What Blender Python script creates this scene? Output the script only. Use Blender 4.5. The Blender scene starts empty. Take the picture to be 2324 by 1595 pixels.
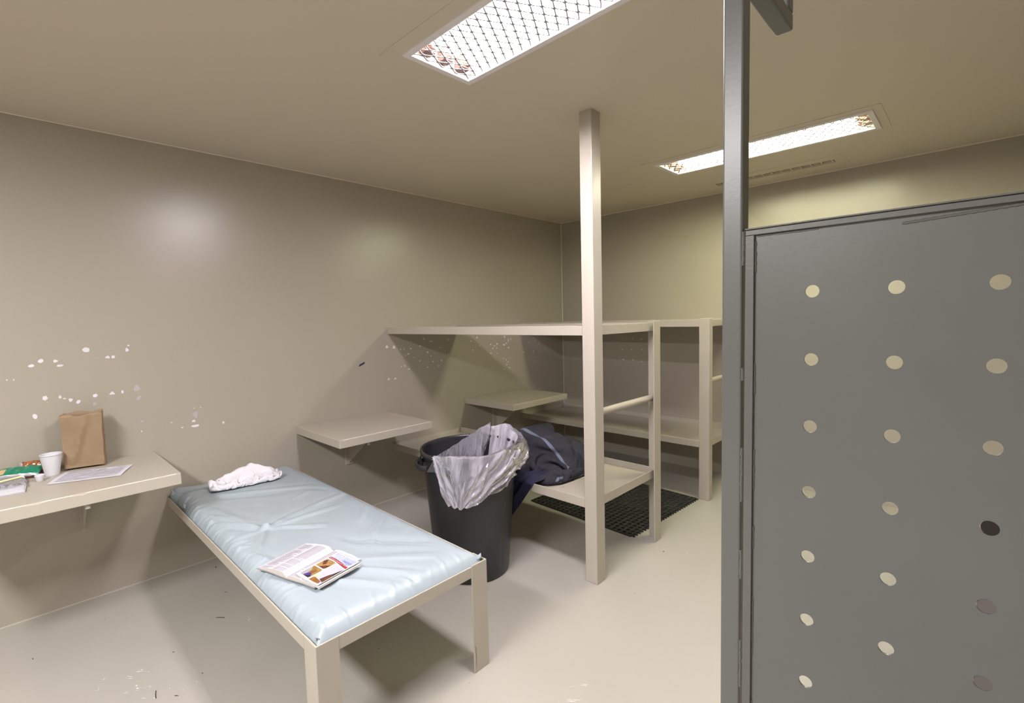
import bpy, bmesh, math, random
from mathutils import Vector, Matrix, noise
PI = math.pi
SC = bpy.context.scene
COL = SC.collection
rnd = random.Random(7)
# ------------------------------------------------------------------ helpers
def lin(c):
    return tuple((x/255/12.92 if x/255 <= .04045 else ((x/255+.055)/1.055)**2.4) for x in c)
def mat(name, rgb, rough=.5, metal=0., bump=0., bscale=200., var=0., vscale=6., coat=0., spec=.5, rvar=0., detail=2.):
    m = bpy.data.materials.new(name); m.use_nodes = True
    nt = m.node_tree; N = nt.nodes; L = nt.links; b = N['Principled BSDF']
    col = lin(rgb); b.inputs['Base Color'].default_value = (*col, 1)
    b.inputs['Roughness'].default_value = rough; b.inputs['Metallic'].default_value = metal
    b.inputs['Coat Weight'].default_value = coat; b.inputs['Specular IOR Level'].default_value = spec
    tc = N.new('ShaderNodeTexCoord')
    if var or rvar:
        n = N.new('ShaderNodeTexNoise'); n.inputs['Scale'].default_value = vscale; n.inputs['Detail'].default_value = 5
        L.new(tc.outputs['Object'], n.inputs['Vector'])
        if var:
            r = N.new('ShaderNodeValToRGB')
            r.color_ramp.elements[0].position = .3; r.color_ramp.elements[1].position = .7
            r.color_ramp.elements[0].color = (*[x*(1-var) for x in col], 1)
            r.color_ramp.elements[1].color = (*[min(1, x*(1+var)) for x in col], 1)
            L.new(n.outputs['Fac'], r.inputs['Fac']); L.new(r.outputs['Color'], b.inputs['Base Color'])
        if rvar:
            q = N.new('ShaderNodeMapRange'); q.inputs['To Min'].default_value = max(.02, rough-rvar); q.inputs['To Max'].default_value = rough+rvar
            L.new(n.outputs['Fac'], q.inputs['Value']); L.new(q.outputs['Result'], b.inputs['Roughness'])
    if bump:
        n2 = N.new('ShaderNodeTexNoise'); n2.inputs['Scale'].default_value = bscale; n2.inputs['Detail'].default_value = detail
        L.new(tc.outputs['Object'], n2.inputs['Vector'])
        bp = N.new('ShaderNodeBump'); bp.inputs['Strength'].default_value = bump; bp.inputs['Distance'].default_value = .002
        L.new(n2.outputs['Fac'], bp.inputs['Height']); L.new(bp.outputs['Normal'], b.inputs['Normal'])
    return m
def emis(name, rgb, s):
    m = bpy.data.materials.new(name); m.use_nodes = True
    nt = m.node_tree; nt.nodes.clear()
    e = nt.nodes.new('ShaderNodeEmission'); e.inputs['Color'].default_value = (*rgb, 1); e.inputs['Strength'].default_value = s
    o = nt.nodes.new('ShaderNodeOutputMaterial'); nt.links.new(e.outputs[0], o.inputs[0])
    return m
class MB:
    def __init__(s): s.v = []; s.f = []; s.mi = []
    def add(s, vs, fs, mi=0):
        o = len(s.v); s.v += [tuple(v) for v in vs]; s.f += [tuple(o+i for i in f) for f in fs]; s.mi += [mi]*len(fs); return s
    def box(s, x0, x1, y0, y1, z0, z1, mi=0):
        v = [(x, y, z) for x in (x0, x1) for y in (y0, y1) for z in (z0, z1)]
        return s.add(v, [(0,1,3,2),(4,6,7,5),(0,4,5,1),(2,3,7,6),(0,2,6,4),(1,5,7,3)], mi)
    def poly(s, pts, mi=0): return s.add(pts, [tuple(range(len(pts)))], mi)
    def prism(s, pts, axis, a, b, mi=0):
        def P(p, t):
            return (t, p[0], p[1]) if axis == 0 else ((p[0], t, p[1]) if axis == 1 else (p[0], p[1], t))
        n = len(pts); v = [P(p, a) for p in pts]+[P(p, b) for p in pts]
        f = [tuple(range(n))[::-1], tuple(range(n, 2*n))]+[(i, (i+1) % n, n+(i+1) % n, n+i) for i in range(n)]
        return s.add(v, f, mi)
    def tube(s, pts, r, seg=12, mi=0, caps=True):
        pts = [Vector(p) for p in pts]; rings = []; up = None; v = []
        for i, p in enumerate(pts):
            d = (pts[min(i+1, len(pts)-1)]-pts[max(i-1, 0)]).normalized()
            if up is None:
                up = d.orthogonal().normalized()
            up = (up-d*up.dot(d)).normalized(); sd = d.cross(up)
            rr = r[i] if isinstance(r, (list, tuple)) else r
            v += [p+(up*math.cos(2*PI*k/seg)+sd*math.sin(2*PI*k/seg))*rr for k in range(seg)]
        f = [(i*seg+k, i*seg+(k+1) % seg, (i+1)*seg+(k+1) % seg, (i+1)*seg+k) for i in range(len(pts)-1) for k in range(seg)]
        if caps: f += [tuple(range(seg))[::-1], tuple(range((len(pts)-1)*seg, len(pts)*seg))]
        return s.add(v, f, mi)
    def lathe(s, prof, seg=48, c=(0, 0), mi=0):
        n = len(prof)
        v = [(c[0]+r*math.cos(2*PI*k/seg), c[1]+r*math.sin(2*PI*k/seg), z) for r, z in prof for k in range(seg)]
        f = [(i*seg+k, i*seg+(k+1) % seg, (i+1)*seg+(k+1) % seg, (i+1)*seg+k) for i in range(n-1) for k in range(seg)]
        return s.add(v, f, mi)
    def grid(s, fn, nu, nv, mi=0, wrapu=False):
        m = nu if wrapu else nu+1
        v = [fn(i/nu, j/nv) for j in range(nv+1) for i in range(m)]
        f = [(j*m+i, j*m+(i+1) % m, (j+1)*m+(i+1) % m, (j+1)*m+i) for j in range(nv) for i in range(nu)]
        return s.add(v, f, mi)
    def build(s, name, mats, parent=None, smooth=False, angle=40, bevel=0, fix=True, seg=2):
        me = bpy.data.meshes.new(name); me.from_pydata(s.v, [], s.f)
        if not isinstance(mats, (list, tuple)): mats = [mats]
        for m in mats: me.materials.append(m)
        me.polygons.foreach_set('material_index', s.mi)
        if fix:
            bm = bmesh.new(); bm.from_mesh(me); bmesh.ops.recalc_face_normals(bm, faces=bm.faces); bm.to_mesh(me); bm.free()
        if smooth:
            me.polygons.foreach_set('use_smooth', [True]*len(me.polygons)); me.set_sharp_from_angle(angle=math.radians(angle))
        me.update()
        o = bpy.data.objects.new(name, me); COL.objects.link(o)
        if parent: o.parent = parent
        if bevel:
            b = o.modifiers.new('bevel', 'BEVEL'); b.width = bevel; b.segments = seg; b.limit_method = 'ANGLE'
        return o
def tag(o, label=None, cat=None, group=None, kind=None):
    if label: o['label'] = label
    if cat: o['category'] = cat
    if group: o['group'] = group
    if kind: o['kind'] = kind
    return o
def thing(name, label, cat, loc=(0, 0, 0), rz=0, group=None):
    o = bpy.data.objects.new(name, None); COL.objects.link(o); o.empty_display_size = .1
    o.location = loc; o.rotation_euler = (0, 0, rz)
    return tag(o, label, cat, group)
def kids(o): return [c for c in bpy.data.objects if c.parent == o]
def copy_tree(o, parent=None):
    c = o.copy(); COL.objects.link(c); c.parent = parent
    for ch in kids(o): copy_tree(ch, c)
    return c
def struct_(o): return tag(o, kind='structure')
def cloth(name, steps, nx, ny, unit):
    n = (nx+1)*(ny+1); co = []
    for k in range(3):
        p = 0; c = []
        for i in range(n): p += steps[k*n+i]; c.append(p*unit)
        co.append(c)
    f = [(j*(nx+1)+i, j*(nx+1)+i+1, (j+1)*(nx+1)+i+1, (j+1)*(nx+1)+i) for j in range(ny) for i in range(nx)]
    me = bpy.data.meshes.new(name); me.from_pydata(list(zip(*co)), [], f)
    me.polygons.foreach_set('use_smooth', [True]*len(f))
    at = me.attributes.new('weave', 'FLOAT_VECTOR', 'POINT')
    for j in range(ny+1):
        for i in range(nx+1): at.data[j*(nx+1)+i].vector = (i/nx, j/ny, 0)
    me.update()
    o = bpy.data.objects.new(name, me); COL.objects.link(o)
    return o
def blob_poly(mb, c, u, v, z_off, seed, n=14, mi=0):
    r = random.Random(seed); ph = r.uniform(0, 6); k = r.choice((2, 3, 3, 5)); am = r.uniform(.08, .3)
    c, u, v, z_off = Vector(c), Vector(u), Vector(v), Vector(z_off)
    pts = []
    for i in range(n):
        a = 2*PI*i/n; q = 1+am*math.sin(k*a+ph)+r.uniform(-.08, .08)
        pts.append(c+z_off+u*math.cos(a)*q+v*math.sin(a)*q)
    mb.poly(pts, mi)

# ------------------------------------------------------------------ materials
WALL = mat('wall_paint', (157, 150, 136), .29, bump=.06, bscale=90, spec=.6)
CEIL = mat('ceiling_paint', (196, 186, 168), .45, bump=.08, bscale=90)
FLOOR = mat('floor_paint', (160, 156, 146), .42, bump=.06, bscale=40, var=.03, vscale=2.2, rvar=.08)
BEIGE = mat('beige_enamel', (170, 163, 149), .34, bump=.06, bscale=160, var=.015, vscale=5)
CAULK = mat('caulk', (208, 199, 182), .4)
WHITE_MARK = mat('white_paste', (214, 211, 216), .6, var=.05, vscale=60)
PINK_MARK = mat('faded_paste', (172, 163, 168), .6)
DARK_MARK = mat('dark_speck', (52, 42, 34), .7)
INK_MARK = mat('ink_streak', (42, 36, 62), .7)
GREY = mat('grey_enamel', (90, 92, 89), .33, bump=.05, bscale=120, var=.05, vscale=3.5, rvar=.07)
GREY_D = mat('grey_enamel_trim', (89, 90, 86), .30, bump=.10, bscale=160, var=.05, vscale=12)
VINYL = mat('blue_vinyl', (152, 164, 170), .38, bump=.10, bscale=25, var=.02, vscale=4, detail=4)
CAN = mat('black_plastic', (33, 33, 36), .36, bump=.12, bscale=220, var=.10, vscale=9)
RUBBER = mat('black_rubber', (30, 31, 29), .50, var=.1, vscale=20)
KRAFT = mat('kraft_paper', (134, 112, 84), .75, bump=.15, bscale=60, var=.05, vscale=12)
FOAM = mat('white_foam', (208, 207, 212), .55, bump=.05, bscale=400)
PAPER = mat('white_paper', (204, 203, 210), .7)
PAGE = mat('page_paper', (200, 196, 202), .75)
PAGE_EDGE = mat('page_edges', (192, 188, 180), .8, bump=.3, bscale=900)
INK_PALE = mat('pale_print', (166, 163, 174), .8)
INK = mat('grey_print', (128, 124, 134), .8)
TERRY = mat('white_terry', (218, 216, 222), .9, bump=.6, bscale=300)
NAVY = mat('navy_cloth', (18, 20, 50), .8, bump=.3, bscale=300)
WHITE_ENAMEL = mat('white_enamel', (222, 218, 220), .35)
SOCKET = mat('socket_brown', (96, 66, 56), .5)
VOID = mat('dark_void', (26, 20, 16), .9)
COVER_WHITE = mat('cover_white', (206, 205, 208), .3)
C_BLUE = mat('cover_pale_blue', (158, 166, 206), .3)
C_RED = mat('cover_red', (140, 36, 36), .3)
C_GOLD = mat('cover_gold', (146, 114, 68), .3, var=.35, vscale=60)
C_BROWN = mat('cover_brown', (84, 46, 34), .3, var=.5, vscale=90)
C_PURPLE = mat('cover_purple', (62, 40, 112), .3)
C_SKY = mat('cover_sky', (172, 172, 200), .3, var=.03, vscale=40)
C_SUN = mat('cover_sun', (246, 226, 130), .3)
C_ORANGE = mat('cover_orange', (122, 80, 34), .3, var=.4, vscale=50)
C_GREY = mat('cover_grey', (150, 146, 152), .3)
GREEN_FOIL = mat('green_foil', (20, 112, 82), .22, bump=.5, bscale=70, var=.12, vscale=40)
TAN_FOIL = mat('tan_print', (186, 156, 104), .3, bump=.4, bscale=70)
SILVER = mat('silver_foil', (196, 194, 198), .25, metal=.6, bump=.5, bscale=60)
BROWN_FOIL = mat('brown_foil', (138, 84, 46), .2, bump=.6, bscale=60, var=.4, vscale=60)
YELLOW = mat('pale_yellow_plastic', (238, 226, 160), .4)
BLUE_PLASTIC = mat('blue_plastic', (104, 134, 214), .4)
RED_FOIL = mat('red_foil', (176, 52, 48), .3)
def clear_film(name, rgb, a0, a1, rough=.10, bscale=35, bump=.4, streak=False):
    m = bpy.data.materials.new(name); m.use_nodes = True; nt = m.node_tree; N = nt.nodes; L = nt.links; N.clear()
    n = N.new('ShaderNodeTexNoise'); n.inputs['Scale'].default_value = bscale; n.inputs['Detail'].default_value = 4; n.inputs['Distortion'].default_value = .6
    if streak:                     # folds run along the film: noise stretched by the fold coordinates
        at = N.new('ShaderNodeAttribute'); at.attribute_name = 'fold'; L.new(at.outputs['Vector'], n.inputs['Vector'])
    else:
        tc = N.new('ShaderNodeTexCoord'); L.new(tc.outputs['Object'], n.inputs['Vector'])
    bp = N.new('ShaderNodeBump'); bp.inputs['Strength'].default_value = bump; bp.inputs['Distance'].default_value = .01
    L.new(n.outputs['Fac'], bp.inputs['Height'])
    lw = N.new('ShaderNodeLayerWeight'); lw.inputs['Blend'].default_value = .45; L.new(bp.outputs['Normal'], lw.inputs['Normal'])
    mr = N.new('ShaderNodeMapRange'); mr.inputs['From Min'].default_value = .1; mr.inputs['From Max'].default_value = .8; mr.inputs['To Min'].default_value = a0; mr.inputs['To Max'].default_value = a1
    L.new(lw.outputs['Facing'], mr.inputs['Value'])
    tr = N.new('ShaderNodeBsdfTransparent'); df = N.new('ShaderNodeBsdfDiffuse'); df.inputs['Color'].default_value = (*lin(rgb), 1)
    tl = N.new('ShaderNodeBsdfTranslucent'); tl.inputs['Color'].default_value = (*lin(rgb), 1)
    md = N.new('ShaderNodeMixShader'); md.inputs[0].default_value = .35; L.new(df.outputs[0], md.inputs[1]); L.new(tl.outputs[0], md.inputs[2])
    m1 = N.new('ShaderNodeMixShader'); sr = N.new('ShaderNodeMapRange'); sr.inputs['From Min'].default_value = .40; sr.inputs['From Max'].default_value = .68; sr.inputs['To Min'].default_value = -.14; sr.inputs['To Max'].default_value = .40
    L.new(n.outputs['Fac'], sr.inputs['Value'])
    ad = N.new('ShaderNodeMath'); ad.operation = 'ADD'; ad.use_clamp = True; L.new(mr.outputs['Result'], ad.inputs[0]); L.new(sr.outputs['Result'], ad.inputs[1]); L.new(ad.outputs[0], m1.inputs[0]); L.new(tr.outputs[0], m1.inputs[1]); L.new(md.outputs[0], m1.inputs[2])
    gl = N.new('ShaderNodeBsdfGlossy'); gl.inputs['Roughness'].default_value = rough; L.new(bp.outputs['Normal'], gl.inputs['Normal'])
    fr = N.new('ShaderNodeFresnel'); fr.inputs['IOR'].default_value = 1.5; L.new(bp.outputs['Normal'], fr.inputs['Normal'])
    fm = N.new('ShaderNodeMath'); fm.operation = 'MULTIPLY_ADD'; fm.inputs[1].default_value = .8; fm.inputs[2].default_value = .07; L.new(fr.outputs[0], fm.inputs[0])
    m2 = N.new('ShaderNodeMixShader'); L.new(fm.outputs[0], m2.inputs[0]); L.new(m1.outputs[0], m2.inputs[1]); L.new(gl.outputs[0], m2.inputs[2])
    o = N.new('ShaderNodeOutputMaterial'); L.new(m2.outputs[0], o.inputs[0])
    return m
FILM = clear_film('clear_bag_film', (236, 232, 248), .38, .95, .11, 1.0, .9, True)
POUCH = clear_film('clear_pouch_film', (206, 204, 212), .12, .5, .12, 60, .3)
# ribbed dark wool with pale stripes (stripe follows the weave attribute of the cloth)
def wool():
    m = mat('grey_wool', (70, 70, 77), .95, bump=.8, bscale=420, spec=.15); nt = m.node_tree; N = nt.nodes; L = nt.links; b = N['Principled BSDF']
    at = N.new('ShaderNodeAttribute'); at.attribute_name = 'weave'
    sx = N.new('ShaderNodeSeparateXYZ'); L.new(at.outputs['Vector'], sx.inputs[0])
    tot = None
    for pos, w in ((.20, .006), (.50, .008), (.80, .006)):
        s = N.new('ShaderNodeMath'); s.operation = 'COMPARE'; s.inputs[1].default_value = pos; s.inputs[2].default_value = w
        L.new(sx.outputs['Y'], s.inputs[0])
        if tot is None: tot = s
        else:
            a = N.new('ShaderNodeMath'); a.operation = 'MAXIMUM'; L.new(tot.outputs[0], a.inputs[0]); L.new(s.outputs[0], a.inputs[1]); tot = a
    n = N.new('ShaderNodeTexNoise'); n.inputs['Scale'].default_value = 500; tc = N.new('ShaderNodeTexCoord'); L.new(tc.outputs['Object'], n.inputs['Vector'])
    r = N.new('ShaderNodeValToRGB'); r.color_ramp.elements[0].position = .35; r.color_ramp.elements[1].position = .75
    r.color_ramp.elements[0].color = (*lin((30, 30, 36)), 1); r.color_ramp.elements[1].color = (*lin((62, 61, 70)), 1)
    L.new(n.outputs['Fac'], r.inputs['Fac'])
    mx = N.new('ShaderNodeMix'); mx.data_type = 'RGBA'; L.new(tot.outputs[0], mx.inputs[0]); L.new(r.outputs['Color'], mx.inputs[6]); mx.inputs[7].default_value = (*lin((98, 106, 120)), 1)
    L.new(mx.outputs[2], b.inputs['Base Color'])
    return m
WOOL = wool()

# ------------------------------------------------------------------ the room
ZC, YB, XR, YF = 2.53, 4.457, 4.3, -2.4
floor = struct_(MB().box(-.1, XR+.1, YF-.1, YB+.1, -.1, 0).build('floor', FLOOR))
wl = struct_(MB().box(-.1, 0, YF-.1, YB+.1, 0, ZC).build('wall_left', WALL))
wb = struct_(MB().box(0, XR, YB, YB+.1, 0, ZC).build('wall_back', WALL))
struct_(MB().box(XR, XR+.1, YF-.1, YB+.1, 0, ZC).build('wall_right', WALL))
struct_(MB().box(0, XR, YF-.1, YF, 0, ZC).build('wall_front', WALL))
LX0, LX1, LH = 1.79, 2.99, .150           # lamp opening: x range, half width
LYS = (1.344, 3.4445, -.756)
VENT = (1.86, 2.69, 4.125, 4.215)
holes = [(LX0, LX1, y-LH, y+LH) for y in LYS]+[VENT]
xs = sorted({-.1, XR+.1, *[h[0] for h in holes], *[h[1] for h in holes]})
ys = sorted({YF-.1, YB+.1, *[h[2] for h in holes], *[h[3] for h in holes]})
cb = MB()
for i in range(len(xs)-1):
    for j in range(len(ys)-1):
        cx, cy = (xs[i]+xs[i+1])/2, (ys[j]+ys[j+1])/2
        if any(h[0] < cx < h[1] and h[2] < cy < h[3] for h in holes): continue
        cb.box(xs[i], xs[i+1], ys[j], ys[j+1], ZC, ZC+.06)
struct_(cb.build('ceiling', CEIL))
CAULK_DULL = mat('dull_caulk', (172, 166, 152), .45)
def cove(pts, name, cm=CAULK):
    return struct_(MB().tube(pts, .0045, 6).build(name, cm, smooth=True))
cove([(.001, YF, ZC-.001), (.001, YB, ZC-.001)], 'trim_1')
cove([(0, YB-.001, ZC-.001), (XR, YB-.001, ZC-.001)], 'trim_2')
cove([(.001, YF, .001), (.001, YB, .001)], 'trim_3', CAULK_DULL)
cove([(.001, YB-.001, 0), (.001, YB-.001, ZC)], 'trim_4')

# ------------------------------------------------------------------ settings and cloth shapes
TUBE_S = 172.0
REAR_W = 140.0
BL_ROT = 0.0
VIEW = 'Standard'
EXPO = 0.14
WA= [(0.2949,1.357,0.0173,0.0147),(0.0818,1.29,0.012,0.01),(0.1181,1.312,0.0128,0.0108),(0.1726,1.307,0.0104,0.0087),(0.1884,1.282,0.0128,0.0079),(0.3822,1.311,0.0109,0.0084),(0.4062,1.311,0.0112,0.0084),(0.4683,1.346,0.0088,0.012),(0.4767,1.37,0.0061,0.0051),(-0.0075,1.228,0.0031,0.0045),(0.0158,1.226,0.0026,0.006),(0.121,1.12,0.0118,0.0133),(0.1776,1.118,0.0069,0.0096),(0.1945,1.108,0.0081,0.0032),(0.2174,1.097,0.0095,0.0104),(0.2472,1.083,0.0114,0.0105),(0.3174,1.107,0.0119,0.0115),(0.3888,1.11,0.013,0.0093),(0.434,1.113,0.0067,0.0102),(0.0784,1.032,0.012,0.014),(0.5055,0.8745,0.0041,0.0052),(0.7636,0.89,0.0119,0.0084),(0.7697,0.8587,0.0256,0.0084),(0.7027,0.8605,0.0069,0.0046),(0.6515,0.9002,0.0075,0.0027),(0.1274,1.097,0.0028,0.0016),(0.7708,0.9688,0.0032,0.0037),(0.8047,0.9684,0.0032,0.0038),(0.9235,0.8525,0.0069,0.0097),(2.132,1.262,0.0141,0.0145),(2.197,1.255,0.0144,0.0148),(2.261,1.232,0.0081,0.0069),(2.295,1.232,0.0067,0.0058),(2.361,1.234,0.0083,0.0082),(2.368,1.296,0.0055,0.0058),(2.499,1.308,0.0072,0.0107),(2.571,1.284,0.0134,0.0073),(2.766,1.289,0.0095,0.01),(2.456,1.249,0.01,0.0083),(2.534,1.19,0.0133,0.0097),(2.335,1.191,0.0124,0.0082),(2.307,1.181,0.0068,0.0057),(2.388,1.155,0.007,0.0059),(2.45,1.123,0.0101,0.0059),(2.568,1.157,0.0074,0.006),(2.588,1.105,0.009,0.0073),(2.684,1.106,0.0094,0.0086),(2.65,1.061,0.0092,0.0086),(2.529,1.06,0.0074,0.0073),(2.294,1.093,0.0068,0.007),(2.335,1.062,0.0097,0.0082),(2.262,1.089,0.0081,0.0046),(2.137,0.9981,0.0103,0.009),(2.198,0.996,0.0105,0.0102),(2.759,1.156,0.0079,0.0075),(2.676,1.225,0.0248,0.0025),(2.273,1.17,0.0054,0.0034),(3.042,1.262,0.0105,0.0091),(3.119,1.292,0.0107,0.0132),(3.148,1.213,0.009,0.0067),(3.061,1.175,0.0088,0.0066),(3.297,1.215,0.0113,0.0081),(3.385,1.216,0.0135,0.0111),(3.346,1.199,0.0153,0.0055),(3.326,1.175,0.0114,0.0082),(3.378,1.176,0.0115,0.0068),(3.297,1.129,0.0132,0.0081),(3.381,1.121,0.0058,0.0069),(3.494,1.281,0.012,0.0112),(3.546,1.243,0.0102,0.0169),(3.586,1.253,0.0082,0.0085),(3.483,1.202,0.0179,0.0112),(3.517,1.217,0.0141,0.007),(3.548,1.17,0.0162,0.0085),(3.469,1.062,0.01,0.0056),(3.507,1.048,0.0081,0.0084),(3.536,1.025,0.0081,0.0113),(3.515,0.9981,0.0121,0.0071),(3.554,0.9619,0.0102,0.0071),(3.477,0.952,0.0099,0.0056),(3.564,1.061,0.0061,0.0043),(3.268,0.9129,0.0075,0.0041),(3.777,1.106,0.0108,0.0087),(3.857,1.208,0.0066,0.0059),(3.932,1.104,0.0114,0.009),(3.939,1.044,0.0068,0.006),(3.945,1.001,0.0091,0.006),(4.019,1.182,0.0093,0.006),(4.057,1.111,0.007,0.0046),(3.973,1.225,0.0092,0.0045),(3.942,1.253,0.0091,0.006),(4.133,1.037,0.0072,0.0047),(4.17,1.224,0.0073,0.0046)]
WL= [(0.4988,1.124,0.0166,0.0191),(0.3113,1.062,0.0087,0.0108),(0.505,1.068,0.0118,0.0122),(0.5112,0.9319,0.0097,0.007),(0.7756,0.9285,0.0135,0.0224)]
WD= [(0.7758,1.227,0.0071,0.007),(0.8988,1.223,0.0094,0.0047),(1.004,1.222,0.0083,0.0106),(0.7799,1.112,0.0124,0.0047),(0.8918,1.111,0.0086,0.0077),(1.005,1.114,0.0067,0.0069),(0.7894,1.008,0.0213,0.0063),(0.9037,1.005,0.0138,0.0062),(1.004,0.9928,0.0084,0.0062),(0.7495,1.026,0.0036,0.0111)]
F1= [(0.9079,0.3095,0.0135,0.012,0.0143,-0.0023),(0.9111,0.2626,0.0111,0.0098,0.0081,-0.0012),(1.013,0.2748,0.0086,0.0077,0.0131,-0.0019),(1.007,0.2403,0.0076,0.0069,0.0047,-0.0006),(1.037,0.3116,0.0086,0.0076,0.0075,-0.0013),(0.8376,0.1885,0.0066,0.0059,0.0062,-0.0006),(1.113,0.367,0.0026,0.0022,0.0036,-0.0008),(1.166,0.4026,0.0034,0.003,0.0027,-0.0006),(1.156,0.4529,0.0035,0.003,0.0036,-0.0009),(1.098,0.2838,0.0083,0.0074,0.0035,-0.0006),(0.953,0.4157,0.0036,0.0033,0.002,-0.0004),(0.1577,0.4821,0.0036,0.0032,0.0069,-0.0012),(0.8546,0.7472,0.0042,0.0037,0.0122,-0.004),(1.131,0.3136,0.0041,0.0037,0.0052,-0.0009),(0.893,0.1674,0.0026,0.0023,0.0098,-0.001),(2.206,2.799,0.0037,0.0032,0.0029,-0.0063),(2.357,1.502,0.0183,0.0164,0.0027,-0.0038),(2.371,1.409,0.0201,0.018,0.0026,-0.0034)]
F2= [(1.113,0.3212,0.0041,0.0037,0.0244,-0.0044),(1.182,0.3761,0.0084,0.0075,0.0034,-0.0007),(0.1402,0.7927,0.0046,0.004,0.0094,-0.0025),(0.4953,0.7468,0.0035,0.0031,0.0061,-0.0017),(0.8623,0.4305,0.0038,0.0034,0.0044,-0.0009),(0.2986,0.2524,0.0017,0.0014,0.0045,-0.0005),(1.117,0.4822,0.0036,0.0031,0.0037,-0.001),(0.433,-0.0107,0.0029,0.0025,0.0077,-0.0002),(2.088,2.731,0.0049,0.0043,0.0031,-0.0063),(1.976,2.762,0.0017,0.0014,0.0011,-0.0022),(2.185,2.207,0.0028,0.0024,0.0012,-0.0022),(1.676,2.312,0.0017,0.0014,0.002,-0.0027),(1.544,1.066,0.0024,0.0021,0.0027,-0.0016),(1.875,1.299,0.0019,0.0016,0.0017,-0.0015),(2.005,1.204,0.0014,0.0012,0.0014,-0.0013)]
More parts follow.
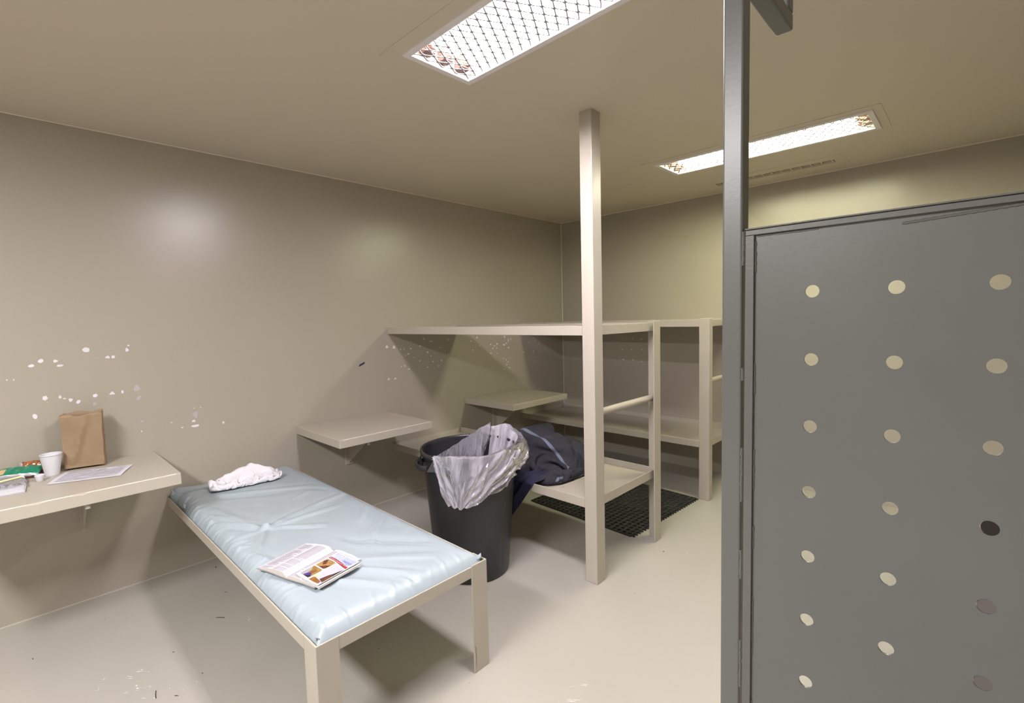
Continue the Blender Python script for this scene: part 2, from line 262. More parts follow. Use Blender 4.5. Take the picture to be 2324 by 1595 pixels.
BLANKET = [-177,-15,0,4,11,15,4,1,13,14,14,12,19,19,18,14,18,-2,-13,-13,-18,-18,-10,0,2,4,7,11,14,11,15,11,7,8,0,8,16,16,15,15,6,-1,14,17,16,16,-2,-22,-20,-10,-13,-17,-19,-18,-17,6,18,20,18,18,
16,10,16,4,8,4,3,3,1,-1,0,0,1,3,1,-336,-3,-5,-3,12,8,0,7,13,13,15,18,18,18,16,16,15,-5,-12,-10,-16,-17,-17,-4,2,4,10,12,13,13,14,12,8,2,2,12,18,15,15,14,0,5,17,16,16,
14,12,-18,-12,-11,-14,-18,-19,-18,-12,4,16,17,19,19,18,11,16,12,8,4,4,2,1,1,-1,-1,1,1,3,-372,-1,0,0,2,5,1,9,13,15,17,19,19,18,16,14,10,-7,-8,-9,-14,-16,-17,-11,0,6,12,12,14,14,
12,12,6,0,6,16,16,16,14,10,0,12,16,16,15,13,13,5,-8,-18,-12,-18,-18,-16,-6,2,11,15,18,20,18,18,12,16,10,6,4,2,2,0,0,-1,1,0,3,-413,0,0,0,2,4,4,8,16,18,18,20,17,17,15,
13,8,-2,-11,-11,-11,-13,-16,-15,-3,8,11,13,13,15,12,14,0,2,11,17,16,14,12,8,4,15,15,14,14,11,11,13,9,-13,-19,-15,-17,-8,-2,1,9,12,14,18,19,19,16,13,16,10,3,3,1,0,0,0,-1,-6,9,
-452,0,-1,1,2,4,6,14,16,19,19,18,17,15,15,12,3,0,-10,-12,-11,-10,-13,-14,-11,11,10,13,15,14,12,12,-2,8,13,18,12,14,9,6,10,16,14,12,12,12,12,12,12,8,-18,-16,-10,-1,-3,-1,9,10,11,13,
18,20,18,16,14,16,8,2,1,0,-1,0,-2,-10,3,-479,-2,-1,-1,4,6,12,14,17,21,18,16,16,16,12,10,2,-2,-6,-14,-12,-10,-11,-13,-8,3,13,17,16,13,14,18,-1,3,14,15,9,10,10,7,15,14,12,12,12,
12,12,12,10,11,8,-18,3,-2,-4,-2,5,11,10,11,14,19,19,18,15,15,15,5,1,0,-2,-1,-9,-6,-5,-507,-2,-1,4,8,12,7,14,21,17,15,16,17,14,8,12,-2,-3,-1,-13,-13,-10,-12,-14,-8,6,17,17,13,15,
16,19,-3,8,7,9,13,8,7,13,13,14,12,12,14,18,12,8,10,5,13,16,1,-2,-3,-2,1,12,11,10,8,14,20,19,14,13,18,13,5,0,-2,-4,-6,-7,-7,-540,2,4,8,10,9,5,19,15,11,14,17,16,12,10,
16,8,-10,-6,-18,-14,-10,-8,-16,-8,16,14,14,14,16,17,19,-6,0,7,13,10,9,15,20,12,2,16,14,18,14,7,4,9,18,20,22,9,5,-4,-2,0,10,10,10,10,4,15,21,10,16,18,14,12,6,0,-5,-6,-7,-6,
-556,6,8,10,9,5,11,-3,4,14,14,18,16,12,12,17,13,0,-15,-20,-19,-10,-8,-16,-8,16,14,16,19,21,20,16,-23,6,10,12,13,19,16,6,3,12,8,16,18,10,12,16,18,16,16,4,6,15,7,7,8,10,9,8,
4,4,8,17,13,19,3,8,15,14,12,3,-1,-7,-8,-558,10,6,8,8,9,9,-1,-14,4,19,18,12,16,7,17,11,3,-16,-17,-18,-17,-12,-12,0,13,17,17,20,20,21,10,-14,18,8,8,14,11,11,12,-4,12,17,19,14,
16,15,17,16,16,16,16,3,7,14,7,9,10,11,7,4,4,2,6,14,19,-9,4,16,13,6,14,9,2,0,-576,20,12,9,7,10,6,-9,-17,7,12,8,10,15,12,12,8,0,-6,-18,-13,-23,-16,-17,9,16,18,20,21,21,
18,0,4,20,18,9,13,12,10,14,-1,7,12,13,16,19,16,17,17,16,17,16,11,3,10,7,12,11,11,8,6,4,2,8,4,2,-3,1,4,16,9,4,9,8,5,-563,19,18,13,10,10,1,-14,-17,15,13,9,3,-10,14,
6,2,4,-3,-17,-12,-8,-22,-16,22,6,16,21,21,20,20,16,2,15,20,17,12,10,12,14,6,-3,11,17,14,15,18,17,17,16,17,17,14,8,3,9,9,11,16,10,6,-2,-2,14,11,-3,0,-1,-9,-8,12,2,9,11,18,
-555,18,19,19,15,6,-10,-21,-2,17,9,1,-4,-14,9,-1,5,7,14,-8,-21,-15,-10,-20,18,6,18,20,20,20,20,19,17,13,13,20,16,14,8,14,10,0,2,18,16,15,15,16,18,18,16,16,16,12,4,7,9,-4,20,16,
10,0,-6,4,20,6,-10,-18,-16,-8,6,4,11,17,20,-546,20,19,15,0,-2,10,-20,14,10,0,-4,-7,-10,-7,1,5,11,13,10,-10,-19,-11,-18,0,13,19,20,19,19,20,20,20,19,17,14,18,10,16,16,-8,22,2,14,14,
17,15,15,17,20,16,16,16,14,8,5,3,-12,15,20,17,8,-4,-8,20,4,-8,-14,-16,-18,-12,3,19,18,20,-532,14,10,2,6,-1,15,-6,20,0,-8,-11,-10,-9,-7,1,8,10,13,14,9,-14,-13,-19,-8,19,13,15,21,20,
20,18,20,19,13,20,19,20,16,15,-18,20,12,17,16,14,15,16,16,19,19,18,15,14,13,8,-10,-12,3,21,20,17,3,-16,16,1,-15,-18,-18,-18,-8,3,19,18,18,-533,9,7,5,8,6,6,18,4,-9,-9,-9,-9,-9,-9,
1,8,13,12,12,14,12,-17,-15,-12,22,14,6,15,19,20,22,18,10,20,21,19,18,18,22,-23,19,19,15,19,16,15,16,17,15,18,18,20,18,14,8,-8,-12,-18,18,19,19,16,-2,-2,-17,-13,-15,-17,-20,-12,8,19,18,18,
-536,2,10,6,4,9,11,14,2,-10,-10,-9,-6,-10,-9,7,8,20,5,10,14,15,5,-15,-16,8,7,15,12,19,21,18,16,20,21,21,20,20,20,18,-16,16,19,19,16,12,6,19,18,17,20,18,19,20,19,-16,-10,-4,-11,20,
20,15,1,5,5,-17,-18,-14,-16,-18,-16,12,18,19,19,-534,-5,3,12,9,2,11,15,2,-11,-7,-9,-12,-10,2,6,19,5,13,1,16,16,7,-19,-14,-2,13,19,18,22,18,20,20,20,19,19,19,19,21,19,-3,12,19,19,19,
6,17,0,19,18,20,18,20,20,20,-20,-18,-14,6,20,14,7,3,12,21,-17,-16,-19,-21,-13,-20,9,22,20,20,-520,-17,-9,2,13,9,4,16,0,-10,-10,-10,-10,0,3,7,18,-4,15,2,14,17,11,-19,-12,2,19,17,20,20,
20,20,19,20,19,21,19,14,16,20,16,4,19,17,18,16,10,-12,20,19,19,20,20,20,20,-12,-20,-20,-1,16,9,8,13,21,20,-10,-18,-20,-16,-10,-18,4,14,20,20,-510,-16,-15,-11,1,13,8,16,-4,-12,-12,-10,2,2,6,
16,-10,2,15,4,15,14,20,-8,-17,3,20,20,18,19,20,20,19,20,20,20,20,20,11,9,20,12,18,19,19,15,-2,-9,18,20,19,19,20,20,21,-5,-21,-19,-7,11,20,12,8,18,20,-1,-21,-14,-12,-18,-18,0,12,20,20,
-498,-16,-15,-16,-11,-1,13,16,-8,-12,-8,0,2,9,15,12,-22,-8,12,8,16,16,19,2,-19,8,19,20,19,19,19,20,20,20,20,19,20,21,14,4,14,21,19,18,10,2,-3,5,18,20,20,20,20,20,20,0,-19,-21,-8,7,
20,10,15,18,20,4,-20,-10,-14,-22,-10,-4,6,18,20,-486,-16,-15,-15,-16,-12,2,14,-13,-3,0,0,12,16,16,-2,-22,-14,1,19,16,13,19,8,-16,10,20,17,20,19,20,20,19,19,20,20,20,20,18,7,5,20,20,8,-2,
2,8,18,18,18,18,19,20,18,20,10,-21,-21,-5,5,13,20,14,15,21,2,-10,-15,-19,-14,0,-4,-4,10,17,-475,-12,-14,-16,-15,-13,-11,1,-6,1,1,12,14,16,14,-10,-20,-17,-6,13,18,14,19,11,-11,13,20,16,20,20,
19,19,20,20,19,20,19,20,18,7,4,19,14,-4,-2,13,19,20,18,16,18,18,18,20,9,17,-20,-22,13,-1,8,18,20,16,8,6,-12,-19,-19,8,2,-2,-4,-8,6,-476,-11,-9,-8,-6,-11,-13,-16,4,10,6,-9,11,18,20,
-11,-19,-15,-11,0,18,17,18,15,-6,16,18,18,20,19,19,20,20,17,19,20,20,21,17,6,3,20,5,-8,6,22,20,20,19,17,18,18,14,17,19,-1,-19,-16,22,9,5,10,16,19,-12,16,-18,-18,-17,-5,5,14,-11,-19,2,
-472,-12,-8,-9,-5,1,0,-2,3,6,0,-11,13,14,12,-6,-17,-5,-13,-10,5,20,17,15,2,18,20,17,20,19,20,20,19,15,20,20,20,18,20,6,2,20,-6,-2,14,18,20,17,19,20,19,19,19,18,13,-12,-18,-4,20,20,
10,6,15,8,-23,10,-11,-9,-12,-18,0,12,-14,-10,-2,-463,-17,-12,-11,-7,-4,-2,3,13,12,-11,-11,18,22,0,1,-21,14,-6,-14,-6,8,18,19,10,19,19,19,19,19,20,19,19,14,20,18,19,19,20,2,10,18,-10,4,20,
16,9,19,18,19,18,19,20,18,14,-12,-8,-6,18,20,18,10,12,-12,-22,-6,-10,-2,-11,-6,11,16,-12,-10,-10,-460,-17,-18,-15,-12,-4,-2,2,4,13,-13,4,20,10,0,2,-22,18,10,-6,-12,-2,12,16,19,19,20,20,19,19,
20,19,15,19,13,16,20,18,21,2,17,15,-11,14,18,18,2,11,20,17,20,19,15,16,20,13,-10,-12,7,22,20,14,2,-18,-18,-14,-12,-4,-3,9,16,14,-6,-10,-10,-482,-9,-10,-13,-14,-12,-6,-1,17,8,-14,3,20,-3,3,
1,-20,11,17,10,-6,-10,7,17,20,18,20,19,19,20,20,19,15,20,7,13,18,20,19,8,19,16,-8,18,18,19,11,-2,6,20,20,20,16,11,15,15,12,-4,-9,20,20,14,0,-12,-19,-21,-10,-4,4,15,15,8,-12,-6,4,
-506,-7,-9,-8,-4,-6,-12,-10,18,-6,-10,14,14,-3,-1,2,-18,5,18,15,6,-8,0,18,19,19,18,19,19,20,20,18,18,19,8,10,13,17,20,14,19,18,-4,20,18,18,17,5,-4,6,15,21,15,11,18,5,17,7,-9,18,
20,14,0,-10,-20,-20,-11,-1,10,18,12,0,-9,5,8,-542,4,-6,-6,-5,-2,-1,-12,-12,0,2,21,5,-2,0,1,-16,-1,14,17,14,3,-4,16,18,20,18,18,19,19,19,19,20,18,14,10,10,10,16,21,17,20,0,19,19,
18,20,12,0,3,1,6,12,18,16,5,9,19,1,10,20,16,0,-10,-21,-19,-10,6,14,15,3,-3,7,11,5,-578,4,6,4,-5,-2,-2,-5,-20,0,8,20,2,-4,0,4,-14,-6,6,15,17,12,1,15,16,20,19,19,19,19,
18,20,19,20,16,15,12,10,8,12,20,20,4,16,20,20,19,21,6,1,5,0,1,6,23,13,-3,10,18,6,18,18,0,-12,-20,-18,-4,12,14,2,3,13,10,0,-1,-594,1,4,6,6,0,-6,4,-18,-4,18,14,4,-4,1,
3,-10,-8,-1,9,14,14,14,14,18,18,20,19,19,19,19,19,19,20,18,18,16,12,10,6,10,12,16,17,18,19,20,21,18,5,1,3,-3,-3,6,20,10,-6,15,19,12,20,0,-11,-21,-16,6,14,2,10,13,4,-1,0,0,
-585,3,-8,-6,-2,2,0,2,1,-9,23,11,1,0,1,2,-2,-7,-6,1,10,12,18,20,20,19,19,20,20,18,20,18,20,19,19,19,18,17,13,9,6,8,14,18,16,16,18,20,20,18,4,0,-2,-6,-8,5,13,11,1,18,
20,20,0,-10,-21,-8,13,7,11,8,1,0,-3,-7,-7,-578,14,5,-4,-3,8,0,-3,-3,-12,6,14,-10,0,3,3,6,2,-1,-1,2,12,20,23,21,19,19,20,18,19,19,19,19,19,20,19,18,18,17,15,9,5,8,16,18,
17,13,18,18,22,15,3,-5,-5,-8,-12,0,5,17,16,18,18,8,-7,-21,5,11,12,2,-1,-5,-10,-7,-7,-8,-565,3,12,11,2,4,7,5,-5,-11,-4,-3,-13,3,2,4,5,5,4,4,2,13,19,23,21,21,19,20,18,20,
18,18,19,19,18,20,20,18,16,18,15,9,6,10,16,16,14,16,18,18,20,11,-1,-14,-6,-4,-14,-6,10,18,20,16,17,-3,-14,14,5,-1,-8,-8,-8,-8,-8,-8,-6,-546,0,0,8,14,10,7,9,-17,-17,-14,0,2,6,6,
5,5,6,6,7,6,13,17,20,21,22,19,19,18,18,16,20,18,18,17,19,21,19,18,16,20,14,6,10,10,13,15,16,18,18,20,12,4,-10,-10,-9,-3,-12,-2,12,16,22,18,2,0,-2,-6,-8,-8,-8,-8,-8,-8,-8,-8,
-522,-5,1,0,6,14,12,12,-1,-17,-12,-1,3,6,6,4,6,6,6,5,8,10,15,18,20,22,20,19,18,18,16,19,18,18,16,18,19,20,19,18,18,18,14,10,10,8,14,17,15,19,15,6,13,1,-11,-10,-7,-4,-9,5,
8,16,22,-11,1,-4,-7,-8,-7,-8,-8,-8,-9,-9,-3,-488,-13,-10,0,0,4,12,12,14,-6,-4,0,2,2,4,4,6,4,6,8,7,11,14,16,20,21,21,20,17,16,15,18,19,18,13,18,16,20,20,19,18,19,15,7,14,
10,18,12,18,12,0,10,14,21,-7,-10,-6,-9,-1,3,4,3,6,-14,2,-6,-8,-8,-7,-8,-7,-6,-7,1,12,-498,3,-9,-12,-4,-2,2,12,14,18,6,0,2,3,2,3,6,5,7,6,8,4,12,15,17,22,20,23,19,15,
13,18,18,17,11,18,19,13,19,19,20,20,17,5,16,18,15,14,13,-4,12,16,16,17,1,-6,-10,-5,1,4,3,1,-13,-21,-9,-7,-7,-8,-8,-1,0,-4,4,12,8,-520,13,5,-10,-5,-1,-12,-1,16,15,16,2,4,4,6,
8,9,6,4,11,3,5,8,12,18,18,22,26,26,14,8,16,15,16,9,18,20,8,20,20,20,20,18,15,15,10,19,18,-3,12,14,10,20,6,-8,-13,-13,-2,22,7,3,-16,-19,-15,-19,-9,-5,-1,2,8,5,2,5,4,1,
-527,16,6,8,-6,-12,-10,-17,9,16,12,0,4,6,10,14,16,18,11,1,-4,4,13,15,13,19,16,30,40,10,-6,19,16,15,10,16,20,8,19,15,17,17,16,18,18,24,17,15,8,12,5,19,6,-13,-5,-8,-8,4,16,13,
-1,-23,-15,-16,-16,2,6,3,0,1,6,6,8,4,-1,-543,-5,15,9,-13,-12,-10,-3,2,13,10,12,12,13,12,13,16,10,2,-6,5,15,14,15,9,16,16,18,38,15,5,14,18,14,16,10,18,8,20,18,18,18,14,18,20,
10,10,14,21,20,17,2,-12,-12,-9,-7,-6,4,16,11,8,-3,-14,-13,-11,1,3,2,3,3,4,8,8,6,-7,-540,-9,-6,-3,-14,-3,0,6,12,12,11,11,9,9,12,12,8,-2,2,7,16,15,16,14,7,5,18,18,18,16,
16,22,16,15,18,9,12,16,20,20,17,16,19,18,18,10,15,13,18,19,15,-18,-12,-12,-8,-10,-8,11,13,14,16,12,-8,-14,-8,0,5,3,4,2,2,-2,16,3,-7,-538,-4,-8,-16,-6,-15,-2,15,14,12,10,12,10,10,10,
8,-7,3,9,17,14,16,14,6,-6,8,21,13,16,18,18,19,19,17,20,3,15,22,19,22,21,19,14,21,19,14,12,15,19,12,13,-12,-20,-13,-15,-14,-9,10,14,15,15,17,11,-10,-5,5,2,2,-2,-6,-11,11,19,1,0,
-540,-8,-17,-21,2,2,-10,18,16,14,12,6,12,8,7,-7,0,9,15,15,15,13,7,-4,-9,15,18,12,19,17,20,19,19,14,18,6,22,18,16,22,22,16,28,24,18,12,11,19,15,10,10,-9,-20,-16,-16,-16,-15,5,14,16,
16,14,16,14,2,-1,-3,-6,-12,-13,-1,20,16,2,0,-534,-17,-21,-20,-6,4,-3,21,14,10,6,2,17,15,11,5,-5,15,14,14,9,9,-6,-10,-1,20,15,16,19,17,19,20,13,20,11,19,18,14,12,30,28,14,28,46,2,
8,16,14,-4,12,17,1,-18,-15,-11,-18,-17,-11,10,17,15,17,15,20,3,1,-9,-13,-10,-14,12,22,12,4,0,-536,-19,-21,-19,-5,0,0,20,10,1,3,8,17,12,12,13,16,14,15,8,3,-7,-9,-8,10,20,14,19,17,20,
19,14,18,21,15,19,20,18,18,34,28,32,20,20,0,8,16,8,-10,12,18,10,-6,-11,-15,-20,-12,-18,-4,13,18,17,18,18,8,-7,-11,-13,-7,-10,18,14,14,10,-6,-534,-20,-20,-18,-2,0,0,14,5,2,1,9,17,20,20,
18,17,17,8,-5,-9,-8,-8,-3,18,19,16,21,17,19,13,19,21,16,21,19,20,22,22,22,23,24,18,19,16,8,17,5,-14,10,18,12,-4,4,-15,-14,-14,-19,-7,5,17,18,15,14,3,-11,-10,-12,-12,-2,17,13,10,14,13,
-544,-19,-20,-14,0,4,12,-9,-5,5,5,10,18,20,21,21,20,16,-7,-9,-8,-8,-8,8,22,18,19,19,16,15,19,22,17,21,18,20,20,22,22,23,21,18,22,19,16,5,18,3,-17,9,17,14,8,6,-18,-22,-16,-18,7,14,
15,18,16,13,-12,-19,-14,-14,-6,-2,14,12,13,17,22,-547,-20,-21,-8,0,13,11,-10,-14,1,4,10,21,19,20,20,19,8,-11,-9,-8,-8,-1,17,18,20,20,14,18,20,20,19,21,18,18,18,20,22,22,22,20,20,20,20,11,
9,19,2,-19,4,18,14,8,4,-8,-16,-18,-14,18,15,15,16,17,2,-19,-18,-17,-19,-6,4,8,14,21,20,18,-546,-21,-20,-5,2,15,14,-11,-17,-2,0,8,18,19,20,19,20,-4,-10,-10,-9,-5,10,22,16,18,18,19,20,20,
19,20,17,18,19,20,20,21,21,22,20,20,20,16,7,12,20,2,-21,0,18,12,0,8,-7,-7,-18,-12,14,15,17,18,18,-1,-19,-18,-18,-17,3,10,15,11,15,20,5,-535,-19,-19,-7,5,11,16,-10,-18,-4,1,5,12,18,19,
20,15,-12,-10,-10,-8,4,18,19,19,20,18,20,19,19,20,18,19,19,16,18,20,20,21,21,21,21,18,9,7,17,20,3,-20,-8,16,7,16,17,-9,-15,-20,-8,6,18,16,18,18,-2,-18,-18,-20,-2,12,14,8,10,8,20,-6,
-518,-20,-12,1,-3,5,15,-10,-20,-5,2,4,9,11,20,19,2,-12,-8,-12,-5,17,20,20,18,20,21,19,19,20,19,21,19,16,15,19,18,21,20,20,21,18,13,5,12,19,20,5,-20,-14,12,18,22,8,-6,-16,-20,-6,-2,16,
18,16,18,0,-16,-14,-16,15,11,12,8,8,8,-3,-14,-495,-15,-1,2,-4,-2,8,-11,-20,-2,3,12,10,-2,10,23,-14,-10,-10,-13,9,19,20,20,19,21,20,21,21,19,19,22,18,16,16,16,20,20,17,17,21,13,11,9,13,
19,18,12,-21,-18,15,22,17,5,-3,-17,-18,-6,-4,12,16,17,17,2,-16,-18,7,17,14,14,11,9,-14,-16,-13,-477,1,-1,1,-2,-5,-10,-10,-14,1,7,14,12,3,-5,4,-17,-13,-12,-8,22,20,20,19,20,20,20,21,20,20,
22,22,19,19,16,17,11,16,17,21,13,5,14,13,18,19,17,15,-20,-19,20,20,13,4,-2,-18,-19,-7,2,2,16,18,15,4,-17,0,14,16,14,10,6,-2,-18,-17,-14,-473,6,4,4,3,1,-6,-16,-13,3,8,11,15,5,-5,
-13,-18,-15,-12,12,4,19,20,20,19,20,20,19,19,20,20,20,20,18,16,16,15,17,22,20,-9,13,16,18,20,18,19,19,-22,-18,22,14,3,-1,6,-14,-16,-13,-5,7,17,16,12,6,0,10,16,12,0,11,9,-12,-17,-16,3,
-500,4,6,4,4,6,7,-1,-12,6,6,8,10,12,-14,-21,-5,-18,-19,18,-1,16,19,21,20,20,20,16,18,22,19,22,19,16,15,19,22,18,14,20,-18,23,19,11,19,18,18,14,-11,-17,16,-2,3,1,6,-3,-13,-11,-7,3,
20,19,20,4,16,8,9,0,-2,-3,16,-17,-7,5,7,-540,6,6,4,4,6,8,14,0,16,10,0,4,1,-11,-20,-7,-5,-19,9,6,13,15,20,19,19,18,20,18,20,18,18,22,19,16,17,20,18,15,8,3,12,10,16,16,
16,14,8,-7,-9,6,2,-2,0,4,4,0,-9,-15,8,20,22,16,-4,16,10,4,0,0,-3,17,-3,4,11,6,-574,8,9,1,7,8,8,9,18,0,12,-3,3,4,2,-20,-6,-10,-16,16,14,12,13,15,17,19,20,18,19,19,
19,17,11,16,18,17,16,14,10,6,8,12,12,16,16,16,11,5,2,-14,4,-2,1,1,2,4,2,2,4,10,6,12,11,1,14,6,0,0,0,11,16,19,6,6,5,-589,2,8,9,7,6,10,18,20,12,12,-4,-7,-4,4,
-15,-10,-22,7,15,14,14,13,13,16,16,18,18,18,19,19,20,11,6,7,14,13,11,12,8,10,10,14,15,15,14,10,7,-1,-7,-3,0,2,0,0,2,4,2,6,7,11,12,8,8,8,3,1,2,7,15,20,19,11,4,-3,
-562,-1,0,3,7,8,12,19,19,17,11,4,-5,-7,-9,-12,-21,-14,20,13,15,12,14,13,15,14,16,16,18,18,19,5,-2,8,10,12,14,12,10,8,11,12,13,16,14,13,10,5,-2,-7,-3,1,2,1,-2,2,4,2,7,9,
12,11,7,8,6,4,6,2,12,18,20,20,9,-4,-7,-524,0,0,1,3,3,11,16,17,19,14,8,0,-6,-11,-17,-20,-18,22,17,15,14,12,14,14,14,14,15,17,18,18,-16,-5,5,10,14,14,14,6,10,12,10,14,16,14,
14,8,4,-5,-5,-4,2,2,4,-6,2,5,3,8,10,11,9,8,7,5,6,4,8,18,20,20,18,0,-6,-7,-485,1,1,0,2,2,5,13,14,15,13,10,12,-7,-16,-20,-19,-18,20,18,20,16,13,13,14,14,14,14,14,12,
23,-11,-18,-14,12,15,15,11,7,12,9,12,15,16,14,12,5,3,-6,-4,-4,6,6,-2,-6,0,4,6,8,10,10,10,7,7,6,4,8,16,21,21,18,6,-2,-2,-4,-452,0,2,0,2,3,3,8,14,16,14,10,10,-10,-20,
-20,-19,-18,19,17,19,19,17,16,12,15,15,14,16,10,6,-21,-19,-14,12,15,15,12,14,19,-3,9,17,14,14,8,6,2,-10,-3,-3,8,13,-3,-16,5,3,4,10,10,10,8,8,8,6,7,13,21,21,19,9,2,-1,-1,0,
-418,1,1,1,1,3,4,5,10,14,14,13,8,-17,-20,-19,-19,-18,15,19,20,17,19,18,17,15,16,14,14,8,-8,-22,-20,-18,11,17,18,18,14,6,-4,12,16,12,9,10,3,3,-9,-5,1,14,20,-15,-14,-5,8,4,10,10,
10,8,8,7,7,14,19,21,19,13,2,2,-1,-1,0,-378,1,1,1,1,3,4,5,6,13,14,13,2,-20,-20,-19,-19,-18,12,20,20,20,15,19,15,19,16,19,13,1,-16,-21,-21,-20,20,14,15,14,6,3,3,16,12,6,10,
8,3,5,-12,-5,20,21,16,-14,-18,-18,2,7,9,9,11,7,9,18,8,17,17,16,16,7,1,2,0,0,11,-350,1,0,2,0,3,4,5,4,11,13,11,-6,-21,-18,-18,-18,-18,9,20,20,20,13,20,19,15,14,20,-8,-2,
-1,-13,-20,-22,7,13,15,11,2,4,10,18,2,8,9,8,4,2,1,8,17,19,10,-9,-20,-21,-9,5,9,11,10,9,16,15,10,14,16,16,16,0,2,0,8,14,16,-156,-12,-20,-20,-16,-10,-20,2,-14,-14,-13,-16,-1,0,10,
13,13,-3,-11,2,-12,-10,-2,16,20,19,3,-16,-15,-18,-1,16,20,18,22,0,-12,-14,-13,-17,15,20,1,-10,-12,-17,-21,-4,4,4,6,9,9,11,7,-20,-8,-8,-8,-6,2,8,-8,0,2,20,19,19,20,18,20,18,2,7,15,
-2,-20,-18,-20,-15,-17,-18,-8,-14,-15,-13,-2,2,10,12,12,16,-4,-19,7,-6,-10,-10,8,20,17,-8,-17,-16,-10,8,18,18,20,10,-10,-12,-14,-14,-6,20,14,-6,-12,-13,-5,-18,4,15,3,8,10,8,8,-4,-20,4,-5,-8,-8,
-5,8,0,-16,1,16,19,20,20,20,20,18,0,13,13,-2,-20,-21,-19,-20,-18,-18,-14,-16,-10,-3,2,9,12,13,15,7,-11,-8,8,-4,-9,-11,-4,20,8,-15,-17,-12,2,12,16,19,13,-4,-12,-12,-13,-13,6,20,4,-11,-12,-10,
-7,3,17,12,8,8,8,6,2,-13,-20,13,2,-6,-8,-8,-4,6,-12,-10,10,20,21,21,20,20,18,0,15,14,-7,-20,-20,-20,-20,-20,-18,-20,-10,-3,1,8,12,12,11,9,-11,-17,-4,18,10,-4,-11,-13,14,-3,-17,-16,-2,11,
13,14,16,-2,-10,-11,-11,-15,-5,12,18,-8,-12,-10,-6,5,15,17,15,8,8,10,4,-10,-20,-22,18,8,4,-5,-7,-8,-4,-2,-14,-2,20,20,21,19,20,20,5,19,11,-13,-21,-20,-21,-20,-21,-19,-14,-5,-1,6,12,10,6,0,
15,-19,-19,-6,13,19,10,-5,-13,-7,-12,-16,-4,8,14,14,10,-2,-9,-11,-11,-10,-11,6,17,3,-14,-8,-4,2,14,16,18,16,14,4,12,-6,-20,-19,-21,6,16,12,6,-4,-6,-8,-5,-11,-12,13,21,20,20,20,14,20,16,16,
-24,-21,-20,-21,-20,-20,-14,-12,-6,6,11,7,0,-8,8,20,-21,-20,-13,12,16,18,8,-10,-20,-20,-6,7,11,8,3,-7,-4,-6,-10,-16,0,0,9,13,-14,-8,-1,1,14,16,16,16,18,16,6,6,-18,-21,-17,-19,-10,16,15,16,
10,-2,-6,-10,-10,-14,4,17,21,20,20,17,18,19,19,-33,-20,-20,-20,-17,-15,-16,-14,4,10,-1,-7,-10,8,20,10,-21,-19,-20,18,5,17,17,-5,-20,-17,1,9,3,-6,-8,-9,1,-12,-6,0,16,-9,-3,5,-10,-1,2,14,14,
8,16,18,16,18,20,-8,-24,-22,-18,-20,-17,11,17,17,18,12,-2,-8,-13,-13,-1,10,17,22,20,20,19,19,19,-33,-18,-18,-18,-17,-17,-16,-8,5,-7,-12,-12,5,22,11,0,-20,-18,-22,8,16,12,17,6,-18,-3,-2,-8,-10,-9,
-9,-6,-1,1,4,10,0,2,8,1,-7,-16,15,5,7,17,18,16,15,13,8,-8,-16,-20,-22,-19,-21,4,18,17,17,19,11,-2,-16,-14,4,9,13,18,20,20,19,19,19,-28,-17,-18,-18,-16,-15,-15,-8,-19,-9,-10,0,16,8,7,
-6,-15,-22,-14,0,8,17,14,15,-16,-4,-14,-11,-7,-4,-1,15,-6,6,6,7,1,3,-11,-18,17,-5,10,6,10,10,4,9,10,10,8,1,-19,-9,-18,-20,-18,-2,12,18,18,18,20,7,-15,-5,3,4,16,13,17,18,19,19,20,
-40,-6,-14,-16,-15,-17,-18,-14,-4,-12,-6,2,-14,2,14,0,-17,-19,5,-11,-2,8,16,16,-20,-10,-4,-6,-2,0,2,16,9,-5,8,14,-8,-18,-16,-12,21,19,8,-10,-12,10,6,9,9,11,11,13,-11,-20,-7,-18,-19,-8,8,16,
16,20,14,20,4,-6,2,3,9,16,16,16,18,18,18,-68,6,-2,-10,-14,-18,-18,-8,0,-10,-7,-13,-16,-7,7,8,-18,-16,20,-3,-3,-6,8,14,-10,-8,-4,-4,0,0,4,16,14,-2,-6,8,0,-14,-18,-16,12,10,13,-17,-10,
2,14,8,7,9,12,16,6,-16,-16,-17,-5,-18,5,14,16,15,16,14,21,10,-1,2,5,13,17,14,17,18,16,-96,6,6,0,-6,-16,-14,-4,0,-12,-11,-11,-10,-11,7,-12,-19,-13,23,4,3,2,-2,13,1,-9,-6,-3,0,0,
2,6,15,9,-4,-10,-4,-2,-15,-15,-4,21,13,-11,-16,-14,1,12,12,8,11,12,13,2,-20,-18,-10,0,-2,9,15,18,19,7,14,19,-1,9,13,8,17,11,17,7,-6,-92,4,6,8,4,-1,-9,-2,-3,-13,-10,-10,-11,-11,-4,
-21,-14,-8,16,21,6,2,-3,7,6,-8,-4,-3,-1,1,3,1,2,3,12,-5,-8,-9,-8,-16,-6,8,20,-8,-10,-16,-14,-2,10,12,11,11,12,14,-8,-20,-6,10,-4,2,11,17,19,16,-1,20,16,8,4,10,14,18,2,-10,-7,
-93,4,5,7,14,22,1,-4,-8,-9,-10,-11,-11,-12,-18,-20,-13,-3,9,19,18,6,-2,8,6,-5,-5,-2,-1,1,2,2,0,-9,3,14,-6,-10,-10,-14,-1,-3,14,-12,-7,-6,-12,-16,-5,7,13,12,12,14,10,-16,2,10,0,2,
6,8,18,18,-8,20,19,16,12,9,6,1,-11,-8,-9,-93,8,12,20,20,18,14,-6,-6,-10,-12,-14,-14,-16,-20,-19,-10,-3,8,16,18,16,0,10,8,-6,-12,-14,-4,1,5,0,6,0,9,1,2,-5,-13,-14,1,-2,9,-8,-13,
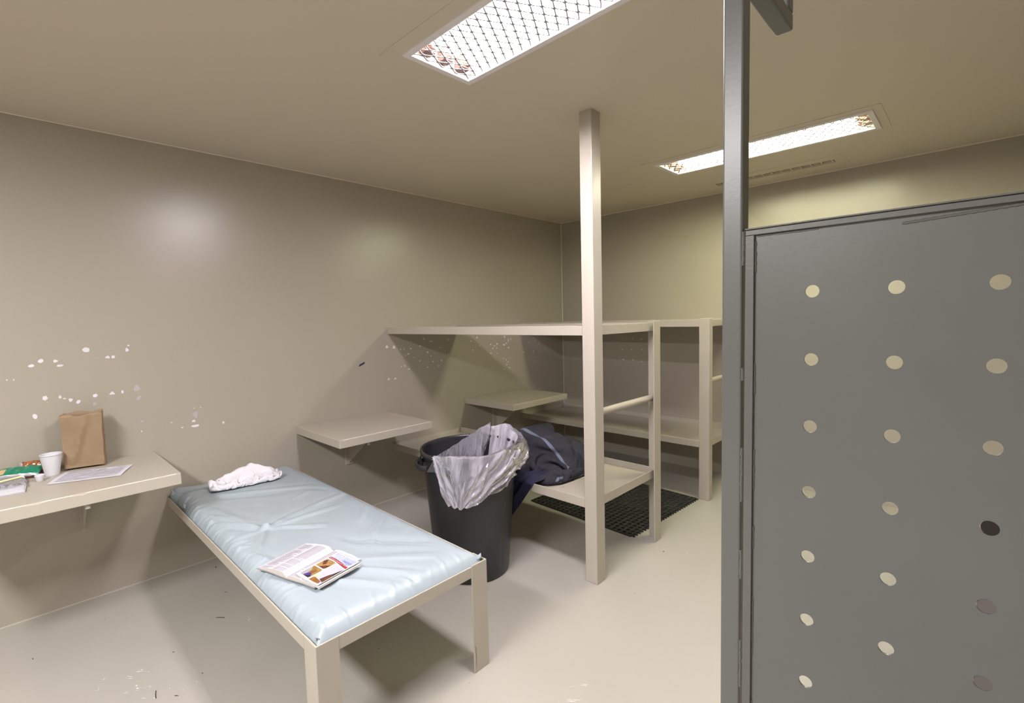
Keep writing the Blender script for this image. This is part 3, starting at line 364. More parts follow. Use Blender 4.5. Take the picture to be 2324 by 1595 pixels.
-13,-12,-3,-10,-9,3,9,14,13,15,0,16,7,3,3,3,6,12,14,-16,20,14,10,9,7,5,-1,-8,-10,-6,-81,17,18,14,18,20,18,4,-8,-14,-16,-18,-17,-15,-16,-18,-12,2,13,13,14,13,10,11,12,-10,-14,-13,-12,-11,
-4,-3,1,14,0,-1,1,0,2,7,0,-4,-5,-8,0,-12,-13,-10,-7,-1,0,1,2,6,10,18,18,14,9,3,4,4,14,-1,-15,8,2,10,8,9,7,-4,-8,-6,-6,-52,12,18,16,15,17,16,14,-10,-18,-16,-16,-16,-16,-20,
-14,-9,8,11,12,14,11,13,2,-3,-16,-16,-13,-14,-9,0,1,4,-2,-2,0,1,2,2,5,14,14,3,-7,-13,-19,-18,-2,8,2,0,1,2,1,4,8,6,19,17,-6,5,14,17,-24,-14,4,7,9,8,8,8,-7,-7,-6,-8,
-16,11,15,16,17,15,16,12,-10,-16,-16,-16,-18,-18,-16,-14,-2,4,13,11,14,12,15,-7,-16,-20,-15,-8,-7,6,0,2,0,-12,-4,-4,-5,-5,0,6,20,16,4,-2,-7,-20,-11,5,5,3,2,1,2,2,4,2,0,4,10,10,
14,13,-9,-4,1,-1,10,5,3,-14,-4,-4,-2,-2,-2,3,13,13,15,17,16,15,12,-10,-16,-17,-17,-18,-16,-16,-16,8,-2,14,11,15,10,16,-10,-18,-20,-8,-8,-5,-4,-2,0,-1,1,-1,-4,-5,-9,-8,-6,14,20,3,-7,4,
-12,3,3,6,4,2,1,2,1,4,0,2,4,8,8,8,8,4,0,-2,-2,10,2,-8,-20,4,8,1,-2,-2,-3,13,13,14,15,17,16,12,-12,-16,-17,-19,-16,-16,-15,-10,-1,2,13,13,16,12,8,-19,-11,-18,0,-6,-8,-6,
-2,-4,0,-2,2,-1,-3,-7,-9,-10,-2,16,-3,-1,5,12,4,3,6,4,2,2,1,2,3,0,2,4,8,8,6,6,6,2,-2,-6,8,-9,-15,-7,13,9,1,-2,0,-9,13,14,13,14,15,16,14,-12,-18,-18,-16,-17,-15,-12,
-10,2,0,7,16,13,12,4,-19,-11,-18,4,0,-6,-6,-4,-4,-2,-3,-3,0,-1,-2,-9,-10,-11,1,2,8,14,8,0,13,7,4,2,2,2,2,2,1,1,4,8,8,4,7,6,2,-1,-9,-1,-14,-12,2,12,12,5,-1,-2,
-14,13,13,14,14,14,16,14,-14,-18,-17,-18,-15,-14,-12,-7,5,2,0,8,12,14,2,-16,-14,-17,2,9,-2,-4,-4,-3,-5,-2,-4,-2,-3,-1,-7,-10,-10,-3,4,11,-1,6,14,8,8,6,6,4,2,0,4,2,0,-1,11,10,
5,-3,8,4,2,-10,-11,-9,-6,2,-6,20,14,2,-3,-21,15,14,13,14,14,15,15,-18,-17,-17,-16,-14,-12,-14,-4,8,2,0,-2,8,14,4,-15,-17,-15,3,9,-1,-4,-1,1,-1,-3,-3,-3,-3,-3,-8,-10,-10,-4,8,0,0,
12,7,-4,8,11,7,7,8,-4,15,4,-3,0,2,15,9,-4,-8,2,18,-10,-10,-6,-5,-9,-12,22,16,16,-8,-38,16,17,17,16,16,14,13,-19,-18,-18,-16,-16,-9,-3,-5,8,4,2,-7,-2,11,5,-11,-19,-13,4,9,-4,-4,
-1,1,3,-9,-4,6,1,-2,-7,-10,-10,-2,6,-1,5,-4,-2,2,4,8,7,9,15,5,4,18,-6,6,-5,6,15,4,-9,-8,19,2,-11,-8,-9,-17,-15,10,16,14,6,-50,16,18,18,20,20,20,16,-22,-16,-18,-15,-9,-6,-2,
-6,8,-8,8,0,-9,-2,9,-10,-18,-9,3,7,-1,-4,-2,0,0,-14,-3,2,5,10,-2,-10,-9,-1,3,3,2,-3,-1,3,1,3,4,4,7,10,14,12,4,8,-3,-4,7,11,-7,4,-4,16,-8,-15,-13,-12,-14,-14,15,8,9,
-26,11,15,18,18,20,18,19,-13,-14,-18,-14,-8,3,-7,-4,5,-2,-6,7,-4,-10,-4,-1,-16,-5,-2,3,3,-2,-1,1,-6,-15,1,6,4,6,6,-9,-6,0,2,3,-4,-10,12,1,4,2,5,2,6,8,12,16,4,8,-4,-2,
-2,6,2,8,-4,6,-11,-6,-13,-11,-13,-14,6,-10,4,8,10,10,14,16,20,19,19,-18,-10,-10,-10,-6,-1,-7,-2,-4,7,-6,-3,4,-9,-10,-7,-7,-7,-1,-3,1,3,1,0,-13,-8,9,5,4,4,6,-6,-4,0,2,-2,-10,
-8,15,7,2,4,3,4,-1,-2,6,16,12,18,0,-2,-2,2,5,3,1,2,-9,-8,-11,-12,-14,-13,-10,-8,-5,21,15,15,13,15,16,18,16,-10,-5,-11,-9,-4,-6,-4,-3,-4,-2,6,-6,-4,-2,-10,-8,-4,-4,-6,-3,-5,0,
1,1,-12,-4,12,8,4,4,2,-1,-1,-4,1,-7,-8,-8,2,20,8,0,5,3,0,-6,10,13,11,10,10,-1,0,2,3,2,2,1,-9,-9,-11,-13,-13,-14,-7,-10,-14,21,16,16,16,16,15,17,14,0,-8,-10,-7,-5,-6,-4,
-3,-3,-6,4,0,-7,-3,-8,-8,-2,-4,-5,-5,-6,-4,-4,1,-9,-1,11,10,8,4,2,0,-2,-4,0,-8,-8,-8,-6,10,21,10,-2,3,0,-8,11,14,12,11,10,2,0,2,2,2,2,-2,-8,-10,-12,-13,-13,-12,-9,-15,-18,
19,20,17,16,17,18,17,19,-5,-7,-7,-5,-5,-6,-4,-5,-1,-7,-3,4,-2,-9,-7,-8,2,-3,-5,-6,-5,-5,-6,-5,-3,-4,4,11,10,11,3,-5,3,-1,-6,-7,-7,-6,-7,-5,13,21,13,-7,-4,-2,11,15,14,10,10,4,
2,2,2,2,0,-2,-6,-11,-13,-14,-14,-12,-12,-18,-20,15,19,21,19,18,17,18,19,2,-6,-6,-6,-6,-4,-5,-5,-2,-6,-6,-1,3,-6,-8,-9,3,-2,-4,-5,-5,-6,-6,-6,-7,-4,2,3,6,13,13,4,-4,2,-8,-10,-8,
-4,-2,-8,-4,14,19,9,-4,2,5,13,18,14,8,8,2,2,2,2,0,-2,-8,-12,-16,-14,-12,-14,-18,-20,-18,13,19,20,20,19,19,16,20,14,-10,-3,-5,-6,-6,-4,-6,-3,-3,-6,-6,-2,-2,-5,-7,2,0,-4,-4,-6,-6,
-6,-6,-6,-5,-3,-2,0,6,12,16,8,-2,-6,-10,-8,-9,-2,-1,-10,-5,13,16,-6,22,10,10,12,18,13,5,6,1,2,1,1,-2,-9,-16,-16,-15,-16,-18,-19,-18,-19,13,18,19,19,19,19,20,18,22,-4,-2,-5,-7,-4,-5,
-5,-6,-5,-3,-5,-5,-6,-4,-1,1,0,-2,-4,-6,-6,-6,-6,-6,-5,-4,-3,-2,-2,4,11,17,8,-4,-10,-8,-5,-9,-4,-2,-12,-2,10,12,18,18,12,13,14,17,9,5,3,2,1,1,-5,-14,-17,-17,-17,-19,-18,-18,-20,-18,
18,16,18,18,18,16,20,20,18,18,-8,-3,-10,-5,-4,-4,-3,-5,-4,-4,-4,-6,-5,-2,0,1,-2,-2,-6,-6,-6,-6,-6,-5,-4,-4,-3,-1,-1,1,9,17,5,-8,-7,-6,-5,-7,-6,-5,-10,3,13,20,17,17,15,15,12,9,
9,8,2,2,2,-13,-17,-17,-19,-18,-19,-19,-18,-19,-19,26,14,16,17,17,17,16,18,20,21,6,-8,-10,-4,-4,-4,-4,-3,-4,-4,-3,-6,-4,-4,-2,0,0,-2,-4,-6,-6,-6,-6,-6,-4,-3,-3,-2,0,-3,1,9,13,2,-6,
-6,-5,-6,-7,-8,-6,-2,8,18,18,18,16,18,15,11,8,7,5,4,-6,-17,-17,-18,-19,-19,-19,-19,-19,-19,-19,31,16,15,17,16,16,16,16,10,10,17,5,0,-6,-4,-4,-4,-4,-4,-5,-3,-4,-4,-4,-2,-2,0,-2,-3,-6,
-5,-6,-6,-7,-3,-4,-2,-4,-1,0,-3,3,11,2,2,-2,-6,-5,-9,-8,-6,0,2,14,18,18,14,18,20,14,11,6,7,3,-15,-16,-19,-19,-19,-19,-19,-19,-19,-19,-18,36,15,15,16,17,17,15,15,15,11,14,6,-1,-4,-5,
-3,-5,-4,-5,-3,-4,-3,-3,-2,-3,-3,-2,-1,-3,-4,-4,-7,-7,-7,-1,-4,-4,-2,-2,-1,-1,-1,3,2,2,5,-3,-9,-14,-5,2,0,1,6,19,18,16,12,18,18,16,10,8,-8,-14,-18,-18,-20,-18,-20,-18,-20,-18,-19,-19,
38,16,16,17,17,16,17,15,14,17,7,4,0,-1,-3,-3,-4,-4,-5,-4,-4,-2,-1,-1,-2,-2,-2,-4,-2,-4,-6,-6,-6,-7,-1,-4,-4,-3,1,-3,-1,-1,2,3,0,3,-7,-17,-7,4,0,1,3,-2,17,18,13,18,4,18,
19,19,16,-18,-14,-20,-19,-19,-19,-19,-19,-18,-19,-19,-17,38,16,16,18,17,17,17,16,-5,10,12,2,6,4,2,0,-4,-4,-8,-12,2,8,2,0,0,-2,-2,-5,-5,-3,-5,-5,-7,-4,-2,-4,-5,-2,-1,-1,-1,0,0,4,0,
-9,-9,-14,4,3,1,-2,-6,1,17,18,18,10,-8,17,19,18,12,4,-21,-18,-19,-20,-18,-19,-18,-19,-20,-16,-12,38,12,14,16,18,17,15,20,-1,-7,-10,8,4,5,5,4,2,0,-13,-1,10,8,6,4,1,3,0,-7,-10,-6,
-6,-3,-5,-1,-4,-6,-4,-1,-3,-2,0,2,2,-2,-12,-19,-3,1,9,0,-10,-18,-1,19,14,6,12,-1,-3,20,20,15,8,13,-4,-20,-20,-19,-19,-18,-18,-20,-20,-6,-11,35,10,15,10,15,17,17,14,-16,-10,-4,8,4,4,2,
0,0,4,8,12,10,10,4,1,5,4,5,-1,-30,-8,1,3,-6,1,-5,-6,-4,-1,-3,-6,-4,-3,-10,-17,-6,-1,5,8,4,-14,-20,-5,13,6,-6,4,11,-3,10,18,20,7,9,9,15,-18,-19,-19,-20,-19,-20,-17,-16,-10,0,
49,-7,-10,9,19,17,17,14,-18,-13,-2,4,5,6,10,8,6,14,12,9,12,6,-2,-1,12,7,13,16,-16,-40,-8,2,2,4,-8,-8,-1,-1,-5,-5,-4,-8,-16,-10,-4,0,-3,-5,-12,-4,-4,8,2,-10,-1,1,5,17,8,12,
10,16,14,16,10,-21,-19,-20,-21,-21,-20,-18,-12,-5,7,43,0,-9,-18,16,18,16,16,-2,-6,-18,4,14,11,9,8,13,11,12,12,4,-5,-1,6,12,14,4,6,-8,-24,1,-3,-3,-1,0,-10,1,-2,-5,-8,-10,-13,-8,-4,-3,
-2,-4,-6,-8,-5,-1,-1,-5,-4,-2,2,3,17,13,13,12,12,14,16,-2,-19,-20,-20,-20,-19,-18,-13,-11,-2,5,43,-10,-8,-2,-6,6,17,13,-4,14,0,-12,17,11,10,12,14,12,12,2,-7,0,7,12,10,16,0,-14,-12,4,
4,-1,-2,-3,0,-11,3,-2,-8,-8,-8,-12,-8,-4,-2,-4,-4,-6,-6,-4,-4,-4,1,-4,-4,-2,5,14,14,12,12,12,12,17,-11,-20,-20,-19,-19,-17,-15,-12,-2,0,0,40,-9,-2,-5,-2,-5,-4,7,9,9,13,-2,10,12,13,
15,13,12,2,-8,2,8,12,10,8,14,-7,-17,0,12,2,-5,0,3,-2,-12,0,-6,-14,-12,-10,-8,0,0,0,-2,-4,-7,-5,-4,-4,-6,2,-3,-3,-4,2,13,15,12,13,11,10,8,-18,-14,-19,-17,-16,-15,-17,-4,0,0,0,
34,-4,-2,-4,-4,-3,-3,2,10,12,7,-1,12,11,11,12,16,4,-10,5,9,12,9,-1,16,8,-13,-13,4,14,-3,3,7,3,-14,0,0,-4,-11,-33,-17,-11,-12,32,9,-6,-5,-7,-14,-1,4,-8,-2,-3,-12,5,8,12,13,12,
13,12,10,2,-19,-17,-17,-16,-17,-17,-10,1,1,-1,1,33,-4,-3,-5,-2,-4,-2,1,9,6,4,5,11,8,14,14,8,-9,1,12,13,9,-3,5,18,-2,-14,-6,12,4,5,11,5,-2,-12,3,0,0,2,4,-3,-19,-18,-12,2,
-10,-4,-11,-15,-2,8,-3,-11,-11,-4,10,7,12,14,13,9,6,4,8,-16,-18,-16,-16,-18,-18,3,-3,2,1,-1,34,-4,-4,-4,-3,-3,-2,-1,9,5,3,7,9,6,4,3,6,5,10,14,6,-3,-1,16,12,-7,-12,0,9,10,
12,8,-1,-12,3,6,2,0,-2,-4,-5,-9,-12,-7,-4,-13,-5,-13,-14,-3,10,-2,-10,-11,-6,12,8,8,16,14,12,7,5,-2,-17,-18,-17,-16,-18,-18,-2,-14,16,11,3,28,-3,-3,-2,-3,-3,-6,4,3,7,5,7,8,6,5,
3,2,8,5,-3,2,-2,11,19,2,-6,-9,8,13,12,8,-1,-10,-1,11,7,2,1,-2,-5,-8,-9,-5,-6,-8,-16,-3,-13,-12,-6,11,1,-8,-11,-7,1,4,-7,14,12,13,13,6,-6,-16,-3,-12,-17,-18,-18,-14,-13,14,0,-3,
66,0,-2,-2,-3,-6,-7,5,7,5,6,5,5,6,5,5,5,5,-17,-2,0,6,18,13,-11,-2,4,14,11,7,0,-10,1,9,10,8,4,2,-2,-4,-6,-9,-5,-7,-13,-15,0,-15,-8,-8,11,2,-9,-10,-16,-18,-6,5,12,11,
14,8,8,-4,-6,-7,-7,-6,-18,-18,-16,-15,-7,-2,3,99,0,-1,-3,-4,-6,-6,3,7,6,6,6,4,3,5,6,8,-6,-18,-9,-1,14,18,1,-11,10,8,8,6,1,-5,3,11,9,8,5,5,2,-1,-4,-6,-6,-4,-11,-17,
-12,4,-15,-3,-12,12,-6,-20,-4,-8,-12,-5,7,10,12,12,10,10,-2,-9,-9,-6,-13,-18,-17,-14,-14,-2,-2,2,102,-3,-3,0,-4,-6,-7,1,8,8,6,6,4,2,5,5,8,-16,-16,-14,2,18,10,-10,-7,2,9,7,5,2,
6,8,6,6,12,9,6,3,0,-4,-2,-2,-8,-16,-18,-6,5,-15,1,-13,4,-14,-2,-2,-12,-10,-4,6,9,11,12,11,11,-2,-10,-8,-8,-18,-16,-16,-14,-14,2,2,0,64,-5,3,18,8,-3,-7,2,6,8,6,6,4,5,3,
6,0,-16,-18,-16,6,14,2,-4,-9,-2,2,10,4,5,6,4,5,15,12,10,6,3,0,4,3,-6,-14,-19,-13,-3,7,-14,1,-13,-6,0,0,-6,-11,-9,-3,7,6,11,12,11,12,-1,-10,-11,-12,-17,-16,-15,-14,-14,4,8,-14,
34,2,16,20,16,4,-2,2,4,8,6,-4,-2,18,8,4,-6,-16,-17,-19,14,-6,0,-2,-4,-2,0,2,4,6,7,4,9,14,13,10,7,5,9,10,-2,-16,-13,-17,-11,0,10,-11,-2,-9,-5,2,-2,-8,-9,-9,-2,5,6,9,
13,12,12,-1,-10,-14,-20,-11,-15,-16,-16,-14,14,1,-13,2,16,19,19,18,16,8,0,3,7,2,-10,-4,10,18,16,-14,-16,-16,-17,4,1,2,-2,-2,-2,-2,0,2,2,2,5,7,12,12,13,17,12,8,4,-16,-19,-10,-10,-3,
4,8,-6,-4,-7,-3,2,-4,-8,-10,-8,-2,4,8,6,13,10,15,-2,-15,-19,-13,-9,-17,-17,-16,-18,2,4,-11,-8,16,19,20,18,18,19,7,4,7,1,-6,-8,-1,24,11,-12,-16,-16,-14,16,4,0,0,-2,-3,-3,0,2,2,
2,4,5,9,12,12,14,9,5,-3,-20,-13,-7,-1,4,6,6,-3,-7,-4,-3,-3,-11,-15,8,-10,0,0,3,7,10,14,16,-4,-18,-18,-10,-15,-19,-16,-14,-18,-10,-4,-14,8,17,17,17,17,14,14,18,16,-8,11,3,-2,-6,2,
-6,-4,-4,-12,0,16,9,2,-1,-2,-2,-4,-6,-6,-4,-4,0,8,14,13,7,0,7,13,-4,-4,2,-2,-3,5,6,1,-9,6,-5,-8,-14,-15,-12,17,-3,0,1,1,6,5,-3,1,-9,8,-8,-14,-20,-18,-22,-4,-10,-6,-12,-18,
8,17,18,16,17,16,17,16,20,-13,-2,-8,-6,-6,-2,-4,-4,-2,-4,20,16,10,8,2,-1,-5,-4,-4,-6,-5,-7,-10,-2,10,12,9,7,10,8,-20,-6,13,17,10,-2,-4,-14,-14,24,-18,-15,-11,-9,-2,15,14,4,-2,2,6,
4,-2,-2,-16,8,-9,-18,-20,-20,-21,10,-12,-9,-16,-15,6,18,18,16,17,17,16,18,12,-24,-17,-5,-5,-7,-5,-5,-2,-4,10,15,14,15,16,12,6,0,-8,-10,-8,-8,-6,-2,6,0,8,14,12,8,-9,-19,4,16,15,1,-5,
-13,-17,1,18,-14,-18,-12,2,2,6,18,10,8,0,-20,-12,10,16,-10,2,-14,-20,-21,-21,-12,14,-8,-13,-14,-14,2,19,18,16,16,17,15,10,6,-16,-16,-21,-12,-7,-6,-6,-4,0,20,10,14,15,15,14,14,10,2,-6,-10,-9,
-9,-3,4,9,6,13,7,-9,-17,-6,18,15,3,-2,-12,-17,-7,19,9,-20,-20,-1,5,1,-1,20,-2,14,-8,-18,8,14,5,-3,-6,-20,-21,-19,-16,-8,6,5,-11,-15,-16,-11,20,21,19,18,15,13,-4,8,-9,-17,-20,-20,-14,-12,
-8,2,12,8,12,14,15,15,14,14,14,11,5,-2,-8,-8,-4,-10,4,18,8,-8,-16,-8,12,18,6,-2,-10,-16,-10,6,20,7,-20,-20,2,5,1,-1,16,-8,11,-13,-3,17,9,0,-2,-13,-20,-16,-20,-10,0,4,6,-13,-18,-19,
-17,21,20,20,20,19,11,-12,-6,2,-14,-18,-22,-14,-8,2,8,10,-4,0,8,15,15,13,14,13,14,12,8,0,-2,-9,-11,-2,18,-8,-14,-12,13,17,10,-4,-8,-16,-6,-6,18,17,3,-20,-20,4,6,9,-4,-5,-2,8,-10,13,
16,3,-2,-6,-18,-15,-19,-12,0,5,5,0,-18,-20,-19,-23,18,20,20,21,20,19,0,-15,-13,-14,-16,-16,-14,1,8,7,12,-4,-6,-4,2,11,13,14,13,13,14,13,-7,-1,15,2,-11,-3,-15,-11,3,22,15,-6,-10,-13,-7,-2,
4,18,16,0,-18,-20,14,7,5,-6,-11,-3,-3,5,18,10,0,-4,-10,-20,-16,-10,2,4,4,4,-12,-20,-18,-20,-32,21,20,21,20,20,20,12,-14,-12,-16,-18,-18,-6,5,7,8,8,-5,0,-5,-6,-2,3,10,13,14,12,15,17,
10,-2,-2,-14,-16,-9,1,13,14,-11,-2,-8,-12,2,1,19,4,18,2,-16,-18,-2,2,2,7,8,-11,-6,12,17,3,-3,-11,-8,-19,-5,1,5,3,5,-8,-20,-20,-20,-20,-30,20,20,20,20,18,20,20,-4,-16,-15,-17,-16,-1,5,
8,6,8,-3,-3,-5,-3,-6,-2,-2,2,10,15,15,16,11,1,0,-8,-15,5,10,4,-13,-13,0,-12,-4,6,18,17,-3,16,1,-11,-11,5,6,-10,-14,18,-2,-8,16,10,0,-9,-17,-8,-1,5,4,4,5,-5,-19,-20,-19,-20,-20,
-32,20,20,21,17,18,20,20,10,-13,-15,-17,-12,2,5,6,8,8,-2,-6,-4,-4,-2,-6,0,-3,-11,6,18,16,6,2,1,3,8,7,-4,-16,-13,-8,-9,-12,10,19,17,17,-8,6,6,0,1,-1,-16,-16,-6,8,12,-1,19,0,
0,-16,-9,11,-2,6,4,0,-2,-16,-20,-18,-20,-20,-13,-37,20,20,20,16,16,20,18,20,-4,-16,-16,-8,4,6,5,8,7,0,-6,-4,-5,-2,-3,-8,-15,-15,7,19,17,19,8,2,2,0,-9,-11,-18,-6,-12,-16,0,22,20,18,
13,-1,-14,-6,0,14,3,-19,-18,-4,0,16,18,10,0,0,-12,5,7,0,-1,-1,-2,-2,-20,-20,-19,-13,-11,-9,41,5,2,-1,-7,-10,0,-22,0,0,0,0,8,7,1,-6,2,20,-12,-16,-4,2,17,15,0,-7,-19,-8,0,0,
14,6,2,5,-5,-19,-3,0,0,0,13,6,15,6,2,0,2,0,-7,-17,-15,-5,0,0,10,0,-10,0,0,10,14,15,6,-22,-18,-5,0,0,0,1,-1,10,20,20,14,-48,0,4,1,-7,-6,10,-18,0,0,8,10,8,4,-4,
-5,-7,20,-2,-18,-10,-4,9,19,4,-13,-18,-1,0,14,14,4,5,-5,-19,-13,0,0,0,14,6,14,10,0,-5,-13,-4,2,8,-17,-13,-2,2,8,16,-2,-14,-9,-1,0,10,16,14,-8,-20,-12,0,0,0,0,0,8,21,16,15,
-58,-2,0,0,0,2,10,-12,1,11,12,11,5,-1,-4,-5,-20,16,16,-18,-14,-10,2,18,10,-20,-10,0,12,16,10,6,0,-17,-19,-7,-1,0,7,18,5,16,3,-5,-10,-14,-19,11,15,-7,-14,-4,8,14,14,0,-14,-14,-10,0,
0,12,16,8,-16,-18,-2,0,0,0,0,8,20,14,13,-55,0,0,0,0,0,0,4,12,12,10,8,0,-4,-10,-12,-18,14,18,2,-15,-16,-5,7,17,-20,-4,10,15,13,8,10,-14,-20,-14,2,-9,1,16,14,12,12,-6,-12,-15,
-17,-6,0,11,13,-8,-8,12,18,3,0,-1,-15,-15,-10,0,2,11,17,-3,-20,-7,0,0,0,0,7,20,2,15,-44,0,0,0,0,1,7,12,11,11,8,0,-6,-14,-12,-10,-8,7,17,11,-2,-16,-15,-2,18,-18,6,17,13,4,
8,14,-22,-17,-11,2,-14,10,18,10,18,0,-14,-15,-17,-10,0,0,0,14,12,-9,17,7,-9,-5,18,-7,-11,-15,-10,-1,6,13,8,-10,-16,-2,0,0,0,14,8,-6,12,-28,0,0,0,5,9,11,10,11,8,-2,-12,-13,-11,-14,
-2,0,0,15,11,8,-5,-16,-13,0,3,17,12,6,12,16,4,-22,-20,-6,-4,-18,20,15,16,9,-14,-15,-17,-10,-1,-1,0,-1,3,14,16,8,-4,-11,-8,18,5,-6,-6,-13,-9,0,4,6,10,-14,-12,-2,0,0,11,-7,0,7,
-11,0,6,8,8,10,9,11,7,-9,-14,-11,-8,-17,0,13,-7,-6,0,11,15,6,-6,-16,-6,14,10,10,15,14,8,-3,-21,-15,-16,-19,5,20,20,16,-12,-16,-16,-8,5,6,-1,-3,-1,3,-1,16,0,-4,-8,-7,13,12,-4,2,
-4,-10,-5,2,8,9,-8,-14,-12,-4,0,0,0,0,2,0,12,10,7,8,9,14,2,-15,-15,-9,-9,-15,1,12,14,-2,-6,-5,-7,6,12,12,-13,-9,14,12,14,8,4,4,-2,-18,-20,-20,-12,19,18,13,2,-14,-17,-5,13,7,
1,-7,-10,-11,-9,0,12,4,8,-2,-4,0,18,6,-5,1,6,-5,-2,8,7,-9,-13,-10,-12,-7,-1,0,0,0,18,10,7,5,8,12,6,-19,-11,-12,-12,-12,0,17,13,12,3,-6,-5,-10,-4,12,14,-4,-10,14,6,0,-2,0,
-1,5,0,-22,-15,-14,17,6,2,8,-10,-18,19,13,4,-17,-15,-10,-2,0,0,21,-4,-14,-3,0,8,19,14,5,8,6,0,-5,7,1,-21,-18,2,0,-6,-9,-7,-4,0,4,18,12,10,10,6,-3,-16,-17,-16,-8,7,13,11,15,
14,4,-6,-16,2,-5,7,8,3,-7,-9,-7,-4,-1,0,0,7,18,-8,-17,-15,-14,4,7,4,-5,-6,12,4,11,-5,-12,-6,-8,0,0,10,18,-5,-15,-6,-2,18,15,11,11,5,14,6,-12,-6,-18,-20,-14,2,12,5,-5,-10,-14,
0,6,16,16,13,5,-8,-18,-13,-17,15,11,8,14,12,16,2,-10,-10,-14,-14,-2,11,9,-16,-10,-7,-4,0,-1,2,15,15,10,-10,-16,-15,-11,0,4,18,-16,-6,6,10,12,-2,-8,-8,-7,-3,3,17,14,-9,-5,-16,2,18,13,
11,12,12,14,0,-18,-20,-18,-20,-9,10,15,4,-4,-10,-10,-6,8,16,16,12,-15,-15,-14,-8,10,16,17,15,12,17,-7,-14,4,-10,-17,-20,-3,8,2,-18,-8,-3,-1,0,0,13,14,15,8,-10,-15,-18,-7,1,21,5,-13,-10,-3,
9,12,5,-5,-8,-6,-4,6,21,8,-5,-14,-20,11,16,13,8,7,14,11,-8,-20,-17,-13,-16,0,20,-3,-15,-6,7,-9,2,8,15,21,-19,-5,-22,4,15,17,18,9,21,2,-14,-20,-6,5,-6,-15,-20,2,13,-19,-6,0,0,0,
0,0,12,12,11,6,-11,-14,-16,0,16,20,-7,-15,-9,-5,4,16,6,-3,-7,-6,0,12,20,2,-18,-20,-6,14,14,12,0,14,8,2,-7,-7,-12,-18,-12,10,-14,-4,1,-1,0,5,15,16,8,-21,-9,-14,13,17,18,14,14,8,
-8,-15,-18,-13,-1,5,-10,-17,-7,20,-18,-2,0,0,1,1,1,1,4,8,10,-2,-18,-6,0,18,3,17,-7,-12,-12,-7,0,12,10,0,-3,-4,3,18,14,-21,-13,-16,3,11,17,9,-4,6,-1,-2,-2,1,-2,-16,-20,0,0,2,
-1,12,11,2,-4,9,-7,-24,6,19,15,12,8,10,3,-8,-15,-18,-14,-8,4,6,-19,-1,14,-6,11,3,-2,2,2,0,2,-2,-16,-2,1,-4,-3,0,15,-3,13,5,0,-6,-4,-14,-6,2,8,9,5,2,2,20,-10,-16,-22,1,
5,12,19,-17,2,-1,-1,3,4,11,-18,-20,0,2,5,12,9,0,-15,-5,3,6,-17,18,12,6,3,7,8,10,-10,-15,-17,-10,-8,-4,3,-3,0,10,-2,3,19,8,4,-2,-6,-10,-20,-4,0,1,17,4,-10,-6,-6,4,6,11,
1,4,-4,-8,-14,0,0,4,10,10,8,-1,-10,-11,1,3,0,14,-18,-10,0,16,8,9,2,-16,-19,4,8,8,-10,16,6,-10,-13,-8,-1,0,21,2,7,10,10,8,-4,-14,-14,8,-16,-12,2,10,-18,18,12,-6,-16,6,9,7,
-6,-8,-11,-5,0,0,2,5,4,5,11,-7,-8,-7,-4,1,4,-6,0,0,0,0,0,0,6,10,14,7,-8,2,3,4,-11,-5,-13,-9,8,8,10,4,-12,-18,13,7,4,-24,16,14,2,-8,-15,-9,9,19,2,12,8,4,-4,-14,
-11,-7,22,-9,-17,-2,8,-16,-2,6,8,8,9,7,-9,-6,-5,-4,4,0,2,1,2,3,4,8,-2,-6,-8,-8,4,-2,-18,0,0,0,0,0,0,0,7,7,19,17,2,-5,-13,-20,-14,0,14,-14,0,6,5,10,-15,-6,2,1,
-3,2,13,14,4,-10,-13,7,19,4,6,4,-6,-12,-11,-14,13,20,0,-18,-4,8,-10,2,6,9,5,5,7,-1,-5,-4,-4,-4,-6,0,2,12,7,6,1,2,-6,-8,-6,-1,-16,-19,0,0,0,0,0,0,1,17,0,7,21,10,
-17,-16,-17,-6,0,18,-10,6,10,4,8,-20,-16,0,0,0,0,1,13,14,5,-11,4,17,5,2,-8,-12,-13,-14,-3,20,20,6,-16,-3,1,4,7,4,7,-4,3,8,5,-4,-2,-4,-3,-5,-4,-3,5,13,15,4,-1,-6,-6,-5,
-12,-20,-21,-3,0,0,0,0,0,0,20,-6,7,19,16,-8,-16,-18,-12,0,19,0,11,8,8,-6,-20,-16,-6,0,0,0,0,1,11,16,6,-2,14,-2,-7,-11,-12,-12,-2,13,5,20,14,-11,-1,2,8,8,4,7,-5,-4,3,5,
-2,0,-1,-2,-3,-4,-2,-2,11,18,13,-1,-6,-7,-14,-19,-19,-18,-6,-2,-1,-1,0,0,0,20,-6,1,17,18,4,-19,-13,-11,-1,18,10,10,10,4,-16,-16,-20,-10,4,-4,0,0,0,0,10,14,11,4,-10,-9,-11,-9,0,2,
20,-2,15,21,4,0,0,7,9,6,5,-5,-6,-4,-2,-2,0,4,-4,2,-2,0,-4,8,16,17,3,-6,-16,-20,-20,-14,-5,-5,-5,-5,-5,-3,-3,-1,16,-4,-6,19,17,15,-7,-14,-12,-5,19,16,11,8,-14,-20,-6,-13,-20,14,
-2,-5,-5,-2,0,0,8,18,-6,-8,-12,0,0,2,9,18,-3,12,19,17,5,-1,7,9,7,5,-6,-6,-4,-2,-3,-5,-4,-2,-2,0,0,2,8,16,18,5,-13,-20,-20,-13,-4,-5,-4,-4,-6,-5,-6,1,-11,-5,-6,0,18,13,
17,12,-6,-11,-9,16,14,8,-1,-19,-15,-7,-8,-15,19,6,-5,-4,-5,-10,-8,0,5,-5,0,8,12,2,-2,3,16,-7,14,16,21,11,4,6,9,7,4,-5,-7,-2,-2,-4,-4,-6,0,-2,-4,-4,-1,9,17,18,3,-20,-19,-19,
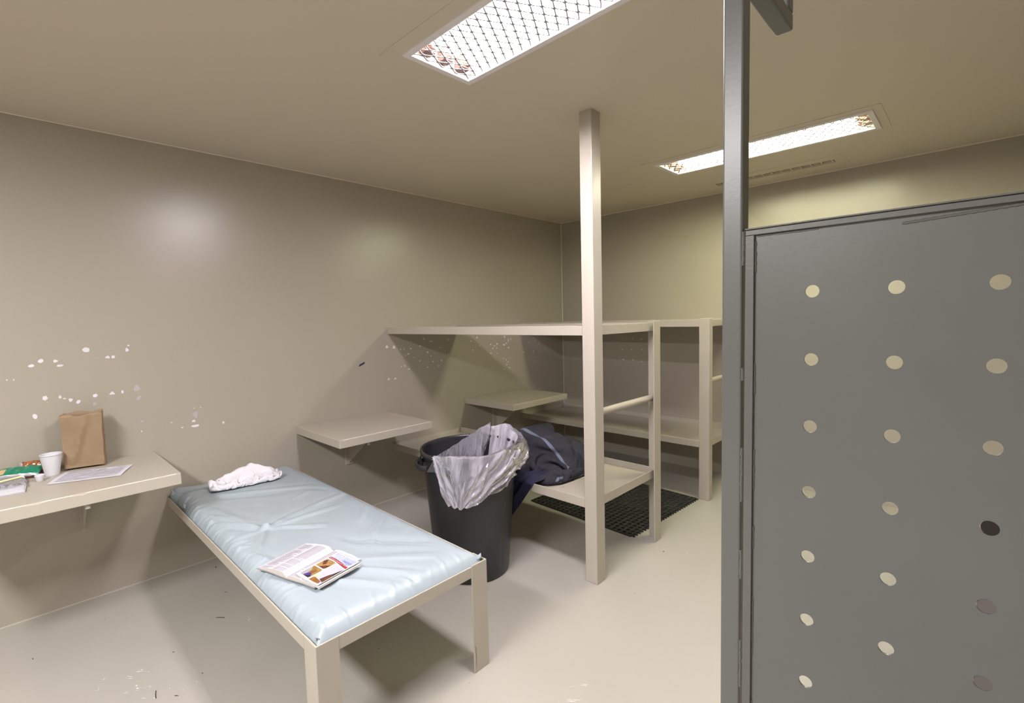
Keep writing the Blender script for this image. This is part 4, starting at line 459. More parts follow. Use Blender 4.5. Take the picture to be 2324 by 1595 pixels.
3,-4,-5,-4,-6,-5,-5,-4,-6,-6,-12,-4,-14,4,18,13,17,10,0,-14,13,7,-6,-8,-12,-16,-14,-9,7,20,8,-8,-4,-4,-4,4,-2,-18,0,10,10,14,-8,-16,18,18,-10,20,13,19,18,10,4,8,10,2,-4,-6,-4,-2,
-4,-4,-4,0,-2,-4,-3,-6,3,18,18,-4,-20,-20,-16,-5,-5,-4,9,-1,-3,-3,-6,-4,-9,-11,-10,-19,-7,8,16,15,9,22,0,3,-17,-12,-9,-7,-14,-14,0,18,18,20,-6,-7,-6,-5,-7,-8,-7,12,9,5,-14,-12,6,20,
20,-8,18,18,14,20,16,8,6,10,2,-3,-5,-6,-3,-3,-6,-1,2,-5,-6,-3,-4,-4,18,16,-11,-18,-20,-8,0,-15,-3,-1,5,-8,7,-3,-5,-6,-12,-17,-19,-13,0,10,16,17,17,-4,20,-16,-20,-11,-16,-13,0,16,12,18,
7,6,1,-4,-5,-7,-8,-8,10,10,-17,-20,-5,18,18,22,1,10,16,19,16,19,13,10,6,2,-2,-3,-5,-5,-5,-5,3,-1,-13,-8,-3,-1,-4,18,10,-14,-18,-16,2,-4,-14,-15,-1,6,-6,0,-14,-10,-9,-1,-14,-4,-20,0,
2,16,20,7,7,16,-14,-18,-18,-16,-2,6,18,14,18,-24,10,10,8,4,-1,-7,-10,8,-19,-13,-18,5,21,19,20,7,16,8,17,19,18,17,7,0,6,2,-2,0,-4,-6,-5,3,-5,-15,-14,-10,0,-2,19,6,-11,-19,-9,-2,
4,-17,-9,-18,-2,1,-3,-12,-18,4,8,-12,-18,-17,-1,0,16,20,16,7,1,-16,-18,-18,-8,2,15,15,18,14,-50,10,10,10,10,11,5,-4,-17,-20,-15,-14,14,20,20,20,10,18,10,12,20,18,18,8,-8,4,5,5,0,1,
-3,-5,1,-8,-14,-16,-13,-11,0,16,4,-6,-20,-2,-6,6,-10,-18,-4,-18,-12,-2,-13,-17,4,14,2,-17,-16,-11,0,14,20,18,4,-6,-16,-18,-14,-2,12,16,16,14,4,-62,6,11,10,10,11,10,5,-19,-18,-21,-3,19,20,19,
20,13,19,16,10,14,19,19,8,-10,-2,5,3,6,2,2,0,-4,-6,-14,-14,-14,-14,-12,0,10,-2,-18,-4,0,0,1,-16,-16,-3,-18,-20,-16,-14,6,13,13,-3,-20,-17,-2,12,21,19,-2,-8,-17,-17,-8,10,14,16,16,2,-6,
-52,0,0,9,11,10,10,7,-7,-21,-17,6,19,20,19,20,15,19,19,14,11,16,18,11,-11,-5,2,1,4,4,4,4,1,-5,-14,-14,-15,-11,-12,-16,-6,4,-18,-9,-2,5,6,-3,-20,-16,-6,-19,-19,-22,-1,14,12,14,-10,-21,
-9,10,21,17,0,-11,-19,-14,6,14,15,10,-3,-7,-7,-18,-6,-7,-1,2,12,8,4,6,-21,-10,13,20,20,18,20,18,19,20,19,14,13,13,11,-9,-7,-1,0,0,4,3,5,5,-5,-10,-10,-14,-16,-13,-9,-16,-16,-12,-6,-6,
-1,5,4,-6,-20,-16,-12,-20,-4,-15,-1,11,13,7,-11,-16,5,21,18,-2,-14,-20,0,14,10,2,-7,-5,-6,-6,18,-8,-2,-5,-9,-8,5,5,8,-18,4,16,20,19,19,20,20,18,20,20,18,17,13,4,-7,-7,-4,-2,0,1,
1,2,2,0,-5,-9,-10,-12,-16,-15,-9,-18,-15,-4,-9,-10,-6,1,3,-8,-22,-18,-16,10,-6,-13,-7,4,14,0,-4,-6,21,18,-1,-21,-8,11,4,-6,-8,-6,-6,-4,-2,48,-2,-10,-8,-8,-12,-8,0,0,0,18,12,16,18,20,
20,19,20,20,21,22,19,11,2,-5,-6,-6,-4,-3,1,-3,-2,-2,2,0,-6,-10,-10,-10,-14,-16,-12,-18,-10,-7,-9,-15,-7,-2,2,-14,-22,-15,8,7,-4,-14,-12,0,0,0,7,19,20,-6,-18,7,-5,-8,-10,-6,0,0,0,0,
33,14,6,-7,-10,-10,-10,-10,-6,0,20,18,12,20,19,19,20,20,20,21,21,20,10,4,1,-6,-7,-6,-4,-2,-7,-5,-2,0,-2,2,-6,-9,-13,-7,-14,-16,-13,-18,-11,-11,-13,-12,-7,-2,-2,-18,-20,-6,6,12,2,-12,-12,-4,
0,12,10,21,-14,-5,-8,-11,-5,0,0,0,0,0,0,17,13,14,10,0,-10,-10,-8,-6,-6,1,20,19,19,19,19,19,20,20,20,20,18,12,10,2,-1,-7,-6,-6,-6,-10,-4,-2,6,-12,-4,2,-5,-10,-12,-7,-14,-16,-16,-18,
-16,-13,-11,-6,-2,-2,-18,-20,-16,2,8,15,5,-8,-10,-8,2,8,20,-15,-13,-6,0,0,0,0,0,0,0,0,2,13,13,12,12,2,-4,-7,-16,-6,-9,20,20,20,18,20,20,19,19,20,19,18,15,10,8,0,-2,-8,-7,-7,
-12,-4,-1,5,-14,-8,-4,2,-6,-8,-10,-10,-14,-18,-18,-18,-14,-6,0,-5,-15,-19,-15,-22,0,3,11,16,8,-8,-10,-10,2,16,-18,-10,0,0,0,0,0,2,0,1,9,-7,-4,10,13,12,11,5,0,-7,-15,-20,18,21,21,20,
20,18,20,20,18,18,18,15,13,10,6,-2,-3,-10,-11,-12,-7,0,7,-16,-6,-12,-3,1,-8,-9,-6,-14,-19,-14,-18,-10,2,-6,-16,-21,-19,-13,-11,-10,0,14,8,22,-4,-4,-6,-11,-1,-16,-2,0,0,0,0,5,6,5,8,4,
-4,-13,-7,4,10,12,10,1,-15,-6,-12,19,19,20,20,20,20,18,18,16,18,18,18,14,13,7,8,-3,-11,-13,-15,-10,-2,10,-16,-8,-5,-17,-2,-4,-3,-3,-12,-20,-14,-7,-8,-1,-15,-21,-18,-11,-11,-10,-13,-11,4,19,22,-6,
-7,-14,-18,0,0,0,0,0,4,10,10,7,5,-5,-14,22,-11,-13,-9,7,7,0,4,-12,-12,8,21,19,18,18,17,18,18,16,17,18,18,16,17,13,15,7,8,-10,-21,-13,-7,-12,11,-18,-4,-4,-18,6,-2,-6,-7,-9,-19,-7,
-5,-6,-11,-20,-18,-10,-10,-10,-13,-13,-10,-13,22,5,-7,-7,-12,4,10,-13,-1,4,9,7,8,5,4,0,-20,-17,50,-8,-14,-18,-13,-1,1,2,-3,0,16,18,20,20,18,16,12,10,14,18,16,18,16,16,16,14,12,13,-9,-41,
-11,2,-10,12,-16,-8,3,-19,4,-14,-8,-10,-6,5,2,-3,-10,-16,-22,-12,-6,-11,-15,-17,-17,-18,-12,22,-11,-7,-4,7,9,10,0,-2,-2,-4,-5,1,6,8,11,-17,-21,57,-20,-14,-21,-3,0,4,16,-11,-7,20,16,16,14,13,
12,11,12,17,18,17,14,15,15,16,13,9,-8,-48,6,7,1,0,9,-7,-14,10,-18,-1,-5,-7,-3,2,-2,-4,-18,-17,-15,1,-3,-12,-20,-15,-13,-19,-18,-18,15,-15,-1,20,10,4,1,-17,-8,-4,-4,-2,4,4,10,18,-18,-18,
50,-18,-14,-18,3,9,10,12,-14,-18,6,19,12,13,14,12,13,17,16,15,14,14,14,15,15,15,3,-11,-19,-7,-1,2,3,2,5,-16,15,-10,0,0,1,-1,-6,-8,-10,-18,-12,-15,3,-7,-13,-13,-15,-16,-18,-18,-20,-6,0,0,
4,12,14,-2,-19,-8,-1,0,2,4,10,16,6,-20,-18,40,-17,-18,-5,20,11,10,3,-14,-7,-16,1,16,14,13,13,15,15,16,13,13,14,14,16,18,12,-3,-5,-10,-4,4,-2,-2,0,1,-5,12,7,1,0,-3,-5,-18,-3,-7,
-12,-16,-11,-1,-15,-15,-16,-7,-14,-13,-16,-20,-12,0,0,0,1,13,8,-20,1,3,4,8,8,6,15,-7,-20,-20,27,-17,-10,0,21,21,17,-3,-10,-12,-11,-23,10,12,14,14,15,15,14,12,14,15,15,18,18,6,-5,-5,-6,8,
-2,-5,-2,11,-2,-4,7,2,1,-2,-7,-5,13,-5,-12,-17,-16,-2,-13,-16,-17,-18,-5,-12,-12,-10,-14,-17,-3,0,0,0,0,0,7,10,7,7,5,0,13,7,-15,-20,-21,13,-12,-1,4,20,20,21,4,-11,-16,-18,-22,-2,10,12,
17,13,12,12,14,16,15,18,19,14,-2,-3,-4,-2,5,-3,-1,14,4,-12,6,6,-2,-6,0,2,-2,1,-7,0,-17,-11,-12,-16,-14,-11,-19,-10,-14,-13,-9,8,-14,-14,0,0,2,4,8,12,10,6,2,4,0,16,-6,-18,-20,-20,
6,-6,0,7,19,21,21,9,-15,-20,-20,-20,-2,15,7,4,10,12,14,15,16,19,18,18,6,-4,-2,-5,3,0,0,12,8,-2,-7,9,6,0,-8,-10,-10,-22,-7,25,12,-14,-12,-15,-11,-16,-7,-18,-17,-14,-14,2,15,-3,-16,-12,
11,9,6,6,12,8,1,1,8,5,-3,-12,-14,-18,-20,3,-3,0,9,21,19,19,16,-20,-20,-21,-17,-6,0,1,8,10,12,16,18,17,20,18,14,-2,-2,-2,-4,2,2,10,6,0,0,2,8,6,2,1,-3,-9,-15,-12,8,3,
-12,-11,-15,-7,-16,-4,-16,-19,-17,-13,15,10,7,-11,-16,-4,9,11,18,13,5,0,0,0,-8,-10,-8,-8,-12,-16,14,-4,-10,13,19,20,14,20,-21,-19,-20,-16,-8,-2,0,1,5,14,20,17,18,19,16,6,-4,-2,-3,-1,6,6,
3,1,3,1,6,8,5,3,1,-3,-5,-8,-3,-4,-8,-12,-8,-15,-3,-17,-3,-14,-18,-19,-9,0,10,10,-12,-4,-4,0,14,17,7,6,6,3,-7,-8,-9,-7,-10,-10,-2,0,0,0,18,20,14,15,18,-15,-20,-18,-18,0,0,-2,
-2,-8,18,10,18,18,18,12,-2,0,-2,-4,4,4,2,2,4,0,4,8,6,6,3,1,-1,-5,-6,-4,-6,-10,-10,-8,-13,1,-18,-1,-14,-17,-16,16,0,-4,-14,-2,9,-9,0,0,18,1,5,6,7,-8,-10,-9,-8,-2,7,10,
-17,0,1,21,19,13,14,18,-10,-20,-18,-19,-11,-6,-2,0,3,21,-2,16,18,16,5,-3,0,-2,0,1,1,4,4,2,5,5,5,5,6,4,0,0,-4,-5,-4,-9,-8,-12,-4,-14,6,-16,-4,-14,-9,-17,16,16,-4,-18,-10,12,
0,-2,-10,20,-2,-2,11,-6,-11,-6,0,10,-14,0,21,-21,0,6,18,20,14,12,18,-6,-18,-20,-18,-16,-10,0,0,14,7,-7,12,20,11,0,-1,-2,0,0,2,1,3,2,2,5,5,4,6,6,3,3,-1,-1,-3,-7,-9,-8,
-10,-3,-15,8,-11,-10,-14,-12,13,16,13,-5,-18,-18,-1,1,-1,1,21,-5,0,1,-14,-4,2,12,11,-18,-7,20,-20,1,17,6,17,19,13,17,-1,-19,-18,-18,-18,-16,0,0,20,-6,-5,9,19,1,-2,0,-2,0,1,1,2,2,
2,4,4,3,5,6,5,4,2,3,3,-7,-8,-7,-10,-8,-2,-15,8,-7,-15,-10,4,19,17,10,-4,-20,-18,-8,0,0,0,21,-10,-10,-1,0,4,4,13,13,-18,-16,10,-10,15,13,-3,13,18,18,18,4,-18,-19,-15,-16,-11,-17,
0,16,-8,-4,6,13,-6,-1,0,-2,0,0,2,2,2,2,4,4,2,5,6,6,3,6,9,-5,-6,-8,-6,-11,-7,2,-14,4,-4,-12,2,12,19,17,8,-6,-18,-20,-14,0,0,0,20,-9,2,8,-8,-3,4,8,12,-10,-12,-10,
10,12,4,6,8,12,18,15,15,-18,-19,-11,-18,-16,-1,-17,1,1,0,4,-8,0,1,-1,0,0,0,0,0,0,2,3,4,4,5,5,9,8,6,2,-4,2,-11,-11,-10,-4,4,-13,1,0,-2,6,17,19,18,6,-7,-19,-18,-20,
1,7,-6,18,1,11,-4,-10,2,8,9,11,-10,-12,-10,10,12,7,6,7,10,10,14,15,-19,-18,-16,-13,-17,2,-8,4,0,2,-2,-16,-8,0,0,0,0,0,0,0,0,0,0,0,2,3,3,8,6,2,4,12,-10,-12,-10,-4,
0,-4,7,3,-10,0,18,16,12,18,12,-13,-17,-22,-17,11,2,-12,20,16,2,-10,2,4,6,10,8,-7,-14,-15,6,10,9,9,10,12,12,12,8,-22,-16,-20,-17,-19,-16,2,21,11,4,-12,-12,-14,-7,-1,0,0,3,13,4,2,
-1,-1,0,3,3,2,-5,-3,-10,2,6,2,-2,-17,1,6,9,9,-20,-6,11,16,12,15,10,18,-18,-18,-18,-21,-7,0,0,18,11,15,10,4,4,-1,16,-7,-18,-18,-6,5,7,8,10,11,10,9,4,14,-2,-18,-20,-18,-20,-18,
-1,19,20,10,-8,-12,-13,-11,-9,-5,0,12,6,5,5,6,4,3,1,2,2,0,-2,-10,-8,-18,-8,0,3,13,11,9,-14,0,1,-17,14,18,21,11,14,-20,-18,-16,-22,-8,0,15,15,12,16,10,5,5,-1,0,-19,-16,-6,-13,
0,7,4,13,9,9,9,8,3,-1,5,-19,-20,-17,-20,-4,19,18,-8,-1,-3,2,-4,-9,-10,-10,-3,2,2,5,5,10,18,14,6,-2,-6,-15,-17,-2,-20,0,6,14,11,9,-4,-24,-10,10,-10,17,21,19,19,6,-17,-18,-19,-4,
-17,9,7,16,15,14,4,1,-5,-12,2,-8,-12,-13,-14,-7,8,8,8,8,10,9,5,4,7,5,-5,-15,-18,-20,-8,17,3,-10,10,4,-3,-3,4,-4,-8,-12,-9,-1,0,2,10,18,18,20,-7,-16,-16,-5,-18,-6,6,16,13,7,
-1,-17,-6,-18,0,0,21,19,21,20,-3,-19,-15,-18,-8,-16,10,18,19,17,8,-2,-8,-10,-12,-4,1,-13,-14,-12,0,0,3,8,9,10,8,7,2,9,5,2,-7,-12,-15,-13,-4,-2,11,9,2,-4,0,9,1,-2,-7,-11,-10,-8,
0,20,18,19,9,-16,-16,-3,-17,-14,3,17,14,12,-4,-11,-17,6,-20,0,2,20,20,20,22,-12,-18,-18,-12,-20,-3,17,20,18,16,-5,-11,-5,-14,-9,-2,0,-15,-11,0,0,0,0,0,4,7,11,3,7,5,5,4,-1,-13,-16,
-14,-2,0,4,11,11,6,-2,8,2,2,-3,-3,-10,-10,-6,16,15,23,-10,-16,-3,-13,-16,-6,15,17,12,0,-13,-15,-7,12,-21,0,2,21,20,19,21,-17,-19,-17,-17,-13,6,20,18,19,7,-12,-6,-16,-12,-2,4,-14,-12,0,0,
8,-8,0,0,0,0,8,16,-10,2,6,4,7,-15,-14,-4,0,0,0,0,8,11,11,8,0,6,-4,5,-3,-16,-2,18,10,8,-20,-2,-12,-16,8,-9,17,12,6,-12,-14,-16,8,13,-20,-3,4,16,19,22,19,-19,-19,-20,-18,-4,
14,20,18,16,2,-12,-18,-15,-1,4,-10,-18,0,12,4,-14,-2,0,0,0,0,0,16,8,-10,2,5,3,-18,-6,0,0,10,6,-12,-4,2,10,13,11,8,2,2,2,-8,-20,4,8,10,-6,-12,-16,-10,0,0,23,16,-5,-14,-17,
-3,21,8,-19,-10,10,18,15,17,14,-20,-18,-20,-16,6,17,19,14,18,-8,-20,-16,-2,4,-9,-18,-5,0,0,1,-1,0,0,0,7,-6,-1,6,20,2,0,2,-14,-16,0,0,0,7,13,-8,0,-9,-2,7,11,15,10,-2,-3,-12,
-19,3,7,10,-8,-8,0,8,-2,-16,20,12,-13,-16,-5,4,20,13,-19,-18,18,16,8,6,10,-10,-20,-19,-9,15,17,16,8,19,-20,-15,-6,2,-9,-17,-10,0,6,-6,2,-2,0,0,0,10,-10,0,0,18,12,0,-4,-18,-8,0,
0,0,4,18,-2,-2,-4,-14,1,13,6,4,5,-4,-13,-12,0,2,4,1,13,13,3,-16,-19,20,-1,-14,-6,0,8,18,20,-18,-19,11,0,2,8,5,3,-16,-21,5,18,18,10,18,5,-19,-9,-9,-12,-12,-14,0,0,0,10,11,
-21,0,0,0,13,-13,0,0,8,18,2,-10,-18,0,0,8,-8,1,19,-4,0,0,-16,0,1,-1,4,3,3,14,-8,-16,0,2,20,14,8,-6,-20,-16,10,-11,-1,0,0,14,19,16,-21,-20,-8,0,4,8,4,6,-10,-11,16,17,
18,14,12,-12,-18,-14,-12,-12,-10,0,0,2,14,11,5]
TOWEL = [-112,6,5,5,6,6,3,5,4,2,0,6,6,8,8,6,-1,-1,10,4,4,2,4,2,0,0,3,3,-2,-1,-9,-8,2,7,9,0,2,-2,-1,-1,1,3,8,9,9,8,9,4,-3,-2,5,7,8,8,6,-4,-7,1,8,9,
7,-2,-7,-4,1,8,6,7,-2,3,2,-215,5,6,6,6,4,3,6,3,1,3,8,6,8,8,6,2,2,2,2,4,2,4,0,2,0,3,1,1,5,-8,-9,5,8,8,8,1,-1,-2,-1,0,-3,9,7,8,8,8,9,1,
-2,2,7,7,8,7,-3,-8,0,5,5,2,4,2,-2,0,4,7,7,3,3,0,-230,6,5,5,6,5,4,5,2,0,7,7,8,8,6,4,4,-2,4,2,3,3,2,2,0,2,2,4,7,4,-6,-9,8,8,8,8,6,-2,
-1,-1,0,-4,4,7,8,7,6,9,7,2,-1,5,8,7,7,-3,-7,1,5,6,3,3,3,-2,1,-1,7,8,6,2,2,-247,5,6,6,5,5,4,5,-1,4,8,8,8,6,4,4,4,-2,3,3,2,3,2,3,0,0,4,
7,7,6,-1,-9,8,9,9,6,10,2,-4,2,-3,-1,-4,8,9,7,5,5,9,7,2,3,6,7,8,-4,-6,2,6,4,5,3,4,-2,0,0,4,8,6,4,3,-263,5,5,6,6,4,4,4,0,8,8,6,8,6,6,4,
0,-2,2,2,4,2,2,3,0,2,6,7,6,6,8,-9,8,9,8,8,8,6,-1,1,-2,-2,-4,6,7,9,6,2,4,0,8,9,7,8,8,-6,-6,6,6,4,5,3,4,0,-2,0,4,6,6,6,4,-280,6,6,6,4,
4,4,4,5,5,7,7,7,5,6,3,1,-2,2,2,3,1,4,2,4,6,4,6,9,9,6,-9,9,8,9,8,9,8,6,0,-5,-7,0,7,7,6,8,6,2,-6,8,8,8,10,6,-2,-4,6,6,4,5,4,3,0,-6,
5,4,5,4,6,6,-290,5,2,5,6,3,4,4,5,6,8,8,6,8,9,-2,-6,1,2,2,2,2,4,3,5,7,8,9,6,4,7,-3,8,8,10,8,8,2,2,2,2,-2,3,6,6,3,8,8,3,-8,7,8,8,6,
2,-2,6,8,6,6,6,3,1,0,-6,7,3,5,5,5,1,-296,0,2,8,4,6,8,-1,7,6,8,8,8,8,10,-8,-6,1,1,2,5,3,4,4,4,8,8,7,5,4,5,7,6,10,7,8,3,-2,4,2,0,0,6,
8,8,4,9,9,2,-4,6,6,2,2,2,4,9,7,5,1,4,6,1,7,-10,10,8,6,4,7,3,-314,0,6,6,8,8,9,-7,8,8,9,8,9,8,8,-4,2,0,1,0,7,3,-1,2,3,5,6,8,7,8,3,8,
8,1,7,6,0,4,0,0,0,6,8,8,6,8,8,8,-7,3,5,3,2,3,3,6,8,6,4,0,4,5,6,9,-7,8,8,9,8,5,6,-327,2,8,8,8,10,8,0,2,7,5,9,9,7,7,6,4,2,-2,-8,8,
8,4,2,0,-6,7,9,8,8,8,8,5,-5,7,7,8,7,3,1,-4,-1,8,8,8,8,8,10,-6,6,5,3,1,1,6,2,6,-2,2,8,4,6,6,6,-3,5,9,9,8,6,8,-335,7,7,9,8,10,8,3,1,9,
7,4,6,4,6,6,2,0,4,-6,8,8,8,6,-4,-9,7,10,8,10,4,6,6,-8,10,8,8,8,9,1,-7,1,7,8,8,8,7,8,0,7,5,4,2,2,-1,3,6,0,2,8,6,6,5,6,-3,2,6,8,8,9,
9,-342,8,10,8,8,10,8,7,2,3,4,1,5,4,7,5,1,1,3,5,7,7,5,0,4,-9,8,10,8,10,4,-1,6,0,7,8,9,9,8,6,-9,3,8,8,8,8,8,8,0,7,7,4,3,1,-2,4,0,6,0,
7,7,6,6,4,2,0,2,6,8,10,8,-345,9,8,10,8,8,7,1,2,4,2,4,4,6,6,6,-2,2,4,6,6,6,6,0,8,-6,8,10,8,6,-2,2,6,6,7,9,8,10,8,8,-10,6,8,8,8,8,8,8,
3,4,8,5,5,3,-3,2,-5,8,2,8,6,6,6,6,2,1,1,2,7,9,8,-348,10,8,8,8,6,4,0,1,3,4,3,5,8,8,0,1,1,4,6,8,5,5,5,3,4,8,6,7,-1,-2,8,5,9,8,10,8,
8,7,8,-4,8,7,8,7,8,9,8,6,2,6,8,6,4,-2,-2,-8,6,8,8,6,6,7,5,4,2,0,0,4,8,9,-351,10,6,6,5,5,4,0,1,4,3,4,6,10,6,-2,2,4,8,2,7,3,5,5,6,8,
6,1,7,-3,5,8,6,8,9,9,8,8,8,7,3,8,6,7,8,5,9,8,9,5,3,8,8,6,0,-6,-8,4,8,8,8,6,6,6,6,2,1,1,-2,8,7,-353,4,6,4,6,4,6,3,-3,2,6,8,8,6,7,
-7,6,7,5,6,2,3,3,6,8,8,4,7,7,-4,8,2,8,8,9,9,7,9,8,8,10,6,8,6,4,4,9,9,8,7,6,6,8,7,1,-9,-8,6,8,8,8,7,7,6,0,-4,0,2,3,5,8,-342,-2,0,2,
4,6,5,6,1,2,4,7,6,7,7,-7,8,3,6,9,4,10,6,0,4,4,7,7,1,5,2,4,8,10,8,9,9,8,9,8,9,8,8,8,3,2,9,8,5,9,8,6,2,2,7,-5,-5,8,7,8,6,8,8,-6,
-2,-1,8,6,5,5,5,-337,-3,-2,-2,0,2,6,6,-2,2,6,9,8,7,8,-2,0,9,2,6,9,8,9,-5,0,6,8,5,6,8,-1,6,8,10,8,10,8,8,9,9,8,8,9,5,4,5,9,7,7,6,6,8,8,
4,6,-6,-6,6,8,8,8,5,9,-1,-5,-6,-1,6,6,5,6,-322,-4,-2,0,0,0,-4,0,-2,6,8,8,10,8,6,6,-4,4,8,6,6,8,8,-4,-6,8,6,8,8,9,3,4,8,9,9,8,9,8,9,8,8,8,
8,3,7,8,8,8,8,8,6,6,6,8,6,-6,-6,4,8,8,9,7,2,4,-5,-2,-6,-4,5,8,6,-310,-2,-3,0,-2,-7,-8,-6,3,9,8,8,9,8,7,8,2,-3,4,7,7,7,6,-5,-1,8,8,6,9,9,7,
7,4,9,9,8,9,8,8,7,6,8,9,8,7,7,8,8,7,8,7,7,7,7,7,-5,-8,6,6,7,7,10,8,2,-6,-4,-4,-6,-4,4,8,-296,-2,-2,-6,-8,-8,-5,-9,5,9,8,8,8,8,8,8,4,4,0,-2,
8,6,6,-6,2,8,8,8,8,9,8,9,7,8,7,8,8,8,9,7,8,8,8,8,8,8,8,8,8,8,7,7,7,7,7,-9,-6,8,8,6,7,5,10,4,-2,-6,-6,-2,-6,-5,5,-284,-8,-6,-6,-8,-8,-5,-6,7,
5,9,8,8,8,8,6,1,7,0,-3,7,6,4,-4,6,8,8,8,8,8,9,8,8,8,8,8,9,8,8,8,8,9,9,8,8,8,8,9,8,8,8,7,6,8,6,-8,-8,9,7,8,8,7,-1,9,1,-4,-5,-7,-2,
-6,8,-293,-9,-8,-6,-8,-6,-8,-1,5,4,9,8,9,8,7,-1,5,7,0,-3,7,4,4,-1,8,8,8,9,8,8,8,8,8,8,9,9,8,8,10,8,10,8,9,9,8,9,9,8,8,8,9,7,8,7,5,-8,-6,7,
7,8,8,8,-4,0,6,1,-2,-6,-7,-5,9,-300,-8,-9,-8,-7,-4,-8,6,-1,3,8,9,9,8,2,-1,7,6,-4,2,6,3,4,5,6,8,8,8,9,9,8,8,8,10,8,8,10,8,10,9,9,10,8,10,8,10,8,
8,9,9,8,6,7,9,4,-6,-8,6,8,8,9,8,1,-9,-3,4,3,1,-4,-7,6,-303,-8,-10,-8,-8,-8,-2,8,-2,0,8,9,9,8,-4,3,6,5,-3,9,-3,5,6,4,7,8,9,8,9,9,8,8,9,9,8,10,
9,9,10,10,10,9,9,10,8,10,8,8,8,9,8,7,8,6,6,-4,-8,6,6,7,9,8,0,-6,-8,-2,2,1,3,3,3,-314,-5,-7,-10,-8,-8,0,9,-2,-1,8,8,8,8,-3,9,-6,8,5,4,-8,5,6,8,8,
8,8,8,10,8,8,10,8,10,8,10,9,10,9,11,9,10,9,9,9,9,8,8,9,8,7,7,5,6,9,1,-5,4,3,6,8,8,0,-3,-9,-8,-3,0,3,4,5,-314,-5,-4,-8,-8,-5,-1,9,1,-3,9,5,8,9,
0,6,-8,6,8,8,-6,-2,6,8,8,8,9,9,8,9,9,9,9,9,9,10,10,10,9,11,10,9,9,8,9,9,8,8,8,8,7,6,5,5,7,-5,-2,7,9,7,6,8,0,0,-9,-9,-3,-9,2,4,4,-306,-6,-6,
-4,-9,-5,0,8,-1,4,7,9,3,6,8,0,-8,4,10,10,0,-6,3,9,6,8,9,9,8,10,8,9,9,10,9,9,10,10,10,10,10,8,9,9,8,8,8,8,9,8,3,6,5,6,7,-6,0,10,5,7,8,8,2,
0,-7,-7,-8,-5,-9,4,5,-295,-6,-7,-7,-10,-4,0,9,-1,8,4,10,7,4,8,-5,-8,4,9,9,6,-4,0,8,6,8,8,8,10,8,9,9,9,9,10,10,8,10,10,10,8,10,8,8,8,8,8,8,8,8,0,6,
5,8,7,-6,4,9,3,8,8,9,3,0,-5,-6,-9,-8,-6,-1,1,-290,-9,-7,-4,-8,-4,7,-1,6,8,2,10,8,7,5,-10,-5,4,9,8,10,2,-3,3,7,5,8,10,8,10,8,9,9,9,9,10,8,10,9,9,9,
9,8,8,8,8,8,8,7,6,-2,5,9,7,6,-3,9,4,4,8,8,9,-2,7,-2,-8,-9,-4,-1,-2,1,-301,-9,-9,-7,-3,-2,7,1,8,6,2,8,10,6,3,-9,-4,4,9,9,8,8,0,-2,8,7,3,8,9,9,
9,9,9,9,9,9,8,10,8,8,9,8,8,8,9,8,6,10,4,4,-2,8,8,8,1,5,8,0,8,8,9,8,-3,9,0,-9,-9,5,-1,-3,2,-313,-7,-7,-9,-1,0,2,9,3,5,3,9,8,6,3,-9,6,-2,7,
9,8,10,5,-5,7,7,-3,10,9,8,10,8,10,8,8,9,9,8,8,9,7,8,8,9,8,8,8,5,2,2,4,9,8,3,6,9,-1,6,8,8,8,9,0,6,-1,-5,-3,6,0,-2,0,-323,-9,-6,0,2,-2,-2,6,
0,6,6,8,9,1,7,-5,6,-2,5,9,9,9,8,-4,6,9,-7,8,8,8,9,9,8,9,9,8,8,9,8,7,8,8,8,8,7,8,7,1,6,3,8,6,8,8,4,9,-5,8,8,8,8,8,3,1,-4,-4,-3,4,
6,7,-2,-333,-2,0,2,1,0,-3,-1,0,5,7,8,8,4,8,-2,5,1,0,6,10,8,8,2,0,6,-3,8,8,7,8,8,8,8,8,9,9,8,8,8,8,9,7,3,9,7,7,0,7,5,8,7,7,10,4,8,-6,
8,8,8,8,4,2,0,-3,-2,-3,6,8,9,1,-330,0,0,0,2,-1,-1,-2,1,3,5,7,6,8,4,4,4,2,1,1,8,8,8,8,-8,2,4,8,8,8,8,8,8,6,7,9,8,8,9,8,9,8,0,6,7,7,
8,0,6,8,8,8,7,9,6,8,-9,7,9,7,6,4,0,-2,-2,-2,2,8,8,9,1,-332,8,4,2,-1,-1,0,-2,0,4,4,6,6,8,6,4,4,2,2,1,3,8,8,8,-10,0,8,7,8,8,8,8,8,5,6,
8,8,9,9,8,8,8,-2,9,5,3,7,4,6,8,8,8,8,8,8,7,-9,7,7,4,4,3,1,-2,-2,-1,7,9,7,8,2,-334,8,8,8,2,-1,-1,0,0,2,4,4,6,8,6,6,4,4,0,2,2,4,8,8,
-9,-3,8,8,8,8,8,8,8,5,3,8,9,9,8,8,9,9,-3,5,8,0,4,8,6,8,8,8,9,8,7,6,-1,-1,3,3,4,2,0,0,-2,4,10,8,7,1,0,-328,8,9,8,9,4,0,-2,0,2,2,6,5,
5,8,6,4,4,3,1,2,4,6,6,-6,-4,7,7,8,8,8,8,2,10,0,9,9,8,9,8,9,8,0,-1,8,5,-2,7,8,7,10,8,8,6,6,4,-2,0,2,2,5,2,0,-1,6,6,8,6,2,1,3,-325,9,
8,8,8,10,5,1,-1,1,0,6,6,6,4,7,7,4,4,2,2,0,6,7,-7,-6,8,6,8,8,8,8,-2,10,2,8,9,9,8,8,8,8,-5,-1,8,8,0,7,9,8,6,8,6,4,5,3,-3,1,2,2,4,2,
0,2,6,6,8,2,3,5,6,-326,8,10,8,8,8,10,7,3,0,-4,6,6,3,0,9,2,2,0,7,7,6,7,1,-2,-6,7,7,4,8,8,8,-4,8,4,8,8,9,9,8,8,6,1,-9,8,7,5,8,6,6,6,
